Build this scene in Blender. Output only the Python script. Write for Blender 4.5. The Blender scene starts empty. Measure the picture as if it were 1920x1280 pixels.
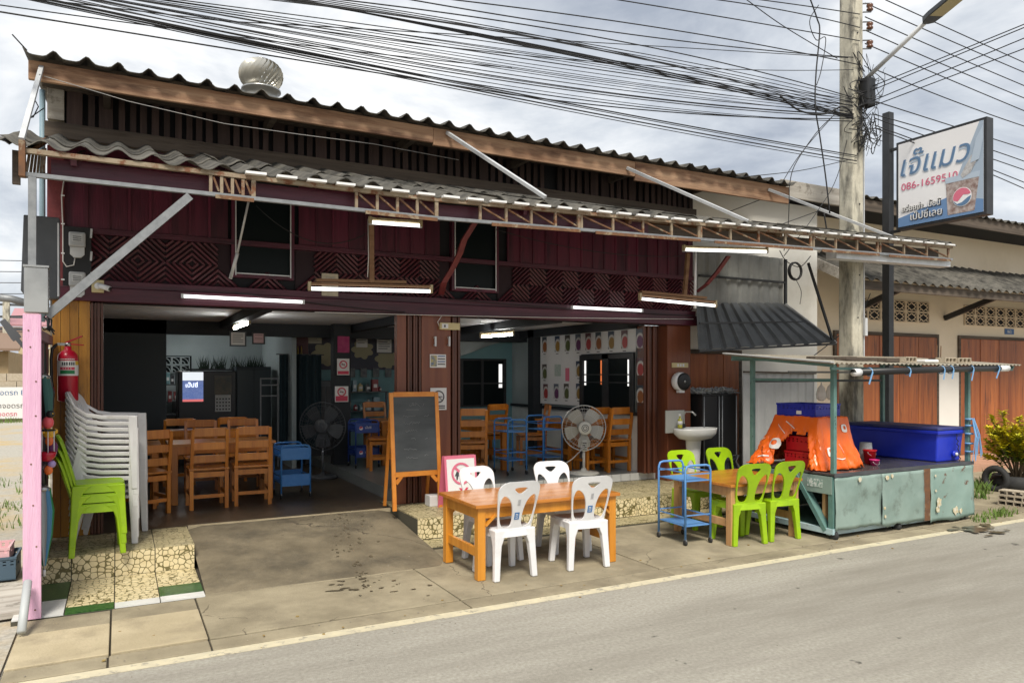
import bpy, bmesh, math, random
from mathutils import Vector, Matrix, noise
random.seed(7)
R = math.radians
sc = bpy.context.scene
col = sc.collection
# ------------------------------------------------------------------ camera
CAM_YAW = 28.0; FPX = 1387.0; HX, HY = 960.0, 702.0; EYE = 1.8
cam_d = bpy.data.cameras.new('camera'); cam = bpy.data.objects.new('camera', cam_d); col.objects.link(cam)
cam.location = (0, 0, EYE); cam.rotation_euler = (R(90), 0, -R(CAM_YAW))
cam_d.sensor_width = 36.0; cam_d.lens = 36.0*FPX/1920.0; cam_d.shift_y = (HY-640)/1920.0
cam_d.clip_end = 2000
sc.camera = cam
# ------------------------------------------------------------------ world, sun, exposure
SUN_EL, SUN_AZ = 54.0, 205.0      # azimuth of the sun, clockwise from +Y
wd = bpy.data.worlds.new("World"); sc.world = wd; wd.use_nodes = True
wn = wd.node_tree.nodes; wl = wd.node_tree.links; wn.clear()
def N(nodes, t, **k):
    n = nodes.new(t)
    for a, b in k.items(): setattr(n, a, b)
    return n
wo = N(wn, 'ShaderNodeOutputWorld')
sky = N(wn, 'ShaderNodeTexSky', sky_type='NISHITA', sun_disc=False, sun_elevation=R(SUN_EL), sun_rotation=R(SUN_AZ))
sky.air_density = 1.0; sky.dust_density = 2.0
bg1 = N(wn, 'ShaderNodeBackground'); bg1.inputs[1].default_value = 0.06
wl.new(sky.outputs[0], bg1.inputs[0])
tc = N(wn, 'ShaderNodeTexCoord')
mp = N(wn, 'ShaderNodeMapping'); mp.inputs['Scale'].default_value = (1.0, 1.0, 2.6); mp.inputs['Location'].default_value = (0.35, 0.1, 0.4)
wl.new(tc.outputs['Generated'], mp.inputs[0])
n1 = N(wn, 'ShaderNodeTexNoise'); n1.inputs['Scale'].default_value = 2.3; n1.inputs['Detail'].default_value = 9; n1.inputs['Roughness'].default_value = 0.58; n1.inputs['Distortion'].default_value = 0.35
wl.new(mp.outputs[0], n1.inputs[0])
cr = N(wn, 'ShaderNodeValToRGB'); e = cr.color_ramp.elements
e[0].position = 0.36; e[0].color = (0.36, 0.40, 0.47, 1)
e[1].position = 0.63; e[1].color = (1.0, 1.0, 0.99, 1)
m = e.new(0.49); m.color = (0.62, 0.655, 0.70, 1)
wl.new(n1.outputs[0], cr.inputs[0])
bg2 = N(wn, 'ShaderNodeBackground'); bg2.inputs[1].default_value = 0.41
wl.new(cr.outputs[0], bg2.inputs[0])
mx = N(wn, 'ShaderNodeMixShader'); mx.inputs[0].default_value = 0.93
wl.new(bg1.outputs[0], mx.inputs[1]); wl.new(bg2.outputs[0], mx.inputs[2]); wl.new(mx.outputs[0], wo.inputs[0])
sl = bpy.data.lights.new('sun', 'SUN'); sl.energy = 1.5; sl.angle = R(18); sl.color = (1.0, 0.94, 0.83)
so = bpy.data.objects.new('sun', sl); col.objects.link(so); so.location = (-5, -20, 30)
az = R(SUN_AZ); sd = Vector((math.sin(az)*math.cos(R(SUN_EL)), math.cos(az)*math.cos(R(SUN_EL)), math.sin(R(SUN_EL))))
so.rotation_euler = sd.to_track_quat('Z', 'Y').to_euler()
vs = sc.view_settings; vs.view_transform = 'Standard'; vs.look = 'None'; vs.gamma = 1.0; vs.exposure = 1.55; vs.use_curve_mapping = False
sc.render.film_transparent = False
try:
    sc.cycles.max_bounces = 6; sc.cycles.diffuse_bounces = 3; sc.cycles.sample_clamp_indirect = 4.0
except Exception: pass

# ------------------------------------------------------------------ survey helper: photo measurement -> point on a known plane of the place
_s, _c = math.sin(R(CAM_YAW)), math.cos(R(CAM_YAW))
def at(px, py, X=None, Y=None, Z=None):
    u = (px-HX)/FPX; v = (HY-py)/FPX
    r = Vector((_s+u*_c, _c-u*_s, v))
    t = X/r.x if X is not None else Y/r.y if Y is not None else (Z-EYE)/r.z
    return Vector((0, 0, EYE))+r*t

# ------------------------------------------------------------------ materials
MATS = {}
def mat(name, c1, c2=None, scale=6.0, stretch=(1, 1, 1), rough=0.6, metal=0.0, bump=0.0, bscale=60.0, detail=5,
        stain=None, sscale=2.0, slo=0.55, shi=0.7, sstretch=(1, 1, 1), emit=None, estr=0.0, spec=0.5, lo=0.35, hi=0.65,
        rand=True, alpha=None, vor=None, trans=0.0, coat=0.0, bstretch=None, jitter=0.0, crack=None, spots=None):
    if name in MATS: return MATS[name]
    m = bpy.data.materials.new(name); m.use_nodes = True
    nt = m.node_tree; nd = nt.nodes; lk = nt.links
    b = nd['Principled BSDF']
    b.inputs['Roughness'].default_value = rough; b.inputs['Metallic'].default_value = metal
    b.inputs['Specular IOR Level'].default_value = spec
    if coat: b.inputs['Coat Weight'].default_value = coat; b.inputs['Coat Roughness'].default_value = 0.15
    if trans: b.inputs['Transmission Weight'].default_value = trans
    if alpha is not None: b.inputs['Alpha'].default_value = alpha
    c1 = tuple(c1)+(1,)
    tcn = N(nd, 'ShaderNodeTexCoord'); vec = tcn.outputs['Object']
    if rand:
        oi = N(nd, 'ShaderNodeObjectInfo'); ml = N(nd, 'ShaderNodeVectorMath', operation='MULTIPLY_ADD')
        cb = N(nd, 'ShaderNodeCombineXYZ')
        for i in range(3): lk.new(oi.outputs['Random'], cb.inputs[i])
        ml.inputs[1].default_value = (37.0, 53.0, 71.0); lk.new(cb.outputs[0], ml.inputs[0]); lk.new(vec, ml.inputs[2]); vec = ml.outputs[0]
    cur = None
    if c2 is not None:
        mpn = N(nd, 'ShaderNodeMapping'); mpn.inputs['Scale'].default_value = stretch; lk.new(vec, mpn.inputs[0])
        nz = N(nd, 'ShaderNodeTexNoise'); nz.inputs['Scale'].default_value = scale; nz.inputs['Detail'].default_value = detail
        nz.inputs['Roughness'].default_value = 0.62
        lk.new(mpn.outputs[0], nz.inputs[0])
        rp = N(nd, 'ShaderNodeValToRGB'); rp.color_ramp.elements[0].position = lo; rp.color_ramp.elements[1].position = hi
        rp.color_ramp.elements[0].color = c1; rp.color_ramp.elements[1].color = tuple(c2)+(1,)
        lk.new(nz.outputs[0], rp.inputs[0]); cur = rp.outputs[0]
    if vor is not None:      # pebble print: (scale, edge colour, edge width)
        vd = N(nd, 'ShaderNodeTexVoronoi', feature='DISTANCE_TO_EDGE'); vd.inputs['Scale'].default_value = vor[0]; vd.inputs['Randomness'].default_value = 0.8
        vm = N(nd, 'ShaderNodeMapping'); vm.inputs['Scale'].default_value = vor[3] if len(vor) > 3 else (1, 1, 1)
        dn = N(nd, 'ShaderNodeTexNoise'); dn.inputs['Scale'].default_value = vor[0]*0.7
        dv = N(nd, 'ShaderNodeVectorMath', operation='MULTIPLY_ADD'); dv.inputs[1].default_value = (0.010,)*3
        lk.new(vec, dn.inputs[0]); lk.new(dn.outputs['Color'], dv.inputs[0]); lk.new(vec, dv.inputs[2]); lk.new(dv.outputs[0], vm.inputs[0])
        lk.new(vm.outputs[0], vd.inputs['Vector'])
        vr = N(nd, 'ShaderNodeValToRGB'); vr.color_ramp.elements[0].position = vor[2]*0.55; vr.color_ramp.elements[1].position = vor[2]
        vr.color_ramp.elements[0].color = (0, 0, 0, 1); vr.color_ramp.elements[1].color = (1, 1, 1, 1)
        vf = N(nd, 'ShaderNodeTexVoronoi', feature='F1'); vf.inputs['Scale'].default_value = vor[0]; vf.inputs['Randomness'].default_value = 0.8; lk.new(vm.outputs[0], vf.inputs['Vector'])
        q1 = N(nd, 'ShaderNodeMath', operation='SUBTRACT'); q1.inputs[1].default_value = 0.40; q1.use_clamp = True; lk.new(vf.outputs['Distance'], q1.inputs[0])
        q2 = N(nd, 'ShaderNodeMath', operation='MULTIPLY_ADD'); q2.inputs[1].default_value = -0.14; lk.new(q1.outputs[0], q2.inputs[0]); lk.new(vd.outputs['Distance'], q2.inputs[2])
        lk.new(q2.outputs[0], vr.inputs[0])
        mxx = N(nd, 'ShaderNodeMix', data_type='RGBA'); lk.new(vr.outputs[0], mxx.inputs[0])
        mxx.inputs[6].default_value = tuple(vor[1])+(1,)
        if cur is not None: lk.new(cur, mxx.inputs[7])
        else: mxx.inputs[7].default_value = c1
        cur = mxx.outputs[2]
    if stain is not None:
        mps = N(nd, 'ShaderNodeMapping'); mps.inputs['Scale'].default_value = sstretch; mps.inputs['Location'].default_value = (3.3, 1.7, 9.1); lk.new(vec, mps.inputs[0])
        ns = N(nd, 'ShaderNodeTexNoise'); ns.inputs['Scale'].default_value = sscale; ns.inputs['Detail'].default_value = 8; ns.inputs['Roughness'].default_value = 0.68
        lk.new(mps.outputs[0], ns.inputs[0])
        rs = N(nd, 'ShaderNodeValToRGB'); rs.color_ramp.elements[0].position = slo; rs.color_ramp.elements[1].position = shi
        lk.new(ns.outputs[0], rs.inputs[0])
        mxs = N(nd, 'ShaderNodeMix', data_type='RGBA'); lk.new(rs.outputs[0], mxs.inputs[0])
        if cur is not None: lk.new(cur, mxs.inputs[6])
        else: mxs.inputs[6].default_value = c1
        mxs.inputs[7].default_value = tuple(stain)+(1,); cur = mxs.outputs[2]
    if spots is not None:     # (scale, threshold, colour)
        nsp = N(nd, 'ShaderNodeTexNoise'); nsp.inputs['Scale'].default_value = spots[0]; nsp.inputs['Detail'].default_value = 3; lk.new(vec, nsp.inputs[0])
        rsp = N(nd, 'ShaderNodeValToRGB'); rsp.color_ramp.elements[0].position = spots[1]; rsp.color_ramp.elements[1].position = spots[1]+0.05; lk.new(nsp.outputs[0], rsp.inputs[0])
        mxp = N(nd, 'ShaderNodeMix', data_type='RGBA'); lk.new(rsp.outputs[0], mxp.inputs[0]); mxp.inputs[7].default_value = tuple(spots[2])+(1,)
        if cur is not None: lk.new(cur, mxp.inputs[6])
        else: mxp.inputs[6].default_value = c1
        cur = mxp.outputs[2]
    if crack is not None:     # (scale, width, colour, mask threshold)
        nw = N(nd, 'ShaderNodeTexNoise'); nw.inputs['Scale'].default_value = 1.7; nw.inputs['Detail'].default_value = 6; lk.new(vec, nw.inputs[0])
        dw = N(nd, 'ShaderNodeVectorMath', operation='MULTIPLY_ADD'); dw.inputs[1].default_value = (0.9,)*3; lk.new(nw.outputs['Color'], dw.inputs[0]); lk.new(vec, dw.inputs[2])
        vc = N(nd, 'ShaderNodeTexVoronoi', feature='DISTANCE_TO_EDGE'); vc.inputs['Scale'].default_value = crack[0]; lk.new(dw.outputs[0], vc.inputs['Vector'])
        lt_ = N(nd, 'ShaderNodeMath', operation='LESS_THAN'); lt_.inputs[1].default_value = crack[1]; lk.new(vc.outputs['Distance'], lt_.inputs[0])
        nm = N(nd, 'ShaderNodeTexNoise'); nm.inputs['Scale'].default_value = 0.8; lk.new(vec, nm.inputs[0])
        gt_ = N(nd, 'ShaderNodeMath', operation='GREATER_THAN'); gt_.inputs[1].default_value = crack[3]; lk.new(nm.outputs[0], gt_.inputs[0])
        mu_ = N(nd, 'ShaderNodeMath', operation='MULTIPLY'); lk.new(lt_.outputs[0], mu_.inputs[0]); lk.new(gt_.outputs[0], mu_.inputs[1])
        mxc = N(nd, 'ShaderNodeMix', data_type='RGBA'); lk.new(mu_.outputs[0], mxc.inputs[0]); mxc.inputs[7].default_value = tuple(crack[2])+(1,)
        if cur is not None: lk.new(cur, mxc.inputs[6])
        else: mxc.inputs[6].default_value = c1
        cur = mxc.outputs[2]
    if jitter:
        oj = N(nd, 'ShaderNodeObjectInfo'); hs = N(nd, 'ShaderNodeHueSaturation')
        mr = N(nd, 'ShaderNodeMapRange'); mr.inputs[3].default_value = 1-jitter; mr.inputs[4].default_value = 1+jitter
        lk.new(oj.outputs['Random'], mr.inputs[0]); lk.new(mr.outputs[0], hs.inputs['Value'])
        if cur is not None: lk.new(cur, hs.inputs['Color'])
        else: hs.inputs['Color'].default_value = c1
        cur = hs.outputs[0]
    if cur is not None: lk.new(cur, b.inputs['Base Color'])
    else: b.inputs['Base Color'].default_value = c1
    if bump:
        nb = N(nd, 'ShaderNodeTexNoise'); nb.inputs['Scale'].default_value = bscale; nb.inputs['Detail'].default_value = 4
        if bstretch:
            mb_ = N(nd, 'ShaderNodeMapping'); mb_.inputs['Scale'].default_value = bstretch; lk.new(vec, mb_.inputs[0]); lk.new(mb_.outputs[0], nb.inputs[0])
        else: lk.new(vec, nb.inputs[0])
        bp = N(nd, 'ShaderNodeBump'); bp.inputs['Strength'].default_value = bump; bp.inputs['Distance'].default_value = 0.01
        lk.new(nb.outputs[0], bp.inputs['Height']); lk.new(bp.outputs[0], b.inputs['Normal'])
    if emit is not None:
        b.inputs['Emission Color'].default_value = tuple(emit)+(1,); b.inputs['Emission Strength'].default_value = estr
    MATS[name] = m
    return m

def wood(name, c1, c2, axis='z', rough=0.55, scale=7.0, **k):
    st = {'x': (0.12, 2, 2), 'y': (2, 0.12, 2), 'z': (2, 2, 0.12)}[axis]
    return mat(name, c1, c2, scale=scale, stretch=st, rough=rough, bump=k.pop('bump', 0.25), bscale=scale*6, bstretch=st, detail=7, **k)

asphalt = mat('asphalt', (0.275, 0.255, 0.215), (0.47, 0.445, 0.385), spots=(6, 0.70, (0.10, 0.092, 0.078)), scale=38, detail=8, lo=0.25, hi=0.75, rough=0.85, bump=0.9, bscale=160, stain=(0.225, 0.205, 0.17), sscale=1.0, slo=0.40, shi=0.68, sstretch=(0.16, 1, 1), rand=False, spec=0.25)
linep = mat('road paint', (0.62, 0.55, 0.38), (0.50, 0.45, 0.33), scale=8, rough=0.7, stain=(0.30, 0.27, 0.215), sscale=14, slo=0.56, shi=0.66, rand=False)
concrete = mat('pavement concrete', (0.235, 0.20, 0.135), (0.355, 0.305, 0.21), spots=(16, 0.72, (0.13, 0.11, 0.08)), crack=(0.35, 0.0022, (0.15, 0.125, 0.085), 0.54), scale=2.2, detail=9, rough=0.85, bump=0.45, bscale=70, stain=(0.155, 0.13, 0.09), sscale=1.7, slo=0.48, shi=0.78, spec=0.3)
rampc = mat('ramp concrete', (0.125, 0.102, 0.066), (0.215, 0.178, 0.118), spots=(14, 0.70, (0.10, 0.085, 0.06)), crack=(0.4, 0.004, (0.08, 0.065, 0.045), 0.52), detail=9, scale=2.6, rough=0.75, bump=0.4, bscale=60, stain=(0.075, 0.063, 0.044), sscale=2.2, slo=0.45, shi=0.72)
slabc = mat('drain slab concrete', (0.38, 0.315, 0.20), (0.47, 0.395, 0.26), scale=2.5, rough=0.85, bump=0.45, bscale=60, stain=(0.25, 0.205, 0.135), sscale=1.6, slo=0.5, shi=0.72, jitter=0.06)
soil = mat('gap soil', (0.035, 0.03, 0.022), (0.06, 0.05, 0.035), rough=0.95)
gravel = mat('gravel', (0.30, 0.28, 0.235), (0.46, 0.43, 0.37), scale=22, detail=9, rough=0.95, bump=0.5, bscale=60, stain=(0.44, 0.33, 0.17), sscale=0.5, slo=0.45, shi=0.62)
wet = mat('wet stain', (0.09, 0.075, 0.05), (0.13, 0.105, 0.07), scale=5, rough=0.28)
pebble = mat('pebble print tile', (0.73, 0.63, 0.40), (0.64, 0.53, 0.31), scale=9, rough=0.35, vor=(21, (0.15, 0.125, 0.05), 0.05))
pebble_d = mat('pebble print tile trodden', (0.50, 0.43, 0.26), (0.38, 0.325, 0.19), scale=7, rough=0.5, vor=(21, (0.16, 0.135, 0.065), 0.05), stain=(0.17, 0.145, 0.09), sscale=3)
grassprint = mat('grass print tile', (0.012, 0.055, 0.012), (0.05, 0.135, 0.028), scale=45, rough=0.35, stain=(0.6, 0.62, 0.55), sscale=26, slo=0.72, shi=0.74)
whitetile = mat('white ceramic tile', (0.72, 0.72, 0.69), (0.62, 0.62, 0.60), scale=3, rough=0.25)
grout = mat('dark grout', (0.07, 0.065, 0.045), rough=0.9)
floor_d = mat('dark shop floor', (0.055, 0.04, 0.026), (0.085, 0.062, 0.04), scale=2, rough=0.38, stain=(0.03, 0.024, 0.02), sscale=1.5)
floor_l = mat('pale shop floor tile', (0.22, 0.24, 0.235), (0.17, 0.185, 0.18), scale=2, rough=0.3)

maroon = wood('maroon painted wood', (0.060, 0.005, 0.018), (0.112, 0.012, 0.032), 'z', rough=0.5, jitter=0.28, stain=(0.028, 0.003, 0.012), sscale=2.5, slo=0.48, shi=0.7, sstretch=(2, 2, 0.35))
maroon_x = wood('maroon painted beam', (0.052, 0.005, 0.016), (0.088, 0.012, 0.028), 'x', rough=0.45, stain=(0.025, 0.003, 0.010), sscale=2.5, slo=0.48, shi=0.7, sstretch=(0.3, 2, 2))
maroon_post = mat('red peeling paint', (0.20, 0.035, 0.04), (0.14, 0.024, 0.028), scale=12, rough=0.55, stain=(0.34, 0.12, 0.11), sscale=25, slo=0.62, shi=0.66)
lat = wood('lattice slat wood', (0.050, 0.007, 0.015), (0.095, 0.018, 0.027), 'x', rough=0.45, jitter=0.25)
dark = mat('near-black shade panel', (0.008, 0.008, 0.011), rough=0.8)  # near-black colour puts in shade for voids, vents and eaves
greyw = wood('weathered grey wood', (0.065, 0.05, 0.038), (0.125, 0.097, 0.074), 'x', rough=0.85, stain=(0.04, 0.028, 0.02), sscale=4, sstretch=(0.2, 2, 2))
slatw = wood('weathered slat wood', (0.036, 0.022, 0.020), (0.062, 0.039, 0.034), 'z', rough=0.85, jitter=0.3)
fasciaw = wood('brown fascia wood', (0.24, 0.12, 0.065), (0.50, 0.32, 0.20), 'x', rough=0.8, scale=9, lo=0.3, hi=0.7, stain=(0.08, 0.034, 0.022), sscale=2.6, slo=0.50, shi=0.70, sstretch=(0.35, 2, 2.5))
oldboard = wood('bleached old board', (0.32, 0.29, 0.25), (0.50, 0.47, 0.42), 'x', rough=0.9, stain=(0.12, 0.10, 0.08), sscale=6, slo=0.55)
yellowwood = wood('varnished amber board', (0.30, 0.125, 0.012), (0.46, 0.21, 0.022), 'z', rough=0.4, jitter=0.12, stain=(0.13, 0.05, 0.012), sscale=5, slo=0.58, shi=0.75, sstretch=(2, 2, 0.4))
redwood = wood('dark red-brown door wood', (0.075, 0.024, 0.014), (0.13, 0.042, 0.02), 'z', rough=0.4, jitter=0.2)
pillarw = wood('brown pillar board', (0.16, 0.045, 0.022), (0.22, 0.07, 0.03), 'z', rough=0.4)
pine = wood('varnished pine', (0.52, 0.19, 0.014), (0.66, 0.28, 0.03), 'z', rough=0.35, scale=6, jitter=0.08, coat=0.25, stain=(0.24, 0.08, 0.015), sscale=7, slo=0.66, shi=0.72)
pine_x = wood('varnished pine top', (0.42, 0.14, 0.016), (0.55, 0.21, 0.03), 'x', rough=0.32, scale=5, jitter=0.06, coat=0.35, stain=(0.58, 0.30, 0.10), sscale=4, slo=0.6, shi=0.8, sstretch=(0.2, 2, 2))
pine_old = wood('pale worn pine', (0.42, 0.22, 0.085), (0.55, 0.33, 0.15), 'z', rough=0.6, stain=(0.22, 0.10, 0.045), sscale=6, slo=0.6, shi=0.7)
chairw = wood('orange varnished chair wood', (0.44, 0.13, 0.010), (0.60, 0.21, 0.02), 'z', rough=0.35, jitter=0.15, coat=0.2)
roofc = mat('old fibre cement', (0.07, 0.066, 0.057), (0.14, 0.13, 0.11), scale=7, rough=0.95, bump=0.4, bscale=40, stain=(0.032, 0.03, 0.026), sscale=4, slo=0.46, shi=0.66, jitter=0.2)
flash = mat('white sheet edge', (0.80, 0.80, 0.80), (0.66, 0.66, 0.66), scale=4, rough=0.5)
steel = mat('grey galvanised steel', (0.19, 0.20, 0.21), (0.26, 0.27, 0.28), scale=14, rough=0.5, metal=0.3)
steel_r = mat('rusted cream steel', (0.30, 0.245, 0.17), (0.22, 0.16, 0.105), scale=8, rough=0.7, stain=(0.15, 0.055, 0.02), sscale=9, slo=0.5, shi=0.6)
rust = mat('rusty steel', (0.17, 0.075, 0.03), (0.11, 0.055, 0.03), scale=16, rough=0.8, stain=(0.26, 0.20, 0.13), sscale=8, slo=0.55, shi=0.62)
steel_l = mat('light painted pipe', (0.62, 0.63, 0.64), (0.52, 0.53, 0.54), scale=9, rough=0.45, metal=0.2)
galv = mat('shiny galvanised box', (0.50, 0.50, 0.48), (0.36, 0.36, 0.35), scale=3, rough=0.34, metal=0.9)
bluepipe = mat('pale blue pipe', (0.22, 0.32, 0.38), rough=0.5)
black = mat('black plastic', (0.012, 0.012, 0.013), rough=0.45)
blackm = mat('black painted steel', (0.02, 0.021, 0.023), (0.032, 0.033, 0.036), rough=0.45)
greyd = mat('dark grey steel', (0.05, 0.055, 0.062), (0.075, 0.08, 0.088), scale=3, rough=0.5)
cable = mat('black cable', (0.014, 0.014, 0.016), rough=0.6)
cablew = mat('pale cable', (0.62, 0.60, 0.58), rough=0.5)
tube = mat('lit fluorescent tube', (0.9, 0.9, 0.9), rough=0.3, emit=(1, 1, 0.98), estr=0.9)
tube_in = mat('lit kitchen tube', (0.9, 0.9, 0.9), rough=0.3, emit=(1, 1, 0.97), estr=24.0)
fitting = mat('aged cream fitting', (0.50, 0.43, 0.27), (0.36, 0.27, 0.14), scale=20, rough=0.6, stain=(0.17, 0.09, 0.04), sscale=12, slo=0.58, shi=0.64)
fit_old = wood('old fitting board', (0.17, 0.085, 0.04), (0.26, 0.15, 0.08), 'x', rough=0.8)
cream = mat('cream plastic', (0.62, 0.52, 0.28), (0.55, 0.46, 0.24), scale=10, rough=0.45)
pink = mat('pink painted plank', (0.74, 0.46, 0.61), (0.66, 0.37, 0.53), scale=9, stretch=(3, 3, 0.2), rough=0.6, bump=0.6, bscale=50, bstretch=(3, 3, 0.2))
whitep = mat('white plastic', (0.76, 0.76, 0.77), (0.69, 0.69, 0.70), scale=5, rough=0.35, jitter=0.04, stain=(0.58, 0.56, 0.53), sscale=4, slo=0.58, shi=0.85)
whitep_s = mat('greyed white plastic', (0.70, 0.69, 0.69), (0.62, 0.61, 0.61), scale=5, rough=0.4, stain=(0.46, 0.43, 0.40), sscale=5, slo=0.6, shi=0.85)
limep = mat('lime plastic', (0.33, 0.53, 0.006), (0.26, 0.44, 0.005), scale=4, rough=0.38, stain=(0.22, 0.34, 0.02), sscale=5, slo=0.56, shi=0.85, jitter=0.05)
bluep = mat('blue steel paint', (0.045, 0.20, 0.52), (0.065, 0.24, 0.56), scale=10, rough=0.4, stain=(0.11, 0.14, 0.2), sscale=12, slo=0.64, shi=0.7)
bluel = mat('pale blue steel paint', (0.085, 0.23, 0.52), (0.12, 0.29, 0.58), scale=10, rough=0.45)
iceblue = mat('blue ice chest plastic', (0.012, 0.03, 0.45), (0.02, 0.045, 0.56), scale=2.5, rough=0.38, stain=(0.06, 0.08, 0.34), sscale=9, slo=0.66, shi=0.75)
crateb = mat('blue crate plastic', (0.012, 0.02, 0.30), (0.02, 0.03, 0.36), rough=0.4)
crater = mat('red crate plastic', (0.62, 0.012, 0.02), (0.52, 0.01, 0.016), rough=0.4)
tarp = mat('orange vinyl', (0.84, 0.15, 0.010), (0.78, 0.12, 0.008), scale=3, rough=0.35, coat=0.15)
redp = mat('red paint', (0.50, 0.008, 0.03), (0.42, 0.006, 0.03), scale=4, rough=0.3, coat=0.2)
cartg = mat('chipped sea green paint', (0.19, 0.265, 0.235), (0.245, 0.325, 0.29), scale=3, rough=0.55, stain=(0.10, 0.125, 0.105), sscale=3.5, slo=0.56, shi=0.75, bump=0.3, bscale=7)
cartg2 = mat('rotted sea green paint', (0.20, 0.30, 0.265), (0.25, 0.35, 0.31), scale=3, rough=0.55, stain=(0.12, 0.05, 0.025), sscale=7, slo=0.6, shi=0.66, bump=0.3, bscale=7)
cartpost = mat('chipped green post paint', (0.09, 0.19, 0.175), (0.13, 0.24, 0.215), scale=9, rough=0.5, stain=(0.05, 0.06, 0.05), sscale=16, slo=0.62, shi=0.68)
ltblue = mat('faded blue paint', (0.38, 0.52, 0.56), (0.46, 0.58, 0.60), rough=0.6, stain=(0.16, 0.12, 0.09), sscale=9, slo=0.6, shi=0.66)
carttop = mat('dark zinc table top', (0.075, 0.072, 0.075), (0.11, 0.105, 0.105), scale=3, rough=0.25, metal=0.3)
zinc = mat('old zinc sheet', (0.40, 0.37, 0.30), (0.30, 0.26, 0.20), scale=4, rough=0.6, metal=0.3, stain=(0.19, 0.11, 0.05), sscale=4, slo=0.58, shi=0.7)
zincg = mat('dull grey metal sheet', (0.20, 0.205, 0.20), (0.26, 0.265, 0.255), scale=4, rough=0.5, metal=0.2)
zincd = mat('dark metal awning sheet', (0.105, 0.112, 0.115), (0.15, 0.157, 0.16), scale=4, rough=0.45, metal=0.3)
zincw = mat('pale metal sheet', (0.42, 0.42, 0.41), (0.48, 0.48, 0.47), scale=3, rough=0.6)
polec = mat('pole concrete', (0.44, 0.41, 0.33), (0.56, 0.53, 0.43), scale=5, rough=0.9, bump=0.3, bscale=30, stain=(0.17, 0.16, 0.135), sscale=3.5, slo=0.46, shi=0.62, sstretch=(2, 2, 0.5))
insul = mat('brown insulator', (0.13, 0.055, 0.03), rough=0.25)
beige = mat('beige wall render', (0.76, 0.65, 0.49), (0.80, 0.69, 0.53), scale=1.2, rough=0.85, stain=(0.66, 0.55, 0.40), sscale=0.9, slo=0.55, shi=0.9)
offwhite = mat('off white wall render', (0.76, 0.74, 0.68), (0.81, 0.79, 0.73), scale=1.1, rough=0.85, stain=(0.54, 0.50, 0.42), sscale=0.8, slo=0.55, shi=0.9)
doorw = wood('orange brown folding door', (0.24, 0.062, 0.016), (0.40, 0.125, 0.03), 'z', rough=0.5, jitter=0.15, scale=5, stain=(0.10, 0.03, 0.012), sscale=6, slo=0.53, shi=0.68, sstretch=(2.5, 2.5, 0.18))
blockc = mat('cream breeze block', (0.70, 0.58, 0.42), rough=0.9)
tealw = mat('teal wall paint', (0.15, 0.30, 0.325), (0.18, 0.33, 0.355), scale=1.5, rough=0.7)
kitw = mat('grey white wall paint', (0.33, 0.39, 0.40), (0.38, 0.44, 0.45), scale=1.5, rough=0.8)
ceilw = mat('white ceiling board', (0.74, 0.75, 0.75), (0.68, 0.69, 0.70), scale=1.2, rough=0.8)
beamd = mat('dark ceiling beam', (0.018, 0.022, 0.027), rough=0.7)
vinylw = mat('white vinyl banner', (0.74, 0.74, 0.73), (0.68, 0.68, 0.68), scale=1.5, rough=0.5)
glassd = mat('dark window glass', (0.006, 0.010, 0.011), rough=0.35, spec=0.15)
porcelain = mat('white porcelain', (0.74, 0.74, 0.72), (0.66, 0.66, 0.64), scale=2, rough=0.2, coat=0.3)
chalk = mat('dusty chalkboard', (0.042, 0.047, 0.05), (0.075, 0.082, 0.085), scale=3, stretch=(0.6, 2, 2), rough=0.85)
chalkw = mat('chalk', (0.42, 0.43, 0.43), rough=0.95)
pframe = mat('orange frame wood', (0.58, 0.19, 0.025), (0.68, 0.26, 0.04), scale=8, rough=0.45)
rose = mat('rose sign print', (0.66, 0.16, 0.24), rough=0.5)
paper = mat('white paper', (0.74, 0.73, 0.71), rough=0.6)
ink = mat('dark ink', (0.05, 0.05, 0.055), rough=0.6)
inkred = mat('red ink', (0.60, 0.05, 0.10), rough=0.6)
inkblue = mat('blue ink', (0.05, 0.13, 0.30), rough=0.6)
inkgreen = mat('green ink', (0.02, 0.20, 0.07), rough=0.6)
inkgold = mat('yellow ink', (0.66, 0.42, 0.04), rough=0.6)
signblue = mat('slate blue sign print', (0.11, 0.20, 0.34), rough=0.5)
signpale = mat('pale blue sign print', (0.44, 0.52, 0.62), rough=0.5)
signw = mat('white sign acrylic', (0.84, 0.83, 0.84), (0.80, 0.79, 0.80), scale=2, rough=0.35)
cola = mat('cola brown print', (0.20, 0.12, 0.10), (0.50, 0.44, 0.42), scale=14, rough=0.4)
leafy = mat('yellow green leaf', (0.42, 0.44, 0.015), (0.70, 0.56, 0.015), scale=5, rough=0.5, jitter=0.25)
leafg = mat('green weed leaf', (0.10, 0.19, 0.03), (0.17, 0.25, 0.045), scale=5, rough=0.6, jitter=0.25)
barkm = mat('plant stem', (0.16, 0.11, 0.06), rough=0.9)
rubber = mat('old tyre rubber', (0.02, 0.02, 0.021), (0.035, 0.035, 0.035), rough=0.8)
blockg = mat('concrete block', (0.37, 0.31, 0.23), (0.45, 0.39, 0.30), scale=14, rough=0.95, bump=0.5, bscale=50)
fanw = mat('ivory fan plastic', (0.60, 0.58, 0.52), rough=0.4)
fanblade = mat('smoky fan blade', (0.46, 0.44, 0.39), rough=0.3)
chrome = mat('bright wire', (0.55, 0.55, 0.54), rough=0.3, metal=0.7)
bagp = mat('clear plastic bag', (0.75, 0.75, 0.75), rough=0.3, alpha=0.55)
strap = mat('blue plastic strap', (0.16, 0.34, 0.58), rough=0.5)
teald = mat('teal fabric', (0.04, 0.12, 0.11), rough=0.8)
purple = mat('purple cloth', (0.10, 0.03, 0.12), rough=0.8)

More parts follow.
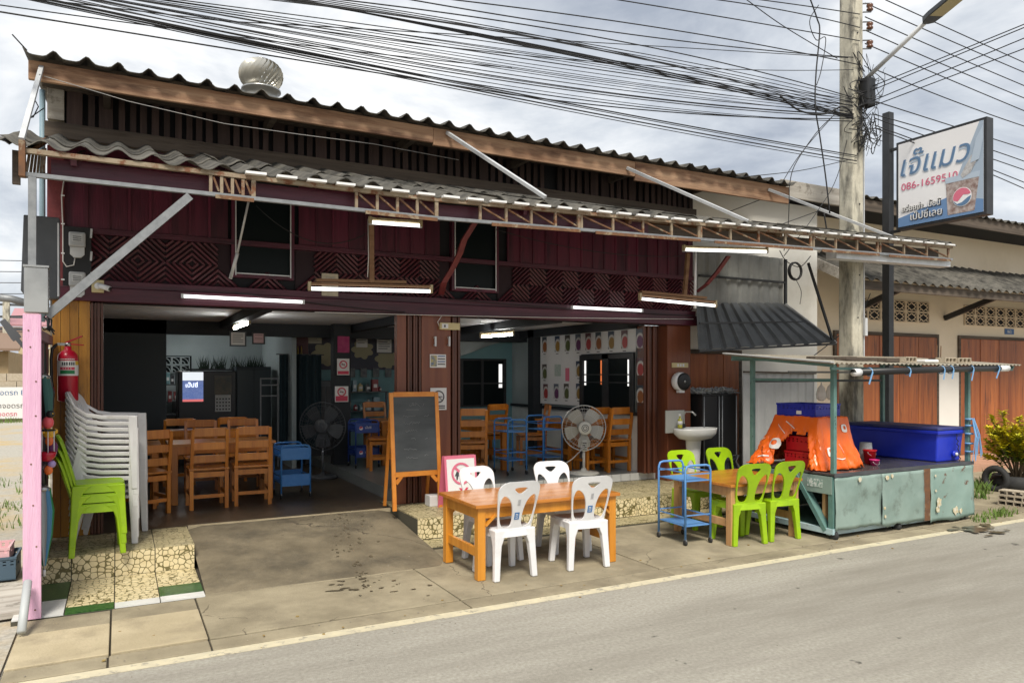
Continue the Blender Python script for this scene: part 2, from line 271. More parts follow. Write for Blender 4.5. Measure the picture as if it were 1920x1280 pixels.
# ------------------------------------------------------------------ mesh helpers
class MB:
    def __init__(s): s.v = []; s.f = []
    def add(s, vs, fs):
        o = len(s.v); s.v += [tuple(p) for p in vs]; s.f += [tuple(i+o for i in f) for f in fs]; return s
    def box(s, x0, x1, y0, y1, z0, z1):
        return s.add([(x0,y0,z0),(x1,y0,z0),(x1,y1,z0),(x0,y1,z0),(x0,y0,z1),(x1,y0,z1),(x1,y1,z1),(x0,y1,z1)],
                     [(3,2,1,0),(4,5,6,7),(0,1,5,4),(1,2,6,5),(2,3,7,6),(3,0,4,7)])
    def loft(s, rings, cap=True, closed=True):
        n = len(rings[0]); vs = [p for r in rings for p in r]; fs = []
        for i in range(len(rings)-1):
            for j in range(n if closed else n-1):
                k = (j+1) % n
                fs.append((i*n+j, i*n+k, (i+1)*n+k, (i+1)*n+j))
        if cap and closed:
            fs.append(tuple(reversed(range(n)))); fs.append(tuple((len(rings)-1)*n+j for j in range(n)))
        return s.add(vs, fs)
    def beam(s, a, b, w, h, up=(0, 0, 1), w2=None, h2=None):
        a = Vector(a); b = Vector(b); d = (b-a).normalized(); u = Vector(up)
        if abs(d.dot(u)) > 0.98: u = Vector((0, 1, 0))
        x = d.cross(u).normalized(); y = x.cross(d).normalized()
        w2 = w if w2 is None else w2; h2 = h if h2 is None else h2
        rr = []
        for p, ww, hh in ((a, w, h), (b, w2, h2)):
            rr.append([p-x*ww/2-y*hh/2, p+x*ww/2-y*hh/2, p+x*ww/2+y*hh/2, p-x*ww/2+y*hh/2])
        return s.loft(rr)
    def tube(s, pts, r, n=8, cap=True, rs=None):
        pts = [Vector(p) for p in pts]; rings = []; px = None
        for i, p in enumerate(pts):
            d = (pts[min(i+1, len(pts)-1)]-pts[max(i-1, 0)]).normalized()
            u = Vector((0, 0, 1)) if abs(d.z) < 0.95 else Vector((0, 1, 0))
            if px is not None: x = (px-d*px.dot(d)).normalized()
            else: x = d.cross(u).normalized()
            px = x; y = d.cross(x)
            q = r if rs is None else rs[i]
            rings.append([p+(x*math.cos(2*math.pi*k/n)+y*math.sin(2*math.pi*k/n))*q for k in range(n)])
        return s.loft(rings, cap)
    def lathe(s, prof, c=(0, 0, 0), n=20, axis='z'):
        rings = []
        for r, h in prof:
            ring = []
            for k in range(n):
                a = 2*math.pi*k/n; x, y = r*math.cos(a), r*math.sin(a)
                p = {'z': (x, y, h), 'y': (x, h, -y), 'x': (h, x, y)}[axis]
                ring.append((c[0]+p[0], c[1]+p[1], c[2]+p[2]))
            rings.append(ring)
        return s.loft(rings)
    def ring(s, c, R_, r, axis='y', n=32, m=6):
        rings = []
        for i in range(n+1):
            a = 2*math.pi*i/n; rr = []
            for j in range(m):
                b = 2*math.pi*j/m; q = R_+r*math.cos(b); h = r*math.sin(b)
                p = {'z': (q*math.cos(a), q*math.sin(a), h), 'y': (q*math.cos(a), h, q*math.sin(a)), 'x': (h, q*math.cos(a), q*math.sin(a))}[axis]
                rr.append((c[0]+p[0], c[1]+p[1], c[2]+p[2]))
            rings.append(rr)
        return s.loft(rings, cap=False)
    def poly(s, pts, d):   # prism: polygon pts extruded by vector d
        n = len(pts); d = Vector(d); P = [Vector(p) for p in pts]
        vs = P+[p+d for p in P]
        fs = [tuple(range(n)), tuple(reversed(range(n, 2*n)))]+[(i, i+n, (i+1) % n+n, (i+1) % n) for i in range(n)]
        return s.add(vs, fs)
    def xf(s, M):
        s.v = [tuple(M @ Vector(p)) for p in s.v]; return s
    def mesh(s, name, smooth=False, weld=False):
        me = bpy.data.meshes.new(name); me.from_pydata(s.v, [], s.f)
        bm = bmesh.new(); bm.from_mesh(me)
        if weld: bmesh.ops.remove_doubles(bm, verts=bm.verts, dist=1e-5)
        bmesh.ops.recalc_face_normals(bm, faces=bm.faces); bm.to_mesh(me); bm.free()
        if smooth: me.shade_smooth()
        me.update(); return me
    def build(s, name, m, parent=None, smooth=False, bevel=0.0, loc=None, rot=None, weld=False, sharp=None):
        me = s.mesh(name, smooth, weld)
        if sharp is not None: me.shade_smooth(); me.set_sharp_from_angle(angle=R(sharp))
        return put(name, me, m, parent, loc, rot, bevel)

def put(name, me, m, parent=None, loc=None, rot=None, bevel=0.0):
    if m is not None and not me.materials: me.materials.append(m)
    o = bpy.data.objects.new(name, me); col.objects.link(o)
    if parent is not None: o.parent = parent
    if loc is not None: o.location = loc
    if rot is not None: o.rotation_euler = rot
    if bevel:
        bv = o.modifiers.new('bevel', 'BEVEL'); bv.width = bevel; bv.segments = 2; bv.limit_method = 'ANGLE'; bv.angle_limit = R(40)
    return o
def tag(o, label, cat, group=None):
    o['label'] = label; o['category'] = cat
    if group: o['group'] = group
    return o
def struct(o): o['kind'] = 'structure'; return o
def thing(name, label, cat, loc=(0, 0, 0), rz=0.0, group=None):
    o = bpy.data.objects.new(name, None); col.objects.link(o); o.empty_display_size = 0.1
    o.location = loc; o.rotation_euler = (0, 0, rz)
    return tag(o, label, cat, group)
def copy_thing(o, loc, rz, label=None, group=None, parent=None):
    c = o.copy(); col.objects.link(c); c.parent = parent
    if loc is not None: c.location = loc; c.rotation_euler = (0, 0, rz)
    if label: c['label'] = label
    if group: c['group'] = group
    for ch in list(o.children): copy_thing(ch, None, None, parent=c)
    return c
def box(name, m, parent, x0, x1, y0, y1, z0, z1, bevel=0.0):
    cx, cy, cz = (x0+x1)/2, (y0+y1)/2, (z0+z1)/2
    b = MB().box(x0-cx, x1-cx, y0-cy, y1-cy, z0-cz, z1-cz)
    return b.build(name, m, parent, bevel=bevel, loc=(cx, cy, cz))
def bar(name, m, parent, a, b, w, h, up=(0, 0, 1), bevel=0.0, **k):
    a = Vector(a); b = Vector(b); c = (a+b)/2
    return MB().beam(a-c, b-c, w, h, up, **k).build(name, m, parent, loc=c, bevel=bevel)
def pipe(name, m, parent, pts, r, n=8):
    c = Vector(pts[0])
    return MB().tube([Vector(p)-c for p in pts], r, n).build(name, m, parent, smooth=True, loc=c)
def arc_pts(a, b, sag, n=14):
    a = Vector(a); b = Vector(b)
    return [a.lerp(b, i/n)+Vector((0, 0, -4*sag*(i/n)*(1-i/n))) for i in range(n+1)]

def flat_shape(name, outline, holes, m, thick=0.01, parent=None, res=0, cuts=None, bend=None, smooth=None):
    """filled 2D outline with holes (x,z plane), thickness along y; optional cuts + bend function"""
    cu = bpy.data.curves.new('tmp', 'CURVE'); cu.dimensions = '2D'; cu.fill_mode = 'BOTH'; cu.extrude = thick/2
    for pl in [outline]+list(holes):
        sp = cu.splines.new('POLY'); sp.points.add(len(pl)-1); sp.use_cyclic_u = True
        for i, p in enumerate(pl): sp.points[i].co = (p[0], p[1], 0, 1)
    ob = bpy.data.objects.new('tmp', cu); col.objects.link(ob)
    dg = bpy.context.evaluated_depsgraph_get(); me = bpy.data.meshes.new_from_object(ob.evaluated_get(dg))
    bpy.data.objects.remove(ob); bpy.data.curves.remove(cu)
    bm = bmesh.new(); bm.from_mesh(me)
    bmesh.ops.remove_doubles(bm, verts=bm.verts, dist=1e-5)
    for (co, no) in (cuts or []):
        bmesh.ops.bisect_plane(bm, geom=bm.verts[:]+bm.edges[:]+bm.faces[:], plane_co=co, plane_no=no)
    for v in bm.verts:
        x, z, y = v.co.x, v.co.y, v.co.z
        v.co = bend(x, y, z) if bend else (x, y, z)
    bmesh.ops.recalc_face_normals(bm, faces=bm.faces); bm.to_mesh(me); bm.free(); me.name = name
    if smooth: me.shade_smooth(); me.set_sharp_from_angle(angle=R(smooth))
    return me
def text(name, s, size, m, parent, M, align='LEFT', thick=0.0015, shear=0.0, width=None):
    """raised lettering; M maps local x (reading direction), y (up), z (out of the surface)"""
    cu = bpy.data.curves.new('tmp', 'FONT'); cu.body = s; cu.size = size; cu.align_x = align; cu.extrude = thick/2; cu.shear = shear; cu.resolution_u = 4
    ob = bpy.data.objects.new('tmp', cu); col.objects.link(ob)
    bpy.context.view_layer.update()
    dg = bpy.context.evaluated_depsgraph_get(); me = bpy.data.meshes.new_from_object(ob.evaluated_get(dg))
    bpy.data.objects.remove(ob); bpy.data.curves.remove(cu); me.name = name
    me.materials.clear()
    if width and len(me.vertices):
        xs = [v.co.x for v in me.vertices]; w = max(xs)-min(xs); x0 = min(xs); k = width/w
        off = -width/2 if align == 'CENTER' else 0
        for v in me.vertices: v.co.x = (v.co.x-x0)*k+off
    o = put(name, me, m, parent); o.matrix_local = M
    return o
def frame_M(o, x, up):   # origin, reading dir, up dir
    x = Vector(x).normalized(); y = Vector(up).normalized(); z = x.cross(y).normalized(); o = Vector(o)
    return Matrix(((x.x, y.x, z.x, o.x), (x.y, y.y, z.y, o.y), (x.z, y.z, z.z, o.z), (0, 0, 0, 1)))
def circ(cx, cz, r, n=24, a0=0, a1=360, rz=None):
    rz = rz or r
    return [(cx+r*math.cos(R(a0+(a1-a0)*i/n)), cz+rz*math.sin(R(a0+(a1-a0)*i/n))) for i in range(n)]
def disc_print(name, pts, holes, m, parent, M, thick=0.002):
    me = flat_shape(name, pts, holes, m, thick, bend=lambda x, y, z: Vector((x, z, y)))
    o = put(name, me, m, parent); o.matrix_local = M; return o
# ================================================================== GROUND
YL = 5.17
struct(MB().box(-400, 400, -300, 500, -0.6, -0.04).build('ground', gravel))
struct(MB().box(-120, 160, -14, YL, -0.03, 0.0).build('road', asphalt))
struct(MB().box(-120, 160, 5.06, YL-0.004, 0.001, 0.004).build('road_marking', linep))
pav = struct(MB().box(-0.62, 30, YL, 9.2, -0.03, -0.006).build('pavement', soil))
def slab(x0, x1, y0, y1, z=0.014, m=concrete, tilt=0.0):
    g = 0.006
    o = box('slab', m, pav, x0+g, x1-g, y0+g, y1-g, -0.02, z+random.uniform(-.002, .002), bevel=0.006)
    o.rotation_euler = (random.uniform(-.0015, .0015)+tilt, random.uniform(-.0015, .0015), 0); return o
xs = [-0.62, -0.06, 0.54, 2.4, 4.4, 6.3, 8.3, 10.4, 12.6, 15, 18, 22]
for a, b in zip(xs, xs[1:]):
    slab(a, b, YL, 5.38, 0.010)
slab(-0.62, -0.05, 5.38, 6.06, 0.02, slabc, -0.004); slab(-0.05, 0.54, 5.38, 6.10, 0.02, slabc, -0.003)
slab(-0.62, -0.05, 6.06, 6.40, 0.012, concrete); slab(-0.05, 0.54, 6.10, 6.42, 0.012, concrete)
for a, b in zip(xs[2:], xs[3:]):
    slab(a, b, 5.38, 6.42); slab(a, b, 6.42, 7.3 if a > 2.3 else 6.5, 0.012)
for a, b in ((2.75, 5.0), (5.0, 7.3), (7.3, 9.0), (9.0, 11.5), (11.5, 15), (15, 20)):
    if a >= 7.3: slab(a, b, 7.3, 9.15)
# ramp up to the left bay
rb = MB()
n = 14
top = []
for j in range(n+1):
    y = 6.44+(8.34-6.44)*j/n; t = j/n
    z = 0.012+0.228*(t**0.9)
    top.append((y, z))
NX = 16
vs = []; fs = []
for (y, z) in top:
    for i in range(NX+1):
        x = 0.63+(2.79-0.63)*i/NX
        vs.append((x, y, z+0.006*noise.noise(Vector((x*2, y*2, 0)))-(0.03 if i in (0, NX) else 0)))
for j in range(n):
    for i in range(NX):
        a = j*(NX+1)+i; fs.append((a, a+1, a+NX+2, a+NX+1))
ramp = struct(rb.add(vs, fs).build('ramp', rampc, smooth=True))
# damp patches with their own ragged shapes (water tipped on the concrete)
def zramp(x, y):
    if 0.63 < x < 2.79 and y > 6.44:
        t = (y-6.44)/1.9; return 0.012+0.228*(t**0.9)+0.006*noise.noise(Vector((x*2, y*2, 0)))
    return 0.016
def puddle(name, pts, seed):
    random.seed(seed); V = []; Fc = []
    for (cx, cy, rx, ry) in pts:
        k = 18; o = len(V); V.append((cx, cy, zramp(cx, cy)+0.004))
        for i in range(k):
            a = 2*math.pi*i/k; q = 0.6+0.55*random.random()
            x, y = cx+rx*q*math.cos(a), cy+ry*q*math.sin(a); V.append((x, y, zramp(x, y)+0.0035))
        for i in range(k): Fc.append((o, o+1+i, o+1+(i+1) % k))
    o = MB().add(V, Fc).build(name, wet); o['kind'] = 'structure'; return o
pw = []
for i in range(70):
    p = at(625+i*.9+random.gauss(0, 22 if i < 45 else 7), 965+i*1.65+random.gauss(0, 6), Z=0.12); pw.append((p.x, p.y, random.uniform(.006, .02), random.uniform(.008, .03)))
for i in range(20):
    p = at(random.uniform(610, 810), random.uniform(1088, 1118), Z=0.01); pw.append((p.x, p.y, random.uniform(.008, .03), random.uniform(.006, .018)))
for i in range(10):
    p = at(random.uniform(620, 690), random.uniform(1096, 1112), Z=0.01); pw.append((p.x, p.y, random.uniform(.02, .06), random.uniform(.01, .02)))
for i in range(26):
    p = at(random.gauss(1832, 26), random.gauss(992, 5), Z=0.004); pw.append((p.x, p.y, random.uniform(.03, .10), random.uniform(.02, .06)))
puddle('water_stain', pw, 3)
random.seed(11)
# left steps
COLS = [-0.69, -0.36, -0.03, 0.29, 0.62]
ls = struct(MB().box(-0.69, 0.62, 7.41, 8.36, -0.02, 0.228).box(-0.69, 0.62, 6.42, 7.41, -0.02, 0.012).build('left_step', grout))
def tile(par, m, x0, x1, y0, y1, z0, z1):
    g = 0.004
    return box('tile', m, par, x0+g, x1-g, y0+(g if y1-y0 > .05 else 0), y1-(g if y1-y0 > .05 else 0), z0+(g if z1-z0 > .05 else 0), z1-(g if z1-z0 > .05 else 0))
for i in range(4):
    a, b = COLS[i], COLS[i+1]
    tile(ls, pebble, a, b, 7.398, 7.41, 0.02, 0.238)
    for y0, y1 in ((7.40, 7.71), (7.71, 8.03), (8.03, 8.35)): tile(ls, pebble_d, a, b, y0, y1, 0.228, 0.240)
    if i == 0:
        tile(ls, grassprint, a, b, 6.85, 7.395, 0.012, 0.024); tile(ls, whitetile, a, b, 6.42, 6.85, 0.012, 0.024)
    elif i == 1:
        tile(ls, pebble, a, b, 6.97, 7.395, 0.012, 0.024); tile(ls, pebble, a, b, 6.58, 6.97, 0.012, 0.024); tile(ls, grassprint, a, b, 6.42, 6.58, 0.012, 0.024)
    elif i == 2:
        tile(ls, pebble, a, b, 6.97, 7.395, 0.012, 0.024); tile(ls, pebble, a, b, 6.55, 6.97, 0.012, 0.024); tile(ls, whitetile, a, b, 6.42, 6.55, 0.012, 0.024)
    else:
        tile(ls, pebble, a, b, 6.86, 7.395, 0.012, 0.024); tile(ls, grassprint, a, b, 6.56, 6.86, 0.012, 0.024); tile(ls, whitetile, a, b, 6.42, 6.56, 0.012, 0.024)
# right steps
rs = struct(MB().box(2.80, 7.3, 7.41, 8.7, -0.02, 0.262).box(2.80, 7.3, 7.06, 7.41, -0.02, 0.03).build('right_step', grout))
cx = [2.80+0.3214*i for i in range(15)]
for i in range(14):
    a, b = cx[i], cx[i+1]
    tile(rs, pebble_d, a, b, 7.06, 7.395, 0.03, 0.042)
    tile(rs, pebble, a, b, 7.398, 7.41, 0.044, 0.27)
    for j in range(4): tile(rs, pebble_d, a, b, 7.40+.3*j, 7.70+.3*j, 0.262, 0.274)
    if b > 3.75:
        for h in range(2): tile(rs, whitetile, a+.16*h, a+.16*(h+1), 8.597, 8.61, 0.275, 0.383)
struct(box('shop_floor_left', floor_d, None, -0.55, 2.95, 8.30, 17.5, -0.02, 0.242))
struct(box('shop_floor_sill', slabc, None, 0.63, 2.80, 8.285, 8.33, 0.2, 0.2435))
struct(box('shop_floor_right', floor_l, None, 2.96, 6.95, 8.612, 14.2, -0.02, 0.38))

# ================================================================== SHOP HOUSE
YF = 8.30
shop = thing('shop_house', 'two-bay timber shop with maroon upper wall, lattice panels and corrugated roof', 'shop building', (3.4, 8.3, 0))
sh = shop
def sbox(name, m, *a, **k):
    o = box(name, m, None, *a, **k); o.parent = sh; o.location -= sh.location; return o
def sbar(name, m, a, b, *r, **k):
    o = bar(name, m, None, a, b, *r, **k); o.parent = sh; o.location -= sh.location; return o
def sput(o): o.parent = sh; o.location -= sh.location; return o
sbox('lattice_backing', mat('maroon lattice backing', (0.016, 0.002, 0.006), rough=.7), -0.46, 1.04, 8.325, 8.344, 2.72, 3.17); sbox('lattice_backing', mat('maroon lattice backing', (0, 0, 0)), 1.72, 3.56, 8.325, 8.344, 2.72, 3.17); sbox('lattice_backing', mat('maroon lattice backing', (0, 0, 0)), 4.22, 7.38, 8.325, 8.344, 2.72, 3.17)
sbox('dark_backing', dark, -0.55, 7.38, 8.345, 8.40, 2.5, 4.60)  # near-black sheet paints the dark void behind the slats
# corner posts
sbox('corner_post', maroon_post, -0.60, -0.46, 8.26, 8.42, 2.52, 3.98, bevel=0.006)
sbox('corner_post', oldboard, -0.60, -0.46, 8.27, 8.42, 4.23, 4.55, bevel=0.006)
sput(pipe('drain_pipe', bluepipe, None, [(-0.64, 8.30, 2.3), (-0.64, 8.30, 4.5)], 0.025))
# horizontal beam over the openings
sbox('lintel_beam', maroon_x, -0.60, 7.42, 8.22, 8.36, 2.51, 2.645, bevel=0.006)
sbox('lintel_board', maroon_x, -0.46, 7.42, 8.255, 8.34, 2.648, 2.72, bevel=0.004)
sbox('rail', maroon_x, -0.46, 7.42, 8.268, 8.342, 3.17, 3.225, bevel=0.003)
WIN = [(1.05, 1.70, 2.83, 3.78), (3.57, 4.21, 2.82, 3.82)]
x = -0.46
while x < 7.36:
    w = 0.185
    if not any(a-0.06 < x+w/2 < b+0.06 for a, b, _, _ in WIN):
        sbox('board', maroon, x+0.004, min(x+w, 7.4)-0.004, 8.29+random.uniform(-.003, .003), 8.335, 3.228, 4.045)
        sbox('batten', maroon, x-0.012, x+0.012, 8.278, 8.292, 3.228, 4.03)
    x += w
# lattice of diagonal slats, concentric diamonds
qx = 0.25; qz = 0.224; cz = 2.945
slat_cache = {}
def lat_mesh(c, sx, sz, q):
    key = (round(c, 2), sx, sz, round(q, 3))
    if key in slat_cache: return slat_cache[key]
    if c <= 1: p0, p1 = (0, c), (c, 0)
    else: p0, p1 = (c-1, 1), (1, c-1)
    a = Vector((p0[0]*q*sx, 0, p0[1]*qz*sz)); b = Vector((p1[0]*q*sx, 0, p1[1]*qz*sz))
    me = MB().beam(a, b, 0.022, 0.018, up=(0, 0.75, 0.66)).mesh('lattice_slat'); me.materials.append(lat)
    slat_cache[key] = me; return me
k = 0; rest = MB()
x = -0.33
while x < 7.3:
    for sx in (-1, 1):
        for sz in (-1, 1):
            xc = x+sx*qx/2; zc = cz+sz*qz/2
            if xc < -0.46 or xc > 7.35: continue
            nearwin = any(a-0.1 < xc < b+0.1 for a, b, _, _ in WIN)
            if nearwin and sz > 0: continue
            for c in (0.22, 0.47, 0.72, 0.97, 1.22, 1.47, 1.72):
                if nearwin and sz < 0 and c < 1.2: continue
                me = lat_mesh(c, sx, sz, qx)
                if k < 290: sput(put('lattice_slat', me, lat, None, (x, 8.30, cz)))
                else: rest.add([(v.co.x+x, v.co.y, v.co.z+cz) for v in me.vertices], [tuple(p.vertices) for p in me.polygons])
                k += 1
    x += 2*qx
o = rest.build('lattice_slats_dim', lat, None, loc=(0, 8.30, 0)); o['kind'] = 'stuff'; sput(o)
# windows
for a, b, z0, z1 in WIN:
    w = sput(box('window', glassd, None, a+.03, b-.03, 8.31, 8.318, z0+.03, z1))
    for (p, q, r, s) in ((a, a+.035, z0, z1), (b-.035, b, z0, z1), (a+.035, b-.035, z0, z0+.035)):
        f = box('frame', maroon, w, p, q, 8.27, 8.345, r, s, bevel=0.003); f.location -= w.location+sh.location
    for xx in (a+.042, b-.042):
        f = box('edge_strip', steel_l, w, xx-.006, xx+.006, 8.262, 8.268, z0+.02, z1); f.location -= w.location+sh.location
    f = box('edge_strip', steel_l, w, a+.05, b-.05, 8.262, 8.268, z0+.036, z0+.048); f.location -= w.location+sh.location
sput(pipe('window_stay', steel_l, None, [at(432, 522, Y=7.9), at(445, 475, Y=7.75)], 0.018)); sput(pipe('window_stay', steel_l, None, [at(445, 475, Y=7.75), at(466, 378, Y=7.45)], 0.011))
# gable ventilation band
sbox('slat_rail', greyw, -0.62, 7.42, 8.235, 8.30, 4.05, 4.20, bevel=0.006)
sbox('slat_rail', greyw, -0.64, 7.42, 8.235, 8.30, 4.52, 4.64, bevel=0.006)
x = -0.44; i = 0
while x < 7.35:
    w = random.choice([0.055, 0.06, 0.06, 0.065, 0.12])
    if i == 0: w = 0.13
    if not (4.9 < x < 5.1 and i % 2):
        o = sbox('slat', slatw, x, x+w, 8.27+random.uniform(-.004, .004), 8.292, 4.19, 4.53)
        o.rotation_euler = (0, random.choice([0, 0, 0, 0.01, -0.015, 0.05 if i in (3, 7) else 0]), 0)
    x += w+random.choice([0.035, 0.045, 0.05]); i += 1
# fascia and upper roof
for a, b, z0_ in ((-0.70, 3.1, 4.385), (3.1, 5.9, 4.36), (5.9, 8.72, 4.31)):
    sbox('fascia_board', fasciaw, a+.001, b-.001, 7.70, 7.74, z0_, 4.555, bevel=0.006)
sbox('fascia_strip', greyw, -0.62, 8.7, 7.745, 7.79, 4.50, 4.60)
def corr_mesh(x0, x1, yf, zf, yb, zb, pitch, h, power=1.4, thick=0.008, per=10, slope_x=0.0, flatfrac=None):
    n = max(2, int(round((x1-x0)/pitch*per))); m_ = MB(); rings = []
    for (y, z) in ((yf, zf), (yb, zb)):
        up = []; lo = []
        for i in range(n+1):
            x = x0+(x1-x0)*i/n; q = (0.5+0.5*math.cos(2*math.pi*x/pitch))**power
            zz = z+h*q+slope_x*x
            up.append((x, y, zz)); lo.append((x, y, zz-thick))
        rings.append(up+lo[::-1])
    return m_.loft(rings)
def sheet(name, m, parent, *a, **k):
    b = corr_mesh(*a, **k); c = Vector(((a[0]+a[1])/2, a[2], a[3])); b.v = [tuple(Vector(p)-c) for p in b.v]
    return b.build(name, m, parent, loc=c, sharp=50)
x = -0.72
while x < 8.7:
    x1 = min(x+0.75, 8.75); dz = random.uniform(-.006, .006)
    sput(sheet('roof_sheet', roofc, None, x-0.012, x1+0.012, 7.60+random.uniform(-.015, .015), 4.562+dz, 12.8, 5.25+dz, 0.25, 0.062, 3.0))
    x = x1
for x in (-0.1, 1.4, 2.9, 4.4, 5.9, 7.3): sbox('rafter', greyw, x-.03, x+.03, 7.745, 8.27, 4.40, 4.50)
sbox('side_wall', oldboard, -0.585, -0.545, 8.42, 16.5, 0.0, 4.6); sbox('side_wall', oldboard, 7.36, 7.41, 8.42, 8.62, 2.75, 4.6)
sbox('loft_floor', dark, -0.55, 7.36, 8.40, 16, 2.86, 2.90)
sput(pipe('wire_stub', cable, None, [(-0.70, 7.62, 4.60), (-0.80, 7.55, 4.69)], 0.006, 5))
# amber boards and posts of the left bay
x = -0.56
for i, w in enumerate((0.07, 0.075, 0.075, 0.095)):
    sbox('amber_board', yellowwood, x+.002, x+w-.002, 8.28, 8.31, 0.245, 2.51); x += w
for i in range(4):
    sbox('door_leaf', redwood, -0.24+.028*i, -0.217+.028*i, 8.27+(i % 2)*.012, 8.42, 0.245, 2.5, bevel=0.003)
# centre pillar: boards and folded door leaves
sbox('pillar', pillarw, 3.19, 3.57, 8.30, 8.66, 0.275, 2.51, bevel=0.004)
sbox('pillar_board', pillarw, 2.885, 3.0, 8.30, 8.40, 0.275, 2.51, bevel=0.004)
for i in range(5): sbox('door_leaf', redwood, 3.015+.035*i, 3.04+.035*i, 8.29+(i % 2)*.02, 8.62, 0.275, 2.5, bevel=0.003)
for i in range(3): sbox('door_leaf', redwood, 3.583+.038*i, 3.612+.038*i, 8.28+(i % 2)*.02, 8.60, 0.39, 2.5, bevel=0.003)
# right jamb
for i in range(5): sbox('door_leaf', redwood, 6.64+.05*i, 6.675+.05*i, 8.46-(i % 2)*.02, 8.62, 0.385, 2.5, bevel=0.003)
sbox('pillar', pillarw, 6.95, 7.38, 8.32, 8.60, 0.275, 2.51, bevel=0.004)
# interior shell
sbox('left_wall', dark, -0.545, -0.50, 8.45, 12, 0.24, 2.6)
sbox('partition', mat('dark teal partition', (0.014, 0.022, 0.027), rough=.6), -0.50, 0.62, 12.0, 12.08, 0.24, 2.62)
sbox('kitchen_wall', kitw, -0.5, 3.2, 15.5, 15.6, 0.24, 2.9); sbox('kitchen_wall', kitw, 2.55, 2.62, 12.6, 15.5, 0.24, 2.9)
sbox('inner_wall', tealw, 2.62, 5.2, 13.6, 13.7, 0.24, 2.9); sbox('inner_wall', tealw, 5.2, 7.4, 12.6, 12.7, 0.38, 2.9)
sbox('inner_wall', tealw, 5.15, 5.2, 12.6, 13.6, 0.38, 2.9)
sbox('menu_wall', whitetile, 6.70, 6.78, 8.63, 12.6, 0.38, 1.22); sbox('menu_wall', kitw, 6.70, 6.78, 8.63, 12.6, 1.222, 2.75)
sbox('wall_rail', beamd, 6.66, 6.70, 8.64, 12.6, 1.20, 1.25)
sbox('wall_post', beamd, 6.52, 6.70, 11.45, 11.65, 0.38, 2.6); sbox('wall_post', beamd, 2.99, 3.26, 11.6, 11.8, 0.38, 2.6)
for x0, x1 in ((-0.5, 1.35), (1.50, 3.30), (3.45, 5.1), (5.25, 6.70)):
    for y0, y1 in ((8.42, 10.2), (10.215, 12.0)): sbox('ceiling_panel', ceilw, x0+.004, x1-.004, y0, y1, 2.60, 2.615)
sbox('ceiling_panel', ceilw, -0.5, 6.7, 12.25, 15.5, 2.72, 2.74)
for x0 in (1.36, 3.31, 5.11): sbox('ceiling_beam', beamd, x0, x0+.13, 8.42, 12.0, 2.49, 2.617)
sbox('ceiling_beam', beamd, -0.5, 6.7, 12.0, 12.2, 2.40, 2.85)
sbox('ceiling_beam', beamd, 6.52, 6.70, 8.66, 12.0, 2.47, 2.598)
sbox('ceiling_slab', dark, -0.55, 7.3, 8.4, 15.6, 2.75, 2.80)
# kitchen vent of round-pattern breeze blocks
for r in range(2):
    for c_ in range(5):
        b = MB(); s = 0.155
        x0 = 0.42+c_*s*1.02; z0 = 1.83+r*s*1.02
        for (p, q, u, v) in ((0, s, 0, .015), (0, s, s-.015, s), (0, .015, .015, s-.015), (s-.015, s, .015, s-.015)): b.box(p, q, 0, .05, u, v)
        for rr in (0.06, 0.11):
            b.tube([(rr*math.cos(a*math.pi/16)*1.25, .025, rr*math.sin(a*math.pi/16)*1.25) for a in range(0, 9)], 0.009, 5)
        sput(b.build('breeze_block', kitw, None, loc=(x0, 15.44, z0)))
sbox('vent_gap', glassd, 0.40, 1.24, 15.488, 15.499, 1.82, 2.16)

# ================================================================== STREET AWNING
YA = 6.45
aw = thing('street_awning', 'corrugated street awning on rusty steel trusses hung from slanting rods', 'awning', (3.4, 6.45, 3.3))
def aput(o): o.parent = aw; o.location -= aw.location; return o
zt = lambda x: 3.435+0.0245*max(0.0, x-2.6)
zb = lambda x: zt(x)-0.172
X0, X1 = -0.60, 10.62
for xa, xb in ((X0, 2.6), (2.6, X1)):
    aput(bar('top_chord', steel_r, None, (xa, YA, zt(xa)), (xb, YA, zt(xb)), 0.04, 0.035))
    aput(bar('bottom_chord', steel, None, (xa, YA, zb(xa)), (xb, YA, zb(xb)), 0.04, 0.03))
TR = [(395, 475, 4), (668, 818, 4), (900, 1085, 4), (1090, 1310, 4), (1314, 1520, 4), (1525, 1645, 3), (1650, 1778, 3)]
for a, b, nb in TR:
    xa = at(a, 380, Y=YA).x; xb = at(b, 380, Y=YA).x
    for i in range(nb+1):
        x = xa+(xb-xa)*i/nb
        aput(bar('truss_post', steel_r, None, (x, YA, zb(x)+.016), (x, YA, zt(x)-.018), 0.024 if i < nb else 0.034, 0.024, up=(0, 1, 0)))
        if i < nb:
            xn = xa+(xb-xa)*(i+1)/nb
            aput(bar('truss_diagonal', rust, None, (x+.02, YA, zt(x)-.03), (xn-.02, YA, zb(xn)+.03), 0.016, 0.016))
    aput(bar('splice_plate', rust, None, (xa+.1*(xb-xa), YA-.03, zb(xa)-.02), (xb, YA-.03, zb(xb)-.02), 0.012, 0.03))
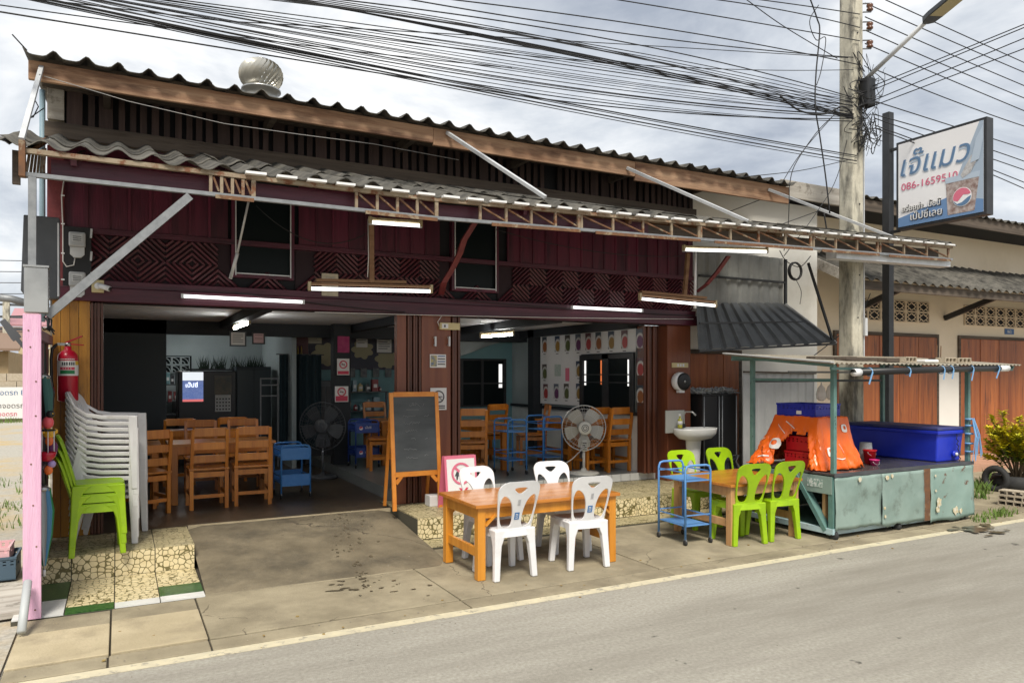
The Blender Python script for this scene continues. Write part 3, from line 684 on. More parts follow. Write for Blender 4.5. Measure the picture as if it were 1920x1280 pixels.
# side truss at the left end, running back to the wall
aput(bar('side_chord', steel, None, (-0.60, YA+.03, zb(-.6)), (-0.60, 8.25, zb(-.6)+.42), 0.04, 0.04)); aput(bar('side_chord', rust, None, (-0.60, YA+.03, zt(-.6)), (-0.60, 8.25, 4.02), 0.04, 0.04))
for i in range(6):
    y = YA+.05+i*.28; f = (y-YA)/1.8
    aput(bar('truss_diagonal', steel_r, None, (-0.60, y, zb(-.6)+.42*f+.02), (-0.60, y+.2, zt(-.6)+.53*(f+.1)-.02), 0.018, 0.018))
aput(box('end_plate', rust, None, -0.64, -0.60, YA-.05, YA+.03, 3.24, 3.50))
aput(bar('valance_and_shade_board', maroon_x, None, (-0.45, 6.56, zb(0)+.088), (2.6, 6.56, zb(2.6)+.088), 0.02, 0.14)); aput(bar('valance_and_shade_board', maroon_x, None, (2.601, 6.56, zb(2.6)+.088), (5.2, 6.56, zb(5.2)+.088), 0.02, 0.14)); aput(bar('valance_and_shade_board', greyw, None, (5.201, 6.58, zb(5.2)+.085), (10.5, 6.58, zb(10.5)+.085), 0.02, 0.13))  # last, grey board is added to paint the shade behind the right-hand truss
# rafters from wall to truss
for x in (-.3, 1.0, 2.3, 3.6, 4.9, 6.2, 7.2): aput(bar('rafter', rust if x > 4 else maroon_x, None, (x, YA+.03, zt(x)-.03), (x, 8.24, 3.93), 0.04, 0.06))
for y in (6.9, 7.4, 7.9):
    f = (y-YA)/1.8; aput(bar('purlin', steel_r, None, (X0+.05, y, zt(X0)+.46*f-.0), (7.35, y, zt(7.35)+.36*f), 0.03, 0.03))
random.seed(5)
x = -0.74
while x < 7.3:
    x1 = x+0.5; dz = random.uniform(-.008, .008)
    aput(sheet('roof_sheet', roofc, None, x-.015, x1+.015, 6.40+random.uniform(-.02, .03), zt(x)+.025+dz, 7.42, zt(x)*.45+4.05*.55-.02+dz, 0.25, 0.06, 1.3))
    aput(sheet('roof_sheet', roofc, None, x-.015, x1+.015, 7.26+random.uniform(-.03, .02), zt(x)*.53+4.05*.47+.0+dz, 8.24, 4.03+dz, 0.25, 0.06, 1.3))
    x = x1
while x < 10.6:
    x1 = min(x+0.5, 10.64)
    aput(sheet('roof_sheet', roofc, None, x-.015, x1+.015, 6.40, zt(x)+.03, 7.5, zt(x)+.33, 0.25, 0.045, 1.3)); x = x1
# hanging-over end tile on the left
aput(sheet('roof_sheet', roofc, None, -0.98, -0.70, 6.44, zt(-.7)+.0, 7.42, zt(-.7)+.34, 0.25, 0.06, 1.3))
aput(box('torn_board', greyw, None, -0.70, -0.65, 6.6, 6.64, 3.22, 3.47))
x = 0.87
while x < 10.4:
    o = box('edge_strip', flash, None, x+.05, x+.215, 6.375, 6.43, zt(x)+.018, zt(x)+.038); o.rotation_euler = (0, -0.0135, random.uniform(-.02, .02)); aput(o)
    x += 0.25
aput(bar('gutter', steel_l, None, (8.2, 6.56, zb(8.2)-.045), (10.64, 6.56, zb(10.6)-.05), 0.16, 0.10))
for (a, b) in (((-0.60, 7.69, 4.50), (-0.63, 6.48, 3.52)), ((3.26, 7.69, 4.52), (3.83, 6.48, 3.60)), ((5.76, 7.69, 4.45), (6.64, 6.48, 3.63)), ((8.28, 7.69, 4.47), (9.43, 6.48, 3.66))):
    aput(bar('hanger_rod', steel_l, None, a, b, 0.035, 0.035, up=(1, 0, 0)))
aput(bar('brace', steel, None, at(88, 592, Y=YA), at(356, 368, Y=YA), 0.04, 0.062, up=(0.7, 0, -0.7)))
aput(box('post', steel, None, -0.585, -0.535, 6.43, 6.47, 2.5, 3.25))
# curved maroon brackets
for (pp, yy) in (([(826, 556), (832, 530), (850, 500), (862, 475), (870, 450), (890, 418)], 7.9), ([(1306, 548), (1325, 533), (1345, 510), (1366, 480)], 7.7)):
    P_ = [at(a, b, Y=yy+(0.45 if i == 0 else 0.25-0.1*i)) for i, (a, b) in enumerate(pp)]
    r_ = [[p+Vector((dx, dy, 0)) for dx, dy in ((-.035, -.02), (.035, -.02), (.035, .02), (-.035, .02))] for p in P_]
    c0 = P_[0]; r_ = [[q-c0 for q in rr] for rr in r_]
    aput(MB().loft(r_).build('bracket', maroon_post, None, loc=c0, bevel=0.004))
# ================================================================== NEIGHBOUR HOUSE (right)
YN = 9.2
nh = thing('neighbour_house', 'beige rendered shophouse with orange wooden folding doors and breeze block vents', 'house', (14, 9.2, 0))
def nput(o): o.parent = nh; o.location -= nh.location; return o
def nbox(name, m, *a, **k): return nput(box(name, m, None, *a, **k))
nbox('wall', offwhite, 7.43, 10.45, 8.64, 8.9, 0.0, 4.62)
nbox('wall', beige, 10.45, 24, YN, YN+.2, 0.0, 5.0); nbox('wall', offwhite, 10.40, 10.45, 8.9, YN+.2, 0, 4.62)
nbox('porch_floor', mat('terracotta porch tile', (0.42, 0.23, 0.15), (0.48, 0.28, 0.19), scale=3, rough=0.6), 10.46, 24, 8.0, YN, 0.0, 0.13)
nbox('white_pier', offwhite, 14.66, 15.34, YN-.035, YN, 0.13, 2.0)
def folding_door(x0, x1, y, z0, z1, nl):
    d = nput(box('door', doorw, None, x0, x1, y-.012, y+.01, z0, z1)); w = (x1-x0)/nl
    for i in range(nl):
        o = box('door_leaf', doorw, d, x0+w*i+.006, x0+w*(i+1)-.006, y-.035-random.uniform(0, .012), y-.012, z0, z1-.01, bevel=0.004); o.location -= d.location+nh.location
    for (a, b, c_, e_) in ((x0-.06, x0, z0, z1+.06), (x1, x1+.06, z0, z1+.06), (x0, x1, z1, z1+.06)):
        o = box('frame', greyw, d, a, b, y-.04, y-.001, c_, e_); o.location -= d.location+nh.location
    return d
folding_door(11.6, 14.60, YN-.002, 0.14, 2.55, 5); folding_door(15.40, 18.8, YN-.002, 0.14, 2.55, 5); folding_door(19.4, 22.4, YN-.002, .14, 2.55, 5)
folding_door(7.62, 8.62, 8.638, 0.05, 2.12, 3)
pl_ = nbox('number_plate', inkblue, 17.05, 17.4, YN-.012, YN-.002, 2.68, 2.80)
t_ = text('plate_text', '86/2', 0.09, paper, nh, frame_M(Vector((17.22, YN-.014, 2.71))-nh.location, (1, 0, 0), (0, 0, 1)), 'CENTER')
# breeze blocks
def breeze(s):
    b = MB(); t = .012
    for (p, q, u, v) in ((0, s, 0, t), (0, s, s-t, s), (0, t, t, s-t), (s-t, s, t, s-t)): b.box(p, q, .045, .07, u, v)
    c_ = s/2
    for r_, w in ((0.36, .012),):
        P_ = [(c_+s*r_, .055, c_), (c_, .055, c_+s*r_), (c_-s*r_, .055, c_), (c_, .055, c_-s*r_)]
        for i in range(4): b.beam(P_[i], P_[(i+1) % 4], .012, w, up=(0, 0, 1))
    for (u, v) in ((0, 0), (s, 0), (0, s), (s, s)): b.beam((u, .055, v), (c_+(u-c_)*.42, .055, c_+(v-c_)*.40), .010, .012, up=(0, 1, 0))
    b.v = [(x*1.82, y, z) for x, y, z in b.v]
    return b.mesh('breeze_block')
bm_ = breeze(0.205)
for (x0, n_) in ((11.74, 7), (15.56, 7), (19.4, 7)):
    nbox('vent_shade_sheet', dark, x0, x0+n_*.376, YN-.004, YN-.001, 2.83, 3.25)  # flat near-black sheet paints the shade in the block openings
    for r_ in range(2):
        for i in range(n_): nput(put('breeze_block', bm_, blockc, None, (x0+i*.376, YN-.075, 2.83+r_*.208)))
# lower tiled awning of the house
random.seed(9)
x = 10.6
while x < 22:
    x1 = x+0.75; dz = random.uniform(-.01, .01)
    nput(sheet('roof_sheet', roofc, None, x-.01, x1+.01, 7.92, 3.34+dz, YN, 3.98+dz, 0.25, 0.055, 1.2)); x = x1
for a, b in ((10.62, 14), (14.0, 18), (18, 22)): nbox('eave_board', greyw, a+.002, b-.002, 7.99, 8.03, 3.20, 3.345, bevel=0.004)
nput(bar('barge_board', oldboard, None, (10.57, 7.95, 3.30), (10.57, YN, 3.94), 0.03, 0.16))
for x in (12.0, 14.9, 18.2): nput(bar('strut', blackm, None, (x, YN-.01, 2.95), (x, 8.15, 3.30), 0.07, 0.10))
# upper roof
x = 8.9
while x < 22:
    x1 = x+0.75; dz = random.uniform(-.01, .01)
    nput(sheet('roof_sheet', roofc, None, x-.01, x1+.01, 8.28, 4.80+dz, 13.0, 5.6+dz, 0.25, 0.05, 1.3)); x = x1
nbox('eave_board', oldboard, 8.74, 10.3, 7.86, 7.90, 4.46, 4.72, bevel=0.004)
nbox('eave_board', greyw, 10.35, 22, 8.33, 8.37, 4.60, 4.80, bevel=0.004)
nbox('soffit', dark, 8.74, 22, 8.38, YN+.1, 4.66, 4.70)
# ================================================================== LEAN-TO BETWEEN THE HOUSES
lt = thing('lean_to_awning', 'dark grey corrugated metal lean-to awning beside the shop corner', 'awning', (8.3, 8.2, 2.8))
def lput(o): o.parent = lt; o.location -= lt.location; return o
def trap_sheet(name, m, parent_put, A, B, C, D, nr, h):   # A,B hinge edge; D,C far edge; ribs run A->D
    A, B, C, D = map(Vector, (A, B, C, D)); nrm = (B-A).cross(D-A).normalized(); b = MB(); ra = []; rd = []
    for i in range(nr):
        for (f, k_) in ((0, 0), (.55, 0), (.68, 1), (.86, 1)):
            t = (i+f)/nr; ra.append(A.lerp(B, t)+nrm*h*k_); rd.append(D.lerp(C, t)+nrm*h*k_)
    ra.append(B); rd.append(C); c0 = A
    ring = [[p-c0 for p in ra]+[p-nrm*.004-c0 for p in reversed(ra)], [p-c0 for p in rd]+[p-nrm*.004-c0 for p in reversed(rd)]]
    return parent_put(b.loft(ring).build(name, m, None, loc=c0))
trap_sheet('panel', zincg, lput, (7.45, 8.25, 2.86), (9.2, 8.25, 2.86), (9.2, 8.25, 3.62), (7.45, 8.25, 3.62), 8, -0.02)
trap_sheet('awning_sheet', zincd, lput, (7.40, 8.23, 2.84), (9.15, 8.23, 2.92), (9.42, 7.45, 2.28), (7.10, 7.85, 2.15), 10, 0.03)
lput(bar('frame_bar', blackm, None, (9.22, 8.22, 2.85), (9.22, 8.22, 3.6), .04, .04)); lput(bar('frame_bar', blackm, None, (7.45, 8.22, 3.24), (9.2, 8.22, 3.24), .03, .03))
lput(bar('frame_bar', blackm, None, (7.12, 7.86, 2.13), (9.42, 7.46, 2.255), .03, .03)); lput(bar('frame_bar', steel_l, None, (9.2, 8.2, 2.90), (9.44, 7.46, 2.27), .03, .03))
lput(bar('stay', blackm, None, (9.0, 7.6, 3.45), (9.40, 7.5, 2.32), .03, .03)); lput(bar('cross_bar', blackm, None, (7.3, 8.05, 2.53), (9.28, 7.85, 2.60), .025, .025))
# ================================================================== UTILITY POLE
PX, PY = 9.19, 7.02
up_ = thing('utility_pole', 'square weathered concrete utility pole between the shop and the beige house', 'utility pole', (PX, PY, 0))
b = MB(); w0, w1 = .122, .108
b.loft([[(-w0, -w0, 0), (w0, -w0, 0), (w0, w0, 0), (-w0, w0, 0)], [(-w1, -w1, 9), (w1, -w1, 9), (w1, w1, 9), (-w1, w1, 9)]])
b.build('shaft', polec, up_, bevel=0.02)
for z in (2.6, 3.2, 4.2, 4.9, 5.6, 6.1, 6.6):
    MB().lathe([(0.012, 0), (0.012, .006)], n=8, axis='y').build('bolt_hole', black, up_, loc=(random.uniform(-.02, .03), -w1-.016, z))
for z in (6.98, 6.72, 6.46):
    bar('bracket', steel, up_, (.12, -.06, z-.1), (.12, -.06, z+.1), .04, .02)
    for zz in (z+.07, z-.05):
        bar('bracket_arm', steel, up_, (.12, -.1, zz), (.22, -.16, zz), .03, .008)
    MB().lathe([(.02, -.05), (.045, -.04), (.045, -.02), (.025, -.005), (.045, .015), (.045, .04), (.02, .05)], n=12).build('insulator', insul, up_, smooth=True, loc=(.20, -.15, z+.01))
bar('conduit', steel_l, up_, (.15, -.09, 2.0), (.15, -.09, 5.2), .02, .02); box('meter_box', steel_l, up_, .12, .17, -.14, -.05, 2.35, 2.6)
box('splice_box', black, up_, .0, .17, -.27, -.13, 5.55, 5.95, bevel=.02)
box('splice_box', purple, up_, .10, .2, -.24, -.13, 5.75, 5.95, bevel=.02)
# lamp
lamp = thing('street_lamp', 'grey flat street lamp on a slanting arm clamped to the utility pole', 'street lamp', (PX, PY-.12, 5.9))
A_ = Vector((PX+.1, PY-.15, 5.95)); B_ = at(1735, 42, Y=5.9)
o = pipe('arm', steel_l, None, [A_, B_], .03); o.parent = lamp; o.location -= lamp.location
C_ = at(1812, -22, Y=5.2)
hd = MB(); d = (C_-B_); L_ = d.length; d.normalize()
hd.loft([[Vector((x, y, z)) for x, y, z in ((-w/2, 0, -h/2), (w/2, 0, -h/2), (w/2, 0, h/2), (-w/2, 0, h/2))] for w, h in ((.06, .06),)]*1+[[Vector((x, yy, z)) for x, z in ((-w/2, -h/2), (w/2, -h/2), (w/2, h/2), (-w/2, h/2))] for yy, w, h in ((.06, .16, .08), (.2, .20, .07), (L_, .20, .05))])
o = hd.build('lamp_head', greyd, lamp, bevel=.01, loc=B_-lamp.location); o.rotation_euler = d.to_track_quat('Y', 'Z').to_euler()
pn = MB().box(-.085, .085, .22, L_-.02, -.041, -.034).build('light_panel', mat('lamp diffuser', (.45, .38, .2), rough=.4), lamp, loc=B_-lamp.location); pn.rotation_euler = o.rotation_euler
# ================================================================== SHOP SIGN ON BLACK POST
sg = thing('hanging_sign', 'square white and blue lettered shop sign with drink glass on a black post', 'sign', (10.66, 7.5, 0))
def gput(o): o.parent = sg; o.location -= sg.location; return o
gput(box('post', blackm, None, 10.60, 10.72, 7.42, 7.54, 0, 5.9, bevel=.006))
SX = 10.60; Y0, Y1, Z0, Z1 = 7.30, 5.95, 4.02, 5.37
gput(box('sign_box', blackm, None, SX, SX+.16, Y1, Y0, Z0, Z1, bevel=.005))
S = Y0-Y1
def sp(u, v, k=0): return Vector((SX-.004-.0025*k, Y0-u*S, Z0+v*S))
def spoly(name, uv, m, k):
    p = [sp(u, v, k) for u, v in uv]; c = p[0]
    return gput(MB().poly([q-c for q in p], (-.002, 0, 0)).build(name, m, None, loc=c))
spoly('face', [(.03, .03), (.97, .03), (.97, .97), (.03, .97)], signw, 0)
spoly('blue_band', [(.03, .03), (.97, .03), (.97, .16), (.62, .26), (.03, .13)], mat('mid blue sign print', (.14, .25, .45), rough=.5), 1)
spoly('blue_band', [(.62, .26), (.97, .16), (.97, .97), (.93, .97)], mat('light blue sign print', (.36, .44, .54), rough=.5), 1)
spoly('glass_print', [(.60, .06), (.88, .06), (.93, .42), (.58, .42)], cola, 2)
spoly('glass_print', [(.58, .40), (.93, .40), (.94, .46), (.57, .46)], signpale, 3)
spoly('bottle_print', [(.76, .42), (.84, .46), (.93, .62), (.91, .66), (.85, .64), (.74, .46)], mat('bottle glass print', (.34, .32, .32), (.6, .6, .6), scale=20, rough=.3), 4)
spoly('bottle_print', [(.84, .56), (.93, .58), (.97, .78), (.97, .92), (.90, .80)], signpale, 5)
Mg = lambda u, v, k: frame_M(sp(u, v, k)-sg.location, (0, -1, 0), (0, 0, 1))
def half(a0, a1, cut, r): return [(r*math.cos(R(a)), r*math.sin(R(a))) for a in range(a0, a1+1, 10)]
disc_print('emblem', circ(0, 0, .135, 28), [], signw, sg, Mg(.755, .225, 5))
disc_print('emblem_red', half(15, 195, 0, .126)+[(-.06, -.055), (.02, .03), (.09, .02)], [], rose, sg, Mg(.755, .225, 6))
disc_print('emblem_blue', half(200, 360, 0, .126)+[(.08, -.02), (.0, -.075), (-.07, -.09)], [], signblue, sg, Mg(.755, .225, 6))
text('lettering', 'เจ๊แมว', .40, signpale, sg, Mg(.075, .585, 2), shear=.25, thick=.003, width=1.02)
text('lettering', 'เจ๊แมว', .44, signblue, sg, Mg(.06, .60, 4), shear=.25, thick=.003, width=1.05)
text('lettering', '086-1659510', .155, mat('rose number print', (.62, .13, .22), rough=.5), sg, Mg(.07, .435, 3), thick=.003, width=.86)
text('lettering', 'อร่อยซ่า...มื้อนี้', .13, ink, sg, Mg(.085, .185, 3), thick=.003, width=.60); text('lettering', 'อร่อยซ่า...มื้อนี้', .13, paper, sg, Mg(.075, .195, 5), thick=.003, width=.60)
text('lettering', 'เป๊ปซี่เลย', .15, ink, sg, Mg(.19, .075, 3), thick=.003, width=.48); text('lettering', 'เป๊ปซี่เลย', .15, paper, sg, Mg(.18, .085, 5), thick=.003, width=.48)
for z in (4.02, 5.30): gput(bar('bracket', blackm, None, (10.66, 7.45, z), (10.66, 7.28, z), .04, .04))
# ================================================================== OVERHEAD CABLES
def quad(p):
    (x1, z1), (x2, z2), (x3, z3) = p
    return lambda x: z1*(x-x2)*(x-x3)/((x1-x2)*(x1-x3))+z2*(x-x1)*(x-x3)/((x2-x1)*(x2-x3))+z3*(x-x1)*(x-x2)/((x3-x1)*(x3-x2))
def wire(pts, Y=6.85, r=.007, label='black overhead cable strung along the street above the shop roof', group='overhead street cables', ext=9.0, n=26, ext_r=0.0):
    P_ = [at(a, b, Y=Y) for a, b in pts]
    if len(P_) == 2: f = lambda x: P_[0].z+(P_[1].z-P_[0].z)*(x-P_[0].x)/(P_[1].x-P_[0].x)
    else: f = quad([(p.x, p.z) for p in P_])
    xa = P_[0].x; xb = P_[-1].x
    Q_ = [Vector((xa+(xb-xa)*i/n, Y, f(xa+(xb-xa)*i/n))) for i in range(n+1)]
    if ext: g0 = (f(xa+.05)-f(xa))/.05; Q_ = [Vector((xa-ext, Y, f(xa)-g0*ext*.6))]+Q_       # runs on along the street
    if ext_r: Q_.append(Vector((xb+ext_r, Y, f(xb)+.02*ext_r)))
    o = pipe('overhead_cable', cable, None, Q_, r, 5); return tag(o, label, 'cable', group)
random.seed(21)
T_ = 'thick black cable bundle sagging over the shop roof to the pole'
for d_ in (0, 3, 9, 14): wire([(95-d_*2, 0+d_*.2), (960, 174+d_), (1606, 292+d_*1.1)], r=.008 if d_ in (0, 9) else .005, Y=6.84)
for i in range(16):
    f = i/15
    wire([(110+210*f+random.uniform(-20, 20), 0), (960, 168-82*f+random.uniform(-3, 3)), (1598, 226-38*f+random.uniform(-5, 5))], r=random.choice([.004, .004, .005, .006]), Y=6.80+.08*random.random())
for d_ in (0, 2.5, 5): wire([(545+d_*3, 0), (960, 76+d_), (1600, 218+d_)], r=.009, Y=6.86, label=T_, group='thick cable bundle')
for i in range(6): wire([(505+i*22, 0), (960, 60+i*4-i*i*.9), (1600, 186+i*7)], r=.005, Y=6.82)
for p in ([(850, 0), (1200, 47), (1612, 122)], [(770, 0), (960, 32), (1600, 108)], [(640, 0), (960, 43), (1612, 187)], [(1158, 0), (1400, 40), (1612, 77)], [(1345, 0), (1480, 22), (1612, 52)], [(1425, 0), (1520, 13), (1612, 27)],
          [(420, 40), (960, 71), (1590, 109)], [(530, 48), (960, 102), (1600, 131)], [(0, 10), (330, 55), (960, 128)], [(960, 178), (1250, 210), (1600, 222)]):
    wire(p, r=.007 if p[0][0] > 600 else .005, Y=6.88)
for p in ([(1622, 6), (1712, 46), (1930, 140)], [(1660, 0), (1735, 34), (1930, 122)], [(1622, 32), (1690, 62), (1930, 165)], [(1622, 57), (1667, 77), (1930, 188)], [(1622, 82), (1650, 94), (1930, 212)], [(1640, 130), (1700, 155), (1930, 240)], [(1640, 190), (1870, 263), (1930, 282)],
          [(1640, 215), (1870, 285), (1930, 306)], [(1640, 222), (1866, 300), (1930, 322)], [(1640, 235), (1870, 322), (1930, 346)], [(1640, 240), (1866, 330), (1930, 358)]):
    wire(p, r=.008, ext=0, ext_r=28.0, Y=7.0, label='black overhead cable running on past the utility pole', group='cables beyond the pole', n=12)
for (a, b) in (((1700, 120), (1935, 40)), ((1700, 128), (1935, 46)), ((1700, 150), (1935, 66)), ((1700, 160), (1935, 86))):
    A_ = Vector((PX+.1, PY-.1, at(a[0], a[1], X=9.0).z-.0)); B_ = at(b[0], b[1], X=9.6); B_ = A_+(B_-A_)*3.0
    tag(pipe('crossing_cable', cable, None, [A_, B_], .007, 5), 'thin black cable crossing the road from the utility pole', 'cable', 'cables crossing the road')
# droppers and stray lines near the pole
def drop(px, Y, r=.008, label='black cable hanging loosely beside the utility pole', name='hanging_cable', group='loose hanging cables'):
    K = [at(a, b, Y=Y) for a, b in px]; Q_ = []
    for i in range(len(K)-1):
        p0, p1, p2, p3 = K[max(i-1, 0)], K[i], K[i+1], K[min(i+2, len(K)-1)]
        for j in range(6):
            t = j/6; Q_.append(0.5*((2*p1)+(p2-p0)*t+(2*p0-5*p1+4*p2-p3)*t*t+(3*p1-p0-3*p2+p3)*t**3))
    Q_.append(K[-1]); o = pipe(name, cable, None, Q_, r, 5); return tag(o, label, 'cable', group)
drop([(1518, -5), (1532, 35), (1537, 60), (1530, 140), (1529, 200), (1538, 260), (1548, 330), (1556, 400)], 6.78, .010, label='thick black cable hanging straight down beside the utility pole', group=None)
drop([(1535, 10), (1518, 40), (1530, 75), (1548, 72), (1540, 130), (1531, 160)], 6.80, .006, label='thin black cable looped round the thick hanging cable', group=None)
drop([(1400, 0), (1470, 50), (1570, 110)], 6.7, .006, label='thin black cable slanting down to the top cable knot on the pole', group=None)
drop([(1463, 180), (1500, 208), (1545, 214), (1580, 200), (1600, 215)], 6.75, .012, label='thick black cable kinking up just before it meets the pole', group=None)
drop([(1565, 215), (1530, 250), (1490, 310), (1480, 350)], 6.75, .006, label='thin black cable curving from the pole down to the roof end', group=None); drop([(1560, 220), (1500, 290), (1465, 345)], 6.76, .005, label='second thin black cable falling from the pole towards the fascia end', group=None)
drop([(1590, 300), (1500, 320), (1380, 333)], 6.9, .005, label='thin black cable running from the pole towards the shop fascia', group=None)
drop([(1480, 350), (1478, 420), (1470, 470)], 7.2, .006, label='thin black cable dropping from the bleached eave board', group=None); drop([(1600, 210), (1570, 330), (1530, 400), (1470, 480)], 7.0, .005, label='thin black cable slanting behind the pole down to the awning', group=None)
drop([(1545, 400), (1550, 440), (1540, 470)], 7.1, .010, label='short thick black cable hanging beside the off-white wall', group=None); drop([(1440, 430), (1500, 408), (1550, 390)], 7.6, .006, label='black cable rising from the awning to the bleached eave board', group=None)
drop([(1312, 372), (1360, 395), (1400, 415)], 7.9, .006, label='black cable lying along the off-white wall under a hanger rod', group=None); drop([(1365, 398), (1432, 372)], 7.9, .006, label='short black cable crossing the off-white wall below the fascia', group=None)
drop([(1462, 470), (1475, 490), (1500, 500), (1520, 480)], 8.2, .007, label='black cable curling beside the cable coil', group=None); drop([(1490, 520), (1502, 545), (1500, 570)], 8.2, .005, label='thin black cable dangling under the cable coil', group=None)
drop([(1524, 668), (1560, 640), (1610, 595), (1632, 550)], 7.3, .007, label='black cable rising from the cart roof past the pole', group=None)
coil = MB()
for i in range(5): coil.ring((0, .01*i, 0), .13+.008*math.sin(i*2), .008, 'y', 28, 5)
tag(coil.build('cable_coil', cable, None, smooth=True, loc=at(1493, 508, Y=8.1)), 'coil of black cable hung under the awning by the grey barge board', 'cable')
random.seed(33)
tg = MB()
for i in range(46):
    cx_, cy_, cz_ = random.gauss(.10, .10), -.16+random.gauss(0, .04), random.choice([random.gauss(5.85, .15), random.gauss(5.45, .16), random.gauss(5.15, .1)])
    K = [Vector((cx_+random.gauss(0, .13), cy_+random.gauss(0, .05), cz_+random.gauss(0, .13))) for _ in range(5)]
    Q_ = []
    for a in range(4):
        p0, p1, p2, p3 = K[max(a-1, 0)], K[a], K[a+1], K[min(a+2, 4)]
        for j in range(5):
            t = j/5; Q_.append(0.5*((2*p1)+(p2-p0)*t+(2*p0-5*p1+4*p2-p3)*t*t+(3*p1-p0-3*p2+p3)*t**3))
    tg.tube(Q_, random.choice([.004, .005, .007]), 4)
o = tg.build('cable_tangle', cable, None, loc=(PX, PY, 0)); o['label'] = 'dense tangle of black cables knotted round the utility pole'; o['category'] = 'cable'; o['kind'] = 'stuff'
# ================================================================== PLASTIC CHAIRS
def arch(w0, w1, z0, z1, rtop, n=8):
    """outline: bottom width w0, widest w1, rounded top"""
    p = [(-w0, z0), (w0, z0), (w0*.5+w1*.5, z0+(z1-z0)*.35), (w1, z1-rtop*1.15)]
    p += [(w1-rtop+rtop*math.cos(R(90*i/n)), z1-rtop*.8+rtop*.8*math.sin(R(90*i/n))) for i in range(n+1)]
    p += [(-w1+rtop-rtop*math.sin(R(90*i/n)), z1-rtop*.8+rtop*.8*math.cos(R(90*i/n))) for i in range(n+1)]
    p += [(-w1, z1-rtop*1.15), (-(w0*.5+w1*.5), z0+(z1-z0)*.35)]
    return p
def smooth_poly(p, it=2):
    for _ in range(it):
        q = []
        for i in range(len(p)):
            a = p[i]; b = p[(i+1) % len(p)]
            q += [(a[0]*.75+b[0]*.25, a[1]*.75+b[1]*.25), (a[0]*.25+b[0]*.75, a[1]*.25+b[1]*.75)]
        p = q
    return p
def leg_mesh(sx, front):
    b = MB(); yt = .165 if front else -.165; rings = []
    for (z, w, d, dx, dy) in ((.436, .170, .15, -.026, -.04), (.405, .135, .115, -.010, -.022), (.365, .092, .082, .012, -.004), (.30, .066, .060, .026, .008), (.15, .058, .050, .037, .020), (.0, .054, .047, .046, .030)):
        cx_ = sx*(.145+dx); cy_ = yt+(dy if front else -dy)
        rings.append([(cx_-w/2, cy_-d/2, z), (cx_+w/2, cy_-d/2, z), (cx_+w/2, cy_+d/2, z), (cx_-w/2, cy_+d/2, z)])
    return b.loft(rings)
def make_chair(name, m, diamond=False):
    t = thing(name, 'x y z w', 'chair')
    bend = lambda x, y, z: Vector((x, y-.185-.26*(z-.43)-.10*(z-.43)**2+.55*x*x, z))
    out = arch(.165, .205, .425, .865, .10)
    hole_h = smooth_poly([(-.065, .812), (.065, .812), (.06, .79), (0, .748), (-.06, .79)] if not diamond else [(-.05, .815), (.05, .815), (.06, .795), (0, .728), (-.06, .795)], 1)
    def side(s): return smooth_poly([(s*.044, .48), (s*.048, .60), (s*.080, .70), (s*.150, .755), (s*.182, .70), (s*.176, .58), (s*.150, .465), (s*.080, .45)], 2)
    cuts = [((x, 0, 0), (1, 0, 0)) for x in (-.15, -.1, -.05, .001, .05, .1, .15)]+[((0, z, 0), (0, 1, 0)) for z in (.5, .56, .62, .68, .74, .8)]
    me = flat_shape('backrest', out, [hole_h, side(1), side(-1)], m, .016, cuts=cuts, bend=bend, smooth=35)
    o = put('backrest', me, m, t); bv = o.modifiers.new('b', 'BEVEL'); bv.width = .005; bv.segments = 2; bv.limit_method = 'ANGLE'; bv.angle_limit = R(50)
    so_ = smooth_poly([(-.20, .15), (-.15, .205), (.15, .205), (.20, .15), (.188, -.16), (.14, -.2), (-.14, -.2), (-.188, -.16)], 2)
    se = flat_shape('seat', so_, [], m, .03, cuts=[((x, 0, 0), (1, 0, 0)) for x in (-.12, -.06, 0.001, .06, .12)]+[((0, y, 0), (0, 1, 0)) for y in (-.1, 0.001, .1)], bend=lambda x, y, z: Vector((x, z, .425+y+.22*x*x)), smooth=40)
    o = put('seat', se, m, t); bv = o.modifiers.new('b', 'BEVEL'); bv.width = .008; bv.segments = 2; bv.limit_method = 'ANGLE'; bv.angle_limit = R(50)
    rim = smooth_poly([(-.203, .153), (-.153, .208), (.153, .208), (.203, .153), (.191, -.163), (.143, -.203), (-.143, -.203), (-.191, -.163)], 2); inn = [(x*.93, y*.93) for x, y in rim]
    k_ = len(rim); b = MB(); b.loft([[(x, y, .428+.22*x*x) for x, y in rim], [(x*1.03, y*1.03, .372) for x, y in rim], [(x, y, .372) for x, y in inn], [(x, y, .415) for x, y in inn]], cap=False).build('seat_skirt', m, t, sharp=40)
    for sx in (-1, 1):
        for fr in (True, False): leg_mesh(sx, fr).build('leg', m, t, bevel=.008)
    return t
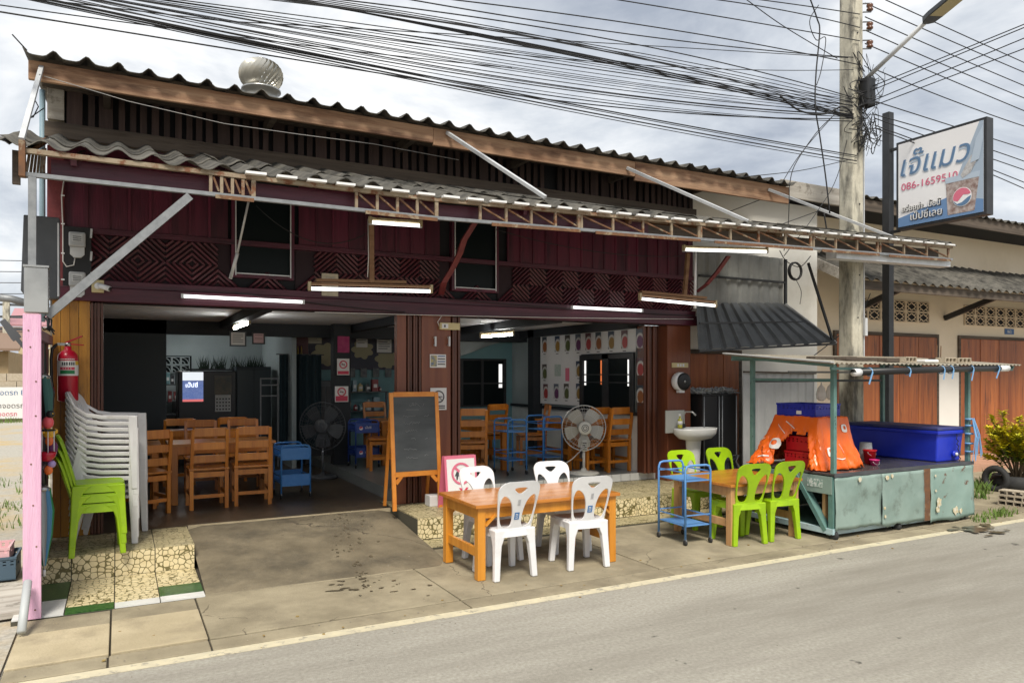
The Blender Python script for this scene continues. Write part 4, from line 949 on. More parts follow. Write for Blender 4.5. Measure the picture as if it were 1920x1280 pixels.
def make_armchair(name, m):
    t = thing(name, 'x y z w', 'chair')
    bend = lambda x, y, z: Vector((x, y-.19-.42*(z-.42)+.75*x*x, z))
    out = arch(.19, .235, .42, .84, .12)
    hs = [smooth_poly([(x-.014, .50), (x+.014, .50), (x+.016, .74), (x-.016, .74)], 1) for x in (-.12, -.06, 0, .06, .12)]
    cuts = [((x, 0, 0), (1, 0, 0)) for x in (-.2, -.15, -.09, -.03, .03, .09, .15, .2)]+[((0, z, 0), (0, 1, 0)) for z in (.52, .62, .72)]
    put('backrest', flat_shape('backrest', out, hs, m, .014, cuts=cuts, bend=bend, smooth=35), m, t)
    so_ = smooth_poly([(-.22, .22), (.22, .22), (.20, -.2), (-.20, -.2)], 3)
    put('seat', flat_shape('seat', so_, [], m, .022, bend=lambda x, y, z: Vector((x, z, .415+y)), smooth=40), m, t)
    for sx in (-1, 1):
        # rim of the back runs down into the arm and on into the front leg
        P_ = [(.10, -.37, .835), (.19, -.335, .80), (.235, -.27, .715), (.255, -.17, .645), (.262, -.05, .625), (.264, .10, .622), (.264, .20, .618)]
        rings = []
        for (x, y, z) in P_:
            rings.append([(sx*(x-.022), y, z-.028), (sx*(x+.022), y, z-.034), (sx*(x+.026), y, z), (sx*(x-.018), y, z+.004)])
        MB().loft(rings).build('armrest', m, t, bevel=.005)
        rings = []
        for (z, w, d, dx, dy) in ((.618, .055, .075, 0, 0), (.40, .058, .07, .004, .006), (.2, .052, .06, .012, .014), (0, .048, .052, .02, .02)):
            cx_ = sx*(.262+dx); cy_ = .215+dy
            rings.append([(cx_-w/2, cy_-d/2, z), (cx_+w/2, cy_-d/2, z), (cx_+w/2, cy_+d/2, z), (cx_-w/2, cy_+d/2, z)])
        MB().loft(rings).build('leg', m, t, bevel=.008)
        rings = []
        for (z, w, d, dx, dy) in ((.56, .05, .05, 0, 0), (.36, .055, .06, .004, -.006), (0, .046, .05, .02, -.09)):
            cx_ = sx*(.235+dx); cy_ = -.20+dy
            rings.append([(cx_-w/2, cy_-d/2, z), (cx_+w/2, cy_-d/2, z), (cx_+w/2, cy_+d/2, z), (cx_-w/2, cy_+d/2, z)])
        MB().loft(rings).build('leg', m, t, bevel=.008)
    return t
def relabel(o, label, group): o['label'] = label; o['group'] = group; return o
ZP = 0.015
wc = make_chair('plastic_chair', whitep)
# sticker and embossed print on the backs of the two white chairs nearest the road
def sticker(ch):
    M_ = frame_M((-.012, -.262, .585), (1, 0, 0), (0, -.29, .957))
    M_ = Matrix.Translation((0.02, -.2055-.004, 0.0)) @ Matrix.Identity(4)
    z = .555; y = -.185-.26*(z-.43)-.1*(z-.43)**2-.0095
    F = frame_M((-.005, y, z), (1, 0, 0), (0, -.285, .96))
    s_ = MB().box(-.024, .024, -.033, .033, 0, .0015).build('sticker', mat('blue sticker', (.03, .16, .42), rough=.4), ch); s_.matrix_local = F
    q = MB().box(-.014, .014, -.02, -.014, .0015, .0022).box(-.014, .014, .0, .006, .0015, .0022).box(-.014, .010, .014, .02, .0015, .0022).build('sticker_print', paper, s_)
    z = .68; y = -.185-.26*(z-.43)-.1*(z-.43)**2-.0095; F = frame_M((.0, y, z), (1, 0, 0), (0, -.3, .955))
    e_ = MB()
    for i in range(5): e_.box(-.014, .014, -.03+i*.012, -.024+i*.012, 0, .0008)
    e_.build('moulded_print', mat('grey moulded print', (.42, .42, .43), rough=.4), ch).matrix_local = F
wc.location = (3.06, 5.90, ZP); wc.rotation_euler = (0, 0, R(2)); relabel(wc, 'white plastic chair at the varnished table, back to the road, blue sticker, beside chalkboard end', 'white chairs at the varnished table')
c2 = copy_thing(wc, (3.84, 5.88, ZP), R(-5), 'white plastic chair at the varnished table, back to the road, blue sticker, nearer blue trolley', 'white chairs at the varnished table')
c3 = copy_thing(wc, (3.20, 6.42, ZP), R(180+10), 'white plastic chair facing the road, in front of the no-dogs sign', 'white chairs at the varnished table')
c4 = copy_thing(wc, (4.03, 6.46, ZP), R(180-4), 'white plastic chair facing the road, in front of the pedestal fan', 'white chairs at the varnished table')
sticker(wc); sticker(c2)
gc = make_chair('plastic_chair', limep, True)
G_ = 'lime chairs at the worn pine table'
gc.location = (5.87, 5.87, ZP); gc.rotation_euler = (0, 0, R(-8)); relabel(gc, 'lime green plastic chair, back to the road, nearer the blue trolley', G_)
copy_thing(gc, (6.36, 5.86, ZP), R(-4), 'lime green plastic chair, back to the road, nearer the food cart', G_)
copy_thing(gc, (6.03, 6.70, ZP), R(180), 'lime green plastic chair facing the road, behind the blue trolley', G_)
copy_thing(gc, (6.66, 6.72, ZP), R(180), 'lime green plastic chair facing the road, beside the orange tarpaulin', G_)
# stacks by the left wall, chairs face +X
for i in range(3):
    copy_thing(gc, (-0.17+.004*i, 7.50, .242+.085*i), R(-90+3), ['lowest lime green chair in the stack of three', 'middle lime green chair in the stack of three', 'top lime green chair in the stack of three'][i], 'stacked lime chairs')
ORD = ['second', 'third', 'fourth', 'fifth', 'sixth', 'seventh', 'eighth', 'ninth', 'tenth', 'eleventh']
ac = make_armchair('plastic_armchair', whitep_s)
for i in range(11):
    lab = ORD[i-1]+' white plastic armchair from the bottom of the tall pile' if i else ''
    if i == 10: lab = 'topmost white plastic armchair of the tall pile under the fire extinguisher'
    if i == 0: lab = 'lowest white plastic armchair, its feet on the step, of the tall pile'
    o = ac if i == 0 else copy_thing(ac, (0, 0, 0), 0)
    o.location = (-0.05+.003*random.uniform(-1, 1), 8.0, .242+.056*i); o.rotation_euler = (0, 0, R(-99+random.uniform(-1.2, 1.2))); relabel(o, lab, 'stacked white armchairs')
# ================================================================== TABLES
def table(label, x0, x1, y0, y1, z, mt, mleg, legw=.075, group=None, side_rail=True, z0=ZP, brace=True):
    cx_, cy_ = (x0+x1)/2, (y0+y1)/2
    t = thing('dining_table', label, 'table', (cx_, cy_, z0), 0, group)
    hx, hy = (x1-x0)/2, (y1-y0)/2; H_ = z-z0; nb = 5
    for i in range(nb):
        w = 2*(hy+.03)/nb; box('top_plank', mt, t, -hx-.03, hx+.03, -hy-.03+w*i+.0008, -hy-.03+w*(i+1)-.0008, H_-.03, H_, bevel=.003)
    for sx in (-1, 1):
        for sy in (-1, 1):
            box('leg', mleg, t, *(sorted((sx*hx, sx*(hx-legw)))), *(sorted((sy*hy, sy*(hy-legw)))), 0, H_-.031, bevel=.004)
            if brace:
                bar('corner_brace', mleg, t, (sx*(hx-legw), sy*(hy-.02), H_-.19), (sx*(hx-legw-.10), sy*(hy-.02), H_-.10), .02, .05, up=(0, 1, 0))
        if side_rail: box('stretcher', mleg, t, *(sorted((sx*(hx-.02), sx*(hx-.055)))), -hy+legw, hy-legw, .19, .27, bevel=.003)
        box('apron', mleg, t, *(sorted((sx*(hx-.01), sx*(hx-.04)))), -hy+legw, hy-legw, H_-.13, H_-.031)
    for sy in (-1, 1): box('apron', mleg, t, -hx+legw, hx-legw, *(sorted((sy*(hy-.01), sy*(hy-.04)))), H_-.125, H_-.031)
    return t
table('varnished orange pine table with white plastic chairs around it', 2.74, 4.20, 5.78, 6.56, .675, pine_x, pine)
table('worn pine table with lime green chairs between blue trolley and cart', 5.62, 6.62, 5.72, 6.62, .66, pine_x, pine_old, brace=False)
# ================================================================== BLUE TROLLEYS
def trolley(label, loc, rz, w, d, h, m, shelves=(.2, .68), r=.012, group='blue trolleys', solid=False, print_=False):
    t = thing('trolley', label, 'trolley', loc, rz, group)
    for sy in (-1, 1):
        y = sy*d/2
        P_ = [(-w/2, y, .06), (-w/2, y, h-.05), (-w/2+.02, y, h-.01), (-w/2+.06, y, h), (w/2-.06, y, h), (w/2-.02, y, h-.01), (w/2, y, h-.05), (w/2, y, .06)]
        MB().tube(P_, r, 8).build('end_frame', m, t, smooth=True)
        for z in (shelves[0]+.12, h-.09): bar('rail', m, t, (-w/2, y, z), (w/2, y, z), .012, .012)
    for sx in (-1, 1):
        for z in shelves: bar('rail', m, t, (sx*w/2, -d/2, z+.10), (sx*w/2, d/2, z+.10), .012, .012)
    for z in shelves:
        o = box('shelf', m, t, -w/2+.005, w/2-.005, -d/2+.005, d/2-.005, z, z+.012, bevel=.003)
        if solid:
            for (a, b, c_, e_) in ((-w/2, w/2, -d/2-.006, -d/2), (-w/2, w/2, d/2, d/2+.006)): box('shelf_panel', m, t, a, b, c_, e_, z-.02, z+.13, bevel=.003)
            if print_:
                F = frame_M((-w/2+.08, -d/2-.0065, z+.055), (1, 0, 0), (0, 0, 1))
                disc_print('emblem', circ(0, 0, .03, 18), [], paper, t, F); disc_print('emblem_red', half(15, 195, 0, .027), [], inkred, t, frame_M((-w/2+.08, -d/2-.009, z+.055), (1, 0, 0), (0, 0, 1)))
                text('lettering', 'เป๊ปซี่', .05, paper, t, frame_M((-w/2+.14, -d/2-.0065, z+.045), (1, 0, 0), (0, 0, 1)))
    for sx in (-1, 1):
        for sy in (-1, 1):
            MB().lathe([(.02, -.012), (.028, -.009), (.028, .009), (.02, .012)], n=14, axis='x').build('wheel', rubber, t, smooth=True, loc=(sx*w/2, sy*d/2, .028))
            box('caster_fork', steel, t, sx*w/2-.006, sx*w/2+.006, sy*d/2-.02, sy*d/2+.02, .04, .066)
    return t
trolley('blue tubular steel trolley on the pavement beside the worn pine table', (5.40, 6.19, ZP), R(-3), .33, .46, .83, bluel, (.19, .66))
# ================================================================== FOOD CART
CX0, CX1, CY0, CY1 = 6.82, 9.36, 5.42, 6.64
ct = thing('food_cart', 'sea green roofed food cart with chipped metal panels parked by the pole', 'food cart', ((CX0+CX1)/2, (CY0+CY1)/2, 0))
def cput(o): o.parent = ct; o.location -= ct.location; return o
def cbox(name, m, *a, **k): return cput(box(name, m, None, *a, **k))
cbox('counter_top', carttop, CX0, CX1, CY0, CY1, .70, .725, bevel=.006); cbox('counter_edge', greyd, CX0-.005, CX1+.005, CY0-.012, CY0-.001, .69, .732)
random.seed(4)
def sheet_panel(x0, x1, y, z0, z1, m, seed, axis='x'):
    nx, nz = 18, 14; V = []; Fc = []
    for j in range(nz+1):
        for i in range(nx+1):
            u, v = i/nx, j/nz; x = x0+(x1-x0)*u; z = z0+(z1-z0)*v
            if j == 0: z += .03*noise.noise(Vector((x*11, seed, 0)))+.015*noise.noise(Vector((x*31, seed, 0)))
            dd = .018*noise.noise(Vector((x*4, z*4, seed)))+.006*noise.noise(Vector((x*13, z*13, seed)))
            V.append((x, y+dd, z) if axis == 'x' else (y+dd, x, z))
    for j in range(nz):
        for i in range(nx): a = j*(nx+1)+i; Fc.append((a, a+1, a+nx+2, a+nx+1))
    c = Vector(V[0]); o = MB().add([Vector(p)-c for p in V], Fc).build('panel', m, None, smooth=True, loc=c)
    sm = o.modifiers.new('s', 'SOLIDIFY'); sm.thickness = .004
    return cput(o)
sheet_panel(6.83, 7.60, CY0-.01, .115, .685, cartg, 1.3); sheet_panel(7.595, 8.36, CY0-.022, .09, .685, cartg, 4.1); sheet_panel(8.48, 9.36, CY0-.012, .055, .685, cartg2, 7.7)
cbox('repair_board', rust, 8.36, 8.48, CY0-.016, CY0-.004, .08, .69)
chip = mat('chipped primer', (.62, .60, .52), (.50, .40, .18), scale=30, rough=.7)
random.seed(14)
for (cx_, cz_, s_) in ((8.62, .28, .055), (8.60, .20, .04), (7.62, .30, .02), (7.63, .20, .018), (7.66, .64, .03), (7.75, .65, .025), (7.2, .65, .03), (8.56, .42, .014), (8.95, .16, .05), (9.05, .14, .03), (8.55, .60, .015)):
    k_ = 11; pts = [(s_*(.55+.6*random.random())*math.cos(2*math.pi*i/k_), s_*1.2*(.55+.6*random.random())*math.sin(2*math.pi*i/k_)) for i in range(k_)]
    cput(put('paint_chip', flat_shape('paint_chip', pts, [], chip, .006), chip, None, (cx_, CY0-.035, cz_)))
# left end: upper side panel, crossed legs, lower rail
cbox('side_panel', cartg, CX0-.012, CX0, CY0+.02, CY1-.3, .50, .69)
dp = mat('faded white stencil', (.60, .64, .60), (.2, .3, .26), scale=40, rough=.7, lo=.45, hi=.55)
cbox('stencil_mark', dp, CX0-.015, CX0-.0125, CY0+.14, CY0+.34, .56, .65)
cput(bar('diagonal_leg', cartpost, None, (CX0+.02, CY0+.5, .66), (CX0+.02, CY0+.1, .10), .05, .09, up=(1, 0, 0)))
cbox('corner_leg', cartpost, CX0-.005, CX0+.055, CY0+.012, CY0+.07, .10, .69); cbox('corner_leg', pine_old, CX0+.06, CX0+.10, CY0+.16, CY0+.2, .14, .5)
cbox('lower_rail', ltblue, CX0-.02, CX0+.03, CY0, CY1, .07, .13); cbox('lower_rail', ltblue, CX0, CX1, CY0+.05, CY0+.1, .055, .10); cbox('lower_shelf', cartpost, CX0+.04, CX1-.04, CY0+.12, CY1, .10, .13)
cbox('back_panel', cartg2, CX0, CX1, CY1-.02, CY1, .14, .70); cbox('side_panel', cartg2, CX1-.02, CX1, CY0+.02, CY1-.02, .1, .69)
for (x, y) in ((CX0+.03, CY0+.03), (7.93, CY0+.04), (9.2, CY0+.06), (CX0+.05, CY1-.06), (9.2, CY1-.06)):
    cput(MB().lathe([(.03, -.022), (.055, -.018), (.055, .018), (.03, .022)], n=16, axis='x').build('wheel', rubber, None, smooth=True, loc=(x, y, .055)))
# posts and roof frame
for (x, y, z1) in ((CX0+.03, CY0+.03, 1.90), (9.30, CY0+.03, 1.88), (CX0+.03, CY1-.03, 1.99), (9.30, CY1-.03, 1.98)):
    cbox('roof_post', cartpost, x-.024, x+.024, y-.024, y+.024, .725, z1, bevel=.003)
zr = lambda y: 1.895+(y-5.3)*.085
for x in (6.64, 8.1, 9.97): cput(bar('roof_bar', cartpost, None, (x, 5.27, zr(5.27)), (x, 6.74, zr(6.74)), .03, .03))
for y in (5.30, 6.72): cput(bar('roof_bar', cartpost, None, (6.62, y, zr(y)-.031), (9.99, y, zr(y)-.031), .03, .03))
cput(bar('cross_bar', cartpost, None, (CX0+.03, CY0+.05, 1.74), (CX0+.03, CY1-.05, 1.74), .03, .03)); cput(bar('cross_bar', blackm, None, (CX0+.05, CY1-.03, 1.72), (9.28, CY1-.03, 1.72), .03, .03))
cput(bar('cross_bar', steel, None, (CX0+.3, 6.3, 1.83), (9.2, 6.3, 1.83), .025, .025))
x = 6.58
while x < 9.98:
    x1 = min(x+.7, 10.02)
    cput(sheet('roof_sheet', zinc, None, x-.02, x1+.02, 5.22+random.uniform(-.01, .01), zr(5.22)+.018+random.uniform(0, .006), 6.80, zr(6.8)+.018, .076, .016, 1.0, thick=.003, per=8)); x = x1
cput(bar('roof_lath', zincw, None, (6.57, 5.24, zr(5.24)+.04), (6.57, 6.8, zr(6.8)+.04), .06, .015))
# rolled awning tied under the roof edge
rl = thing('rolled_awning', 'rolled black awning with white ends tied with blue straps under the cart roof', 'rolled awning', (8.3, 5.26, 1.80))
RA, RB = at(1600, 698, Y=5.24), at(1885, 690, Y=5.24)
o = pipe('roll', black, None, [RA, RA.lerp(RB, .5)+Vector((0, 0, .008)), RB], .038, 14); o.parent = rl; o.location -= rl.location
for p, q in ((RA, RA.lerp(RB, .035)), (RB.lerp(RA, .05), RB.lerp(RA, -.015))):
    o = pipe('white_end', whitep, None, [p, q], .041, 14); o.parent = rl; o.location -= rl.location
for f in (.09, .32, .54, .60, .74, .93):
    c_ = RA.lerp(RB, f); o = MB().ring((0, 0, 0), .043, .006, 'x', 16, 5).build('strap', strap, rl, loc=c_-rl.location)
    e1 = c_+Vector((random.uniform(-.10, .04), -.045, -.05-.09*random.random())); o = bar('strap_end', strap, None, c_+Vector((0, -.045, .0)), e1, .004, .02); o.parent = rl; o.location -= rl.location
# things lying on the cart roof
def onroof(x, y, dz=.036): return (x, y, zr(y)+dz)
for i, (x, y, L_, w, h, m_) in enumerate(((7.55, 5.65, .75, .16, .035, greyw), (7.35, 5.87, .65, .14, .03, greyw), (7.85, 5.45, .5, .12, .045, greyw))):
    o = MB().box(-L_/2, L_/2, -w/2, w/2, 0, h).build('roof_plank', m_, None, loc=onroof(x, y), rot=(0, 0, R([4, -5, 9][i])), bevel=.004)
    tag(o, ['long weathered plank weighing down the cart roof above the tarpaulin', 'short weathered plank at the back of the cart roof', 'weathered plank next to the bricks on the cart roof'][i], 'plank', 'planks on the cart roof')
def hollow_block(name, L_, w, h, m_, nh=3):
    b = MB(); t_ = .012
    b.box(-L_/2, L_/2, -w/2, w/2, 0, t_).box(-L_/2, L_/2, -w/2, w/2, h-t_, h)
    for i in range(nh+1):
        x = -L_/2+(L_-t_)*i/nh; b.box(x, x+t_, -w/2, w/2, t_, h-t_)
    return b.mesh(name)
bk = hollow_block('hollow_block', .24, .12, .065, blockg); bk.materials.append(blockg)
for (x, y, rz, l_) in ((8.02, 5.40, 6, 'hollow block near the middle of the cart roof'), (8.78, 5.40, 3, 'hollow block beside the wire basket on the cart roof'), (9.03, 5.38, -2, 'hollow block nearest the rolled awning end on the cart roof')):
    tag(put('hollow_block', bk, blockg, None, onroof(x, y), (0, 0, R(rz))), l_, 'block', 'blocks on the cart roof')
tag(MB().box(-.13, .13, -.06, .06, 0, .035).build('white_slab', paper, None, loc=onroof(8.45, 5.42), bevel=.012), 'small white slab lying on the cart roof', 'slab')
gr = thing('wire_grill', 'black wire basket with two upright prongs on the cart roof', 'wire basket', onroof(8.86, 5.55))
b = MB()
for r_ in (.04, .07, .10): b.ring((0, 0, .04+.1*(.1-r_)), r_, .005, 'z', 20, 5)
b.build('basket', black, gr)
for x in (-.03, .05): bar('prong', rust, gr, (x, 0, 0), (x+.01, 0, .20), .008, .008)
# ice chest
ic = thing('ice_chest', 'long blue plastic ice chest on the cart counter', 'ice chest', (9.07, 6.15, .727))
b = MB(); hw, hl = .265, .63
b.loft([[(-hw+.03, -hl+.03, 0), (hw-.03, -hl+.03, 0), (hw-.03, hl-.03, 0), (-hw+.03, hl-.03, 0)], [(-hw, -hl, .36), (hw, -hl, .36), (hw, hl, .36), (-hw, hl, .36)]]).build('body', iceblue, ic, bevel=.018)
MB().box(-hw-.025, hw+.025, -hl-.025, hl+.025, .34, .385).build('rim', iceblue, ic, bevel=.01)
MB().box(-hw-.02, hw+.02, -hl-.02, hl+.02, .387, .425).build('lid', mat('dusty blue lid', (.02, .03, .20), (.055, .065, .16), scale=4, rough=.5), ic, bevel=.012)
MB().lathe([(.025, .01), (.04, 0), (.04, -.02), (.02, -.024)], n=16, axis='y').build('drain_boss', iceblue, ic, smooth=True, loc=(.08, -hl+.01, .09)); MB().lathe([(.02, 0), (.02, -.02), (.008, -.024)], n=14, axis='y').build('drain_plug', paper, ic, smooth=True, loc=(.08, -hl-.015, .09))
b = MB()
b.tube([(.08+.02*math.sin(z*9), -hl-.022-.004*z, .34-.03*z) for z in range(0, 14)], .006, 5).build('cord', cable, ic)
# crates
def crate(name, m_, label, loc, rz, L_, w, h, group=None, holes=True):
    t = thing(name, label, 'crate', loc, rz, group); th = .012
    box('base', m_, t, -L_/2, L_/2, -w/2, w/2, 0, th)
    def wall(nm, ln, M_):
        hs = []
        if holes:
            nn = max(3, int(ln/.055))
            for r_ in range(2):
                for i in range(nn):
                    x = -ln/2+ln*(i+.5)/nn
                    if r_ == 0 and abs(x) < ln*.16: continue
                    z = h*(.80-.14*r_); hs.append([(x-.012, z-.006), (x+.012, z-.006), (x+.012, z+.006), (x-.012, z+.006)])
            hs.append(smooth_poly([(-.05, h*.45), (.05, h*.45), (.05, h*.62), (-.05, h*.62)], 1)) if ln < .42 else None
        me = flat_shape(nm, [(-ln/2, 0), (ln/2, 0), (ln/2, h), (-ln/2, h)], hs, m_, th); o = put(nm, me, m_, t); o.matrix_local = M_
    wall('side', L_, Matrix.Translation((0, -w/2+th/2, 0))); wall('side', L_, Matrix.Translation((0, w/2-th/2, 0)))
    Rz = Matrix.Rotation(R(90), 4, 'Z')
    wall('end', w-2*th, Matrix.Translation((-L_/2+th/2, 0, 0)) @ Rz); wall('end', w-2*th, Matrix.Translation((L_/2-th/2, 0, 0)) @ Rz)
    for sy in (-1, 1): box('rim', m_, t, -L_/2-.006, L_/2+.006, sy*(w/2)-.006+(0 if sy > 0 else -.0), sy*(w/2)+.006, h-.02, h+.002)
    for sx in (-1, 1): box('rim', m_, t, sx*L_/2-.006, sx*L_/2+.006, -w/2+.006, w/2-.006, h-.02, h+.001)
    return t
crate('crate', crater, 'red plastic crate resting on the cart counter under the orange tarpaulin', (7.22, 5.99, .727), R(2), .44, .52, .175, 'red crates')
crate('crate', crater, 'red plastic crate stacked on another red crate under the tarpaulin', (7.24, 6.0, .905), R(2), .44, .50, .175, 'red crates')
crate('crate', crateb, 'blue plastic crate inside the tarpaulin heap on top of the red crates', (7.32, 6.1, 1.082), R(2), .36, .40, .19, None, False)
crate('crate', crateb, 'blue plastic crate with a white tag on top of the orange tarpaulin', (7.22, 6.10, 1.31), R(3), .44, .54, .15, None)
tg_ = bpy.data.objects['crate.003'] if 'crate.003' in bpy.data.objects else None
if tg_ is not None: box('price_tag', paper, tg_, -.224, -.222, -.08, -.01, .03, .07)
# tarpaulin: cloth draped over the crate stack, open where the red crates show
tp = thing('tarpaulin', 'crumpled orange vinyl tarpaulin with white logos draped over crates on the cart', 'tarpaulin', (7.2, 6.0, .73))
TX0, TX1, TY0, TY1, TZ = 6.985, 7.475, 5.755, 6.39, 1.302
def tri(v): return abs((v % 1.0)*2-1)
def cloth(x, y):
    """drape over the stack: returns point, drop fraction g"""
    wl = .17+.12*min(1, max(0, (y-6.15)/.3))
    ox = (TX0-x)/wl if x < TX0 else (x-TX1)/.13 if x > TX1 else 0.0
    oy = (TY0-y)/.16 if y < TY0 else (y-TY1)/.22 if y > TY1 else 0.0
    g = math.hypot(ox, oy); z = TZ-(TZ-.736)*min(1.0, g)**.85
    dx = -ox if x < TX0 else ox; dy = -oy if y < TY0 else oy
    L_ = math.hypot(dx, dy) or 1.0; s_ = (y*1.0-x*1.0)
    sl_ = x*1.3+y*1.7
    f_ = .050*tri(sl_*2.9+.2*g)+.030*tri(s_*6.1+.5*g+.3)+.018*tri(sl_*9.7-1.3*g)+.010*tri(s_*17+2.1*g)+.016*noise.noise(Vector((x*9, y*9, g*3)))
    am = min(1.0, g*1.3)*(f_-.045)
    top = .012*tri(x*7+y*3)+.008*tri(x*5-y*11)
    return Vector((x+dx/L_*am, y+dy/L_*am, z+(top if g < .05 else .02*tri(sl_*5)*min(1, g)*(1 if g < .95 else .3)))), g
NXc, NYc = 84, 96; V = []; G_ = []
for j in range(NYc+1):
    for i in range(NXc+1):
        x = 6.70+(7.64-6.70)*i/NXc; y = 5.57+(6.66-5.57)*j/NYc; p, g_ = cloth(x, y); V.append(p); G_.append((g_, x, y))
Fc = []
for j in range(NYc):
    for i in range(NXc):
        q = (j*(NXc+1)+i, j*(NXc+1)+i+1, (j+1)*(NXc+1)+i+1, (j+1)*(NXc+1)+i)
        g_, x, y = G_[q[0]]; z = V[q[0]].z
        if g_ > 1.06+.10*noise.noise(Vector((x*6, y*6, 2))): continue
        lim = 1.075-max(0, y-6.12)*1.6+.05*tri(y*5.3)+max(0, (5.86-y))*-2.2      # ragged lower edge lifted off the red crates
        if x < TX0+.01 and 5.775 < y < 6.25 and z < lim: continue
        Fc.append(q)
o = MB().add([p-tp.location for p in V], Fc).build('sheet', tarp, tp, sharp=24); sm = o.modifiers.new('s', 'SOLIDIFY'); sm.thickness = .004
whitev = mat('white vinyl print', (.72, .70, .66), rough=.4)
def side_pt(side, s_, z):
    """point on the hanging cloth: side 'l' (s = y) or 'f' (s = x) at height z"""
    g = ((TZ-z)/(TZ-.736))**(1/.85)
    if side == 'l': wl = .17+.12*min(1, max(0, (s_-6.15)/.3)); p, _ = cloth(TX0-g*wl, s_); return p+Vector((-.012, -.004, .004))
    p, _ = cloth(s_, TY0-g*.16); return p+Vector((-.003, -.012, .004))
def cloth_ring(side, s0, z0, r_, name='logo'):
    n_ = 26; A1 = []; B1 = []
    for k_ in range(n_):
        a = 2*math.pi*k_/n_; sq = 1/max(abs(math.cos(a)), abs(math.sin(a)))**.5
        A1.append(side_pt(side, s0+r_*sq*math.cos(a), z0+r_*sq*math.sin(a))-tp.location); B1.append(side_pt(side, s0+r_*(.15+.5*math.cos(a)), z0+r_*(.15+.5*math.sin(a)))-tp.location)
    MB().add(A1+B1, [(k_, (k_+1) % n_, n_+(k_+1) % n_, n_+k_) for k_ in range(n_)]).build(name, whitev, tp, smooth=True)
def cloth_line(side, s0, z0, s1, z1, w):
    P_ = []
    for k_ in range(13): f = k_/12; P_.append((side_pt(side, s0+(s1-s0)*f, z0+(z1-z0)*f)-tp.location, side_pt(side, s0+(s1-s0)*f, z0+(z1-z0)*f+w)-tp.location))
    MB().add([q for a_ in P_ for q in a_], [(2*k_, 2*k_+1, 2*k_+3, 2*k_+2) for k_ in range(12)]).build('print_line', whitev, tp, smooth=True)
cloth_ring('l', 6.27, .98, .062); cloth_ring('f', 7.06, .92, .05); cloth_ring('f', 7.36, 1.18, .045)
for a_ in (('l', 6.05, 1.16, 6.2, 1.24, .012), ('l', 6.18, 1.10, 6.30, 1.20, .010), ('l', 6.30, .82, 6.44, .82, .016), ('f', 7.12, .84, 7.30, .84, .012), ('f', 7.2, 1.0, 7.26, .9, .008), ('l', 6.42, 1.05, 6.5, 1.12, .010)): cloth_line(*a_)
# buckets
def bucket(label, loc, r, h, m_, n_=1, name='bucket'):
    t = thing(name, label, 'bucket', loc); 
    MB().lathe([(r*.72, 0), (r, h), (r*1.06, h), (r*1.06, h-.012), (r*.98, h-.012)], n=24).build('body', m_, t, smooth=True)
    b = MB().tube([(r*math.cos(a*math.pi/10), -.02-r*.5*math.sin(a*math.pi/10), h-.02-r*.7*math.sin(a*math.pi/10)) for a in range(11)], .003, 5).build('handle', chrome, t, smooth=True); return t
def up_cup(label, loc, r, h, m_): 
    t = thing('plastic_tub', label, 'tub', loc); MB().lathe([(r, 0), (r*1.02, .01), (r*.78, h), (r*.7, h)], n=20).build('body', m_, t, smooth=True); MB().lathe([(r*1.05, 0), (r*1.05, .012), (r, .012)], n=20).build('rim', m_, t, smooth=True); return t
greyt = mat('frosted plastic', (.42, .44, .44), rough=.45)
up_cup('upturned frosted plastic tub in front of the blue ice chest', (8.10, 5.98, .727), .085, .24, greyt); up_cup('upturned frosted plastic tub between tarpaulin and ice chest', (7.93, 6.12, .727), .085, .28, greyt)
bucket('small red bucket on the cart counter beside the tarpaulin', (7.98, 5.84, .727), .075, .17, crater); bucket('small magenta bucket in front of the red bucket on the cart counter', (7.90, 5.72, .727), .055, .07, mat('magenta plastic', (.5, .02, .16), rough=.4))
# blue strap tassel on the right post
ts = thing('strap_tassel', 'bundle of frayed blue plastic straps tied to the cart roof post', 'strap bundle', (9.30, 5.40, .75))
random.seed(3)
for i in range(14):
    z = .52-random.uniform(0, .08); x = random.uniform(-.05, .05)
    P_ = [(x*.4, -.02, z), (x, -.05-random.uniform(0, .03), z*.6), (x+random.uniform(-.06, .1), -.05, random.uniform(-.05, .12))]
    b = MB(); rr = [[Vector(p)+Vector((-.006, 0, 0)), Vector(p)+Vector((.006, 0, 0)), Vector(p)+Vector((.006, .002, 0)), Vector(p)+Vector((-.006, .002, 0))] for p in P_]
    b.loft(rr).build('strap', strap, ts)
for z in (.1, .2, .32, .42, .5): MB().ring((0, 0.03, z), .038, .012, 'z', 14, 5).build('binding', strap, ts)
# ================================================================== LIGHT FITTINGS
def tube_light(label, a, b, r=.014, mt=tube, body=True, board=None, up=.035, name='fluorescent_light', grp='fluorescent lights', old=False):
    a = Vector(a); b = Vector(b); c = (a+b)/2; t = thing(name, label, 'light', c, 0, grp); d = (b-a).normalized()
    MB().tube([a-c, b-c], r, 10).build('tube', mt, t, smooth=True)
    for e_, s_ in ((a, -1), (b, 1)):
        p = e_-c; bar('lamp_holder', fitting if old else steel_l, t, p+d*s_*.001, p+d*s_*.028, .03, .045)
    if body: bar('batten', fit_old if old else fitting, t, a-c+Vector((0, 0, up)), b-c+Vector((0, 0, up)), .045, .022)
    if body:
        for e_, s_ in ((a, -1), (b, 1)): bar('end_clip', fitting, t, e_-c+d*s_*.015+Vector((0, 0, -.012)), e_-c+d*s_*.015+Vector((0, 0, up+.02)), .03, .035)
    if board: bar('board', fit_old, t, a-c+d*board[0]+Vector((0, .01, up+.035)), a-c+d*board[1]+Vector((0, .01, up+.04)), .07, .03)
    return t
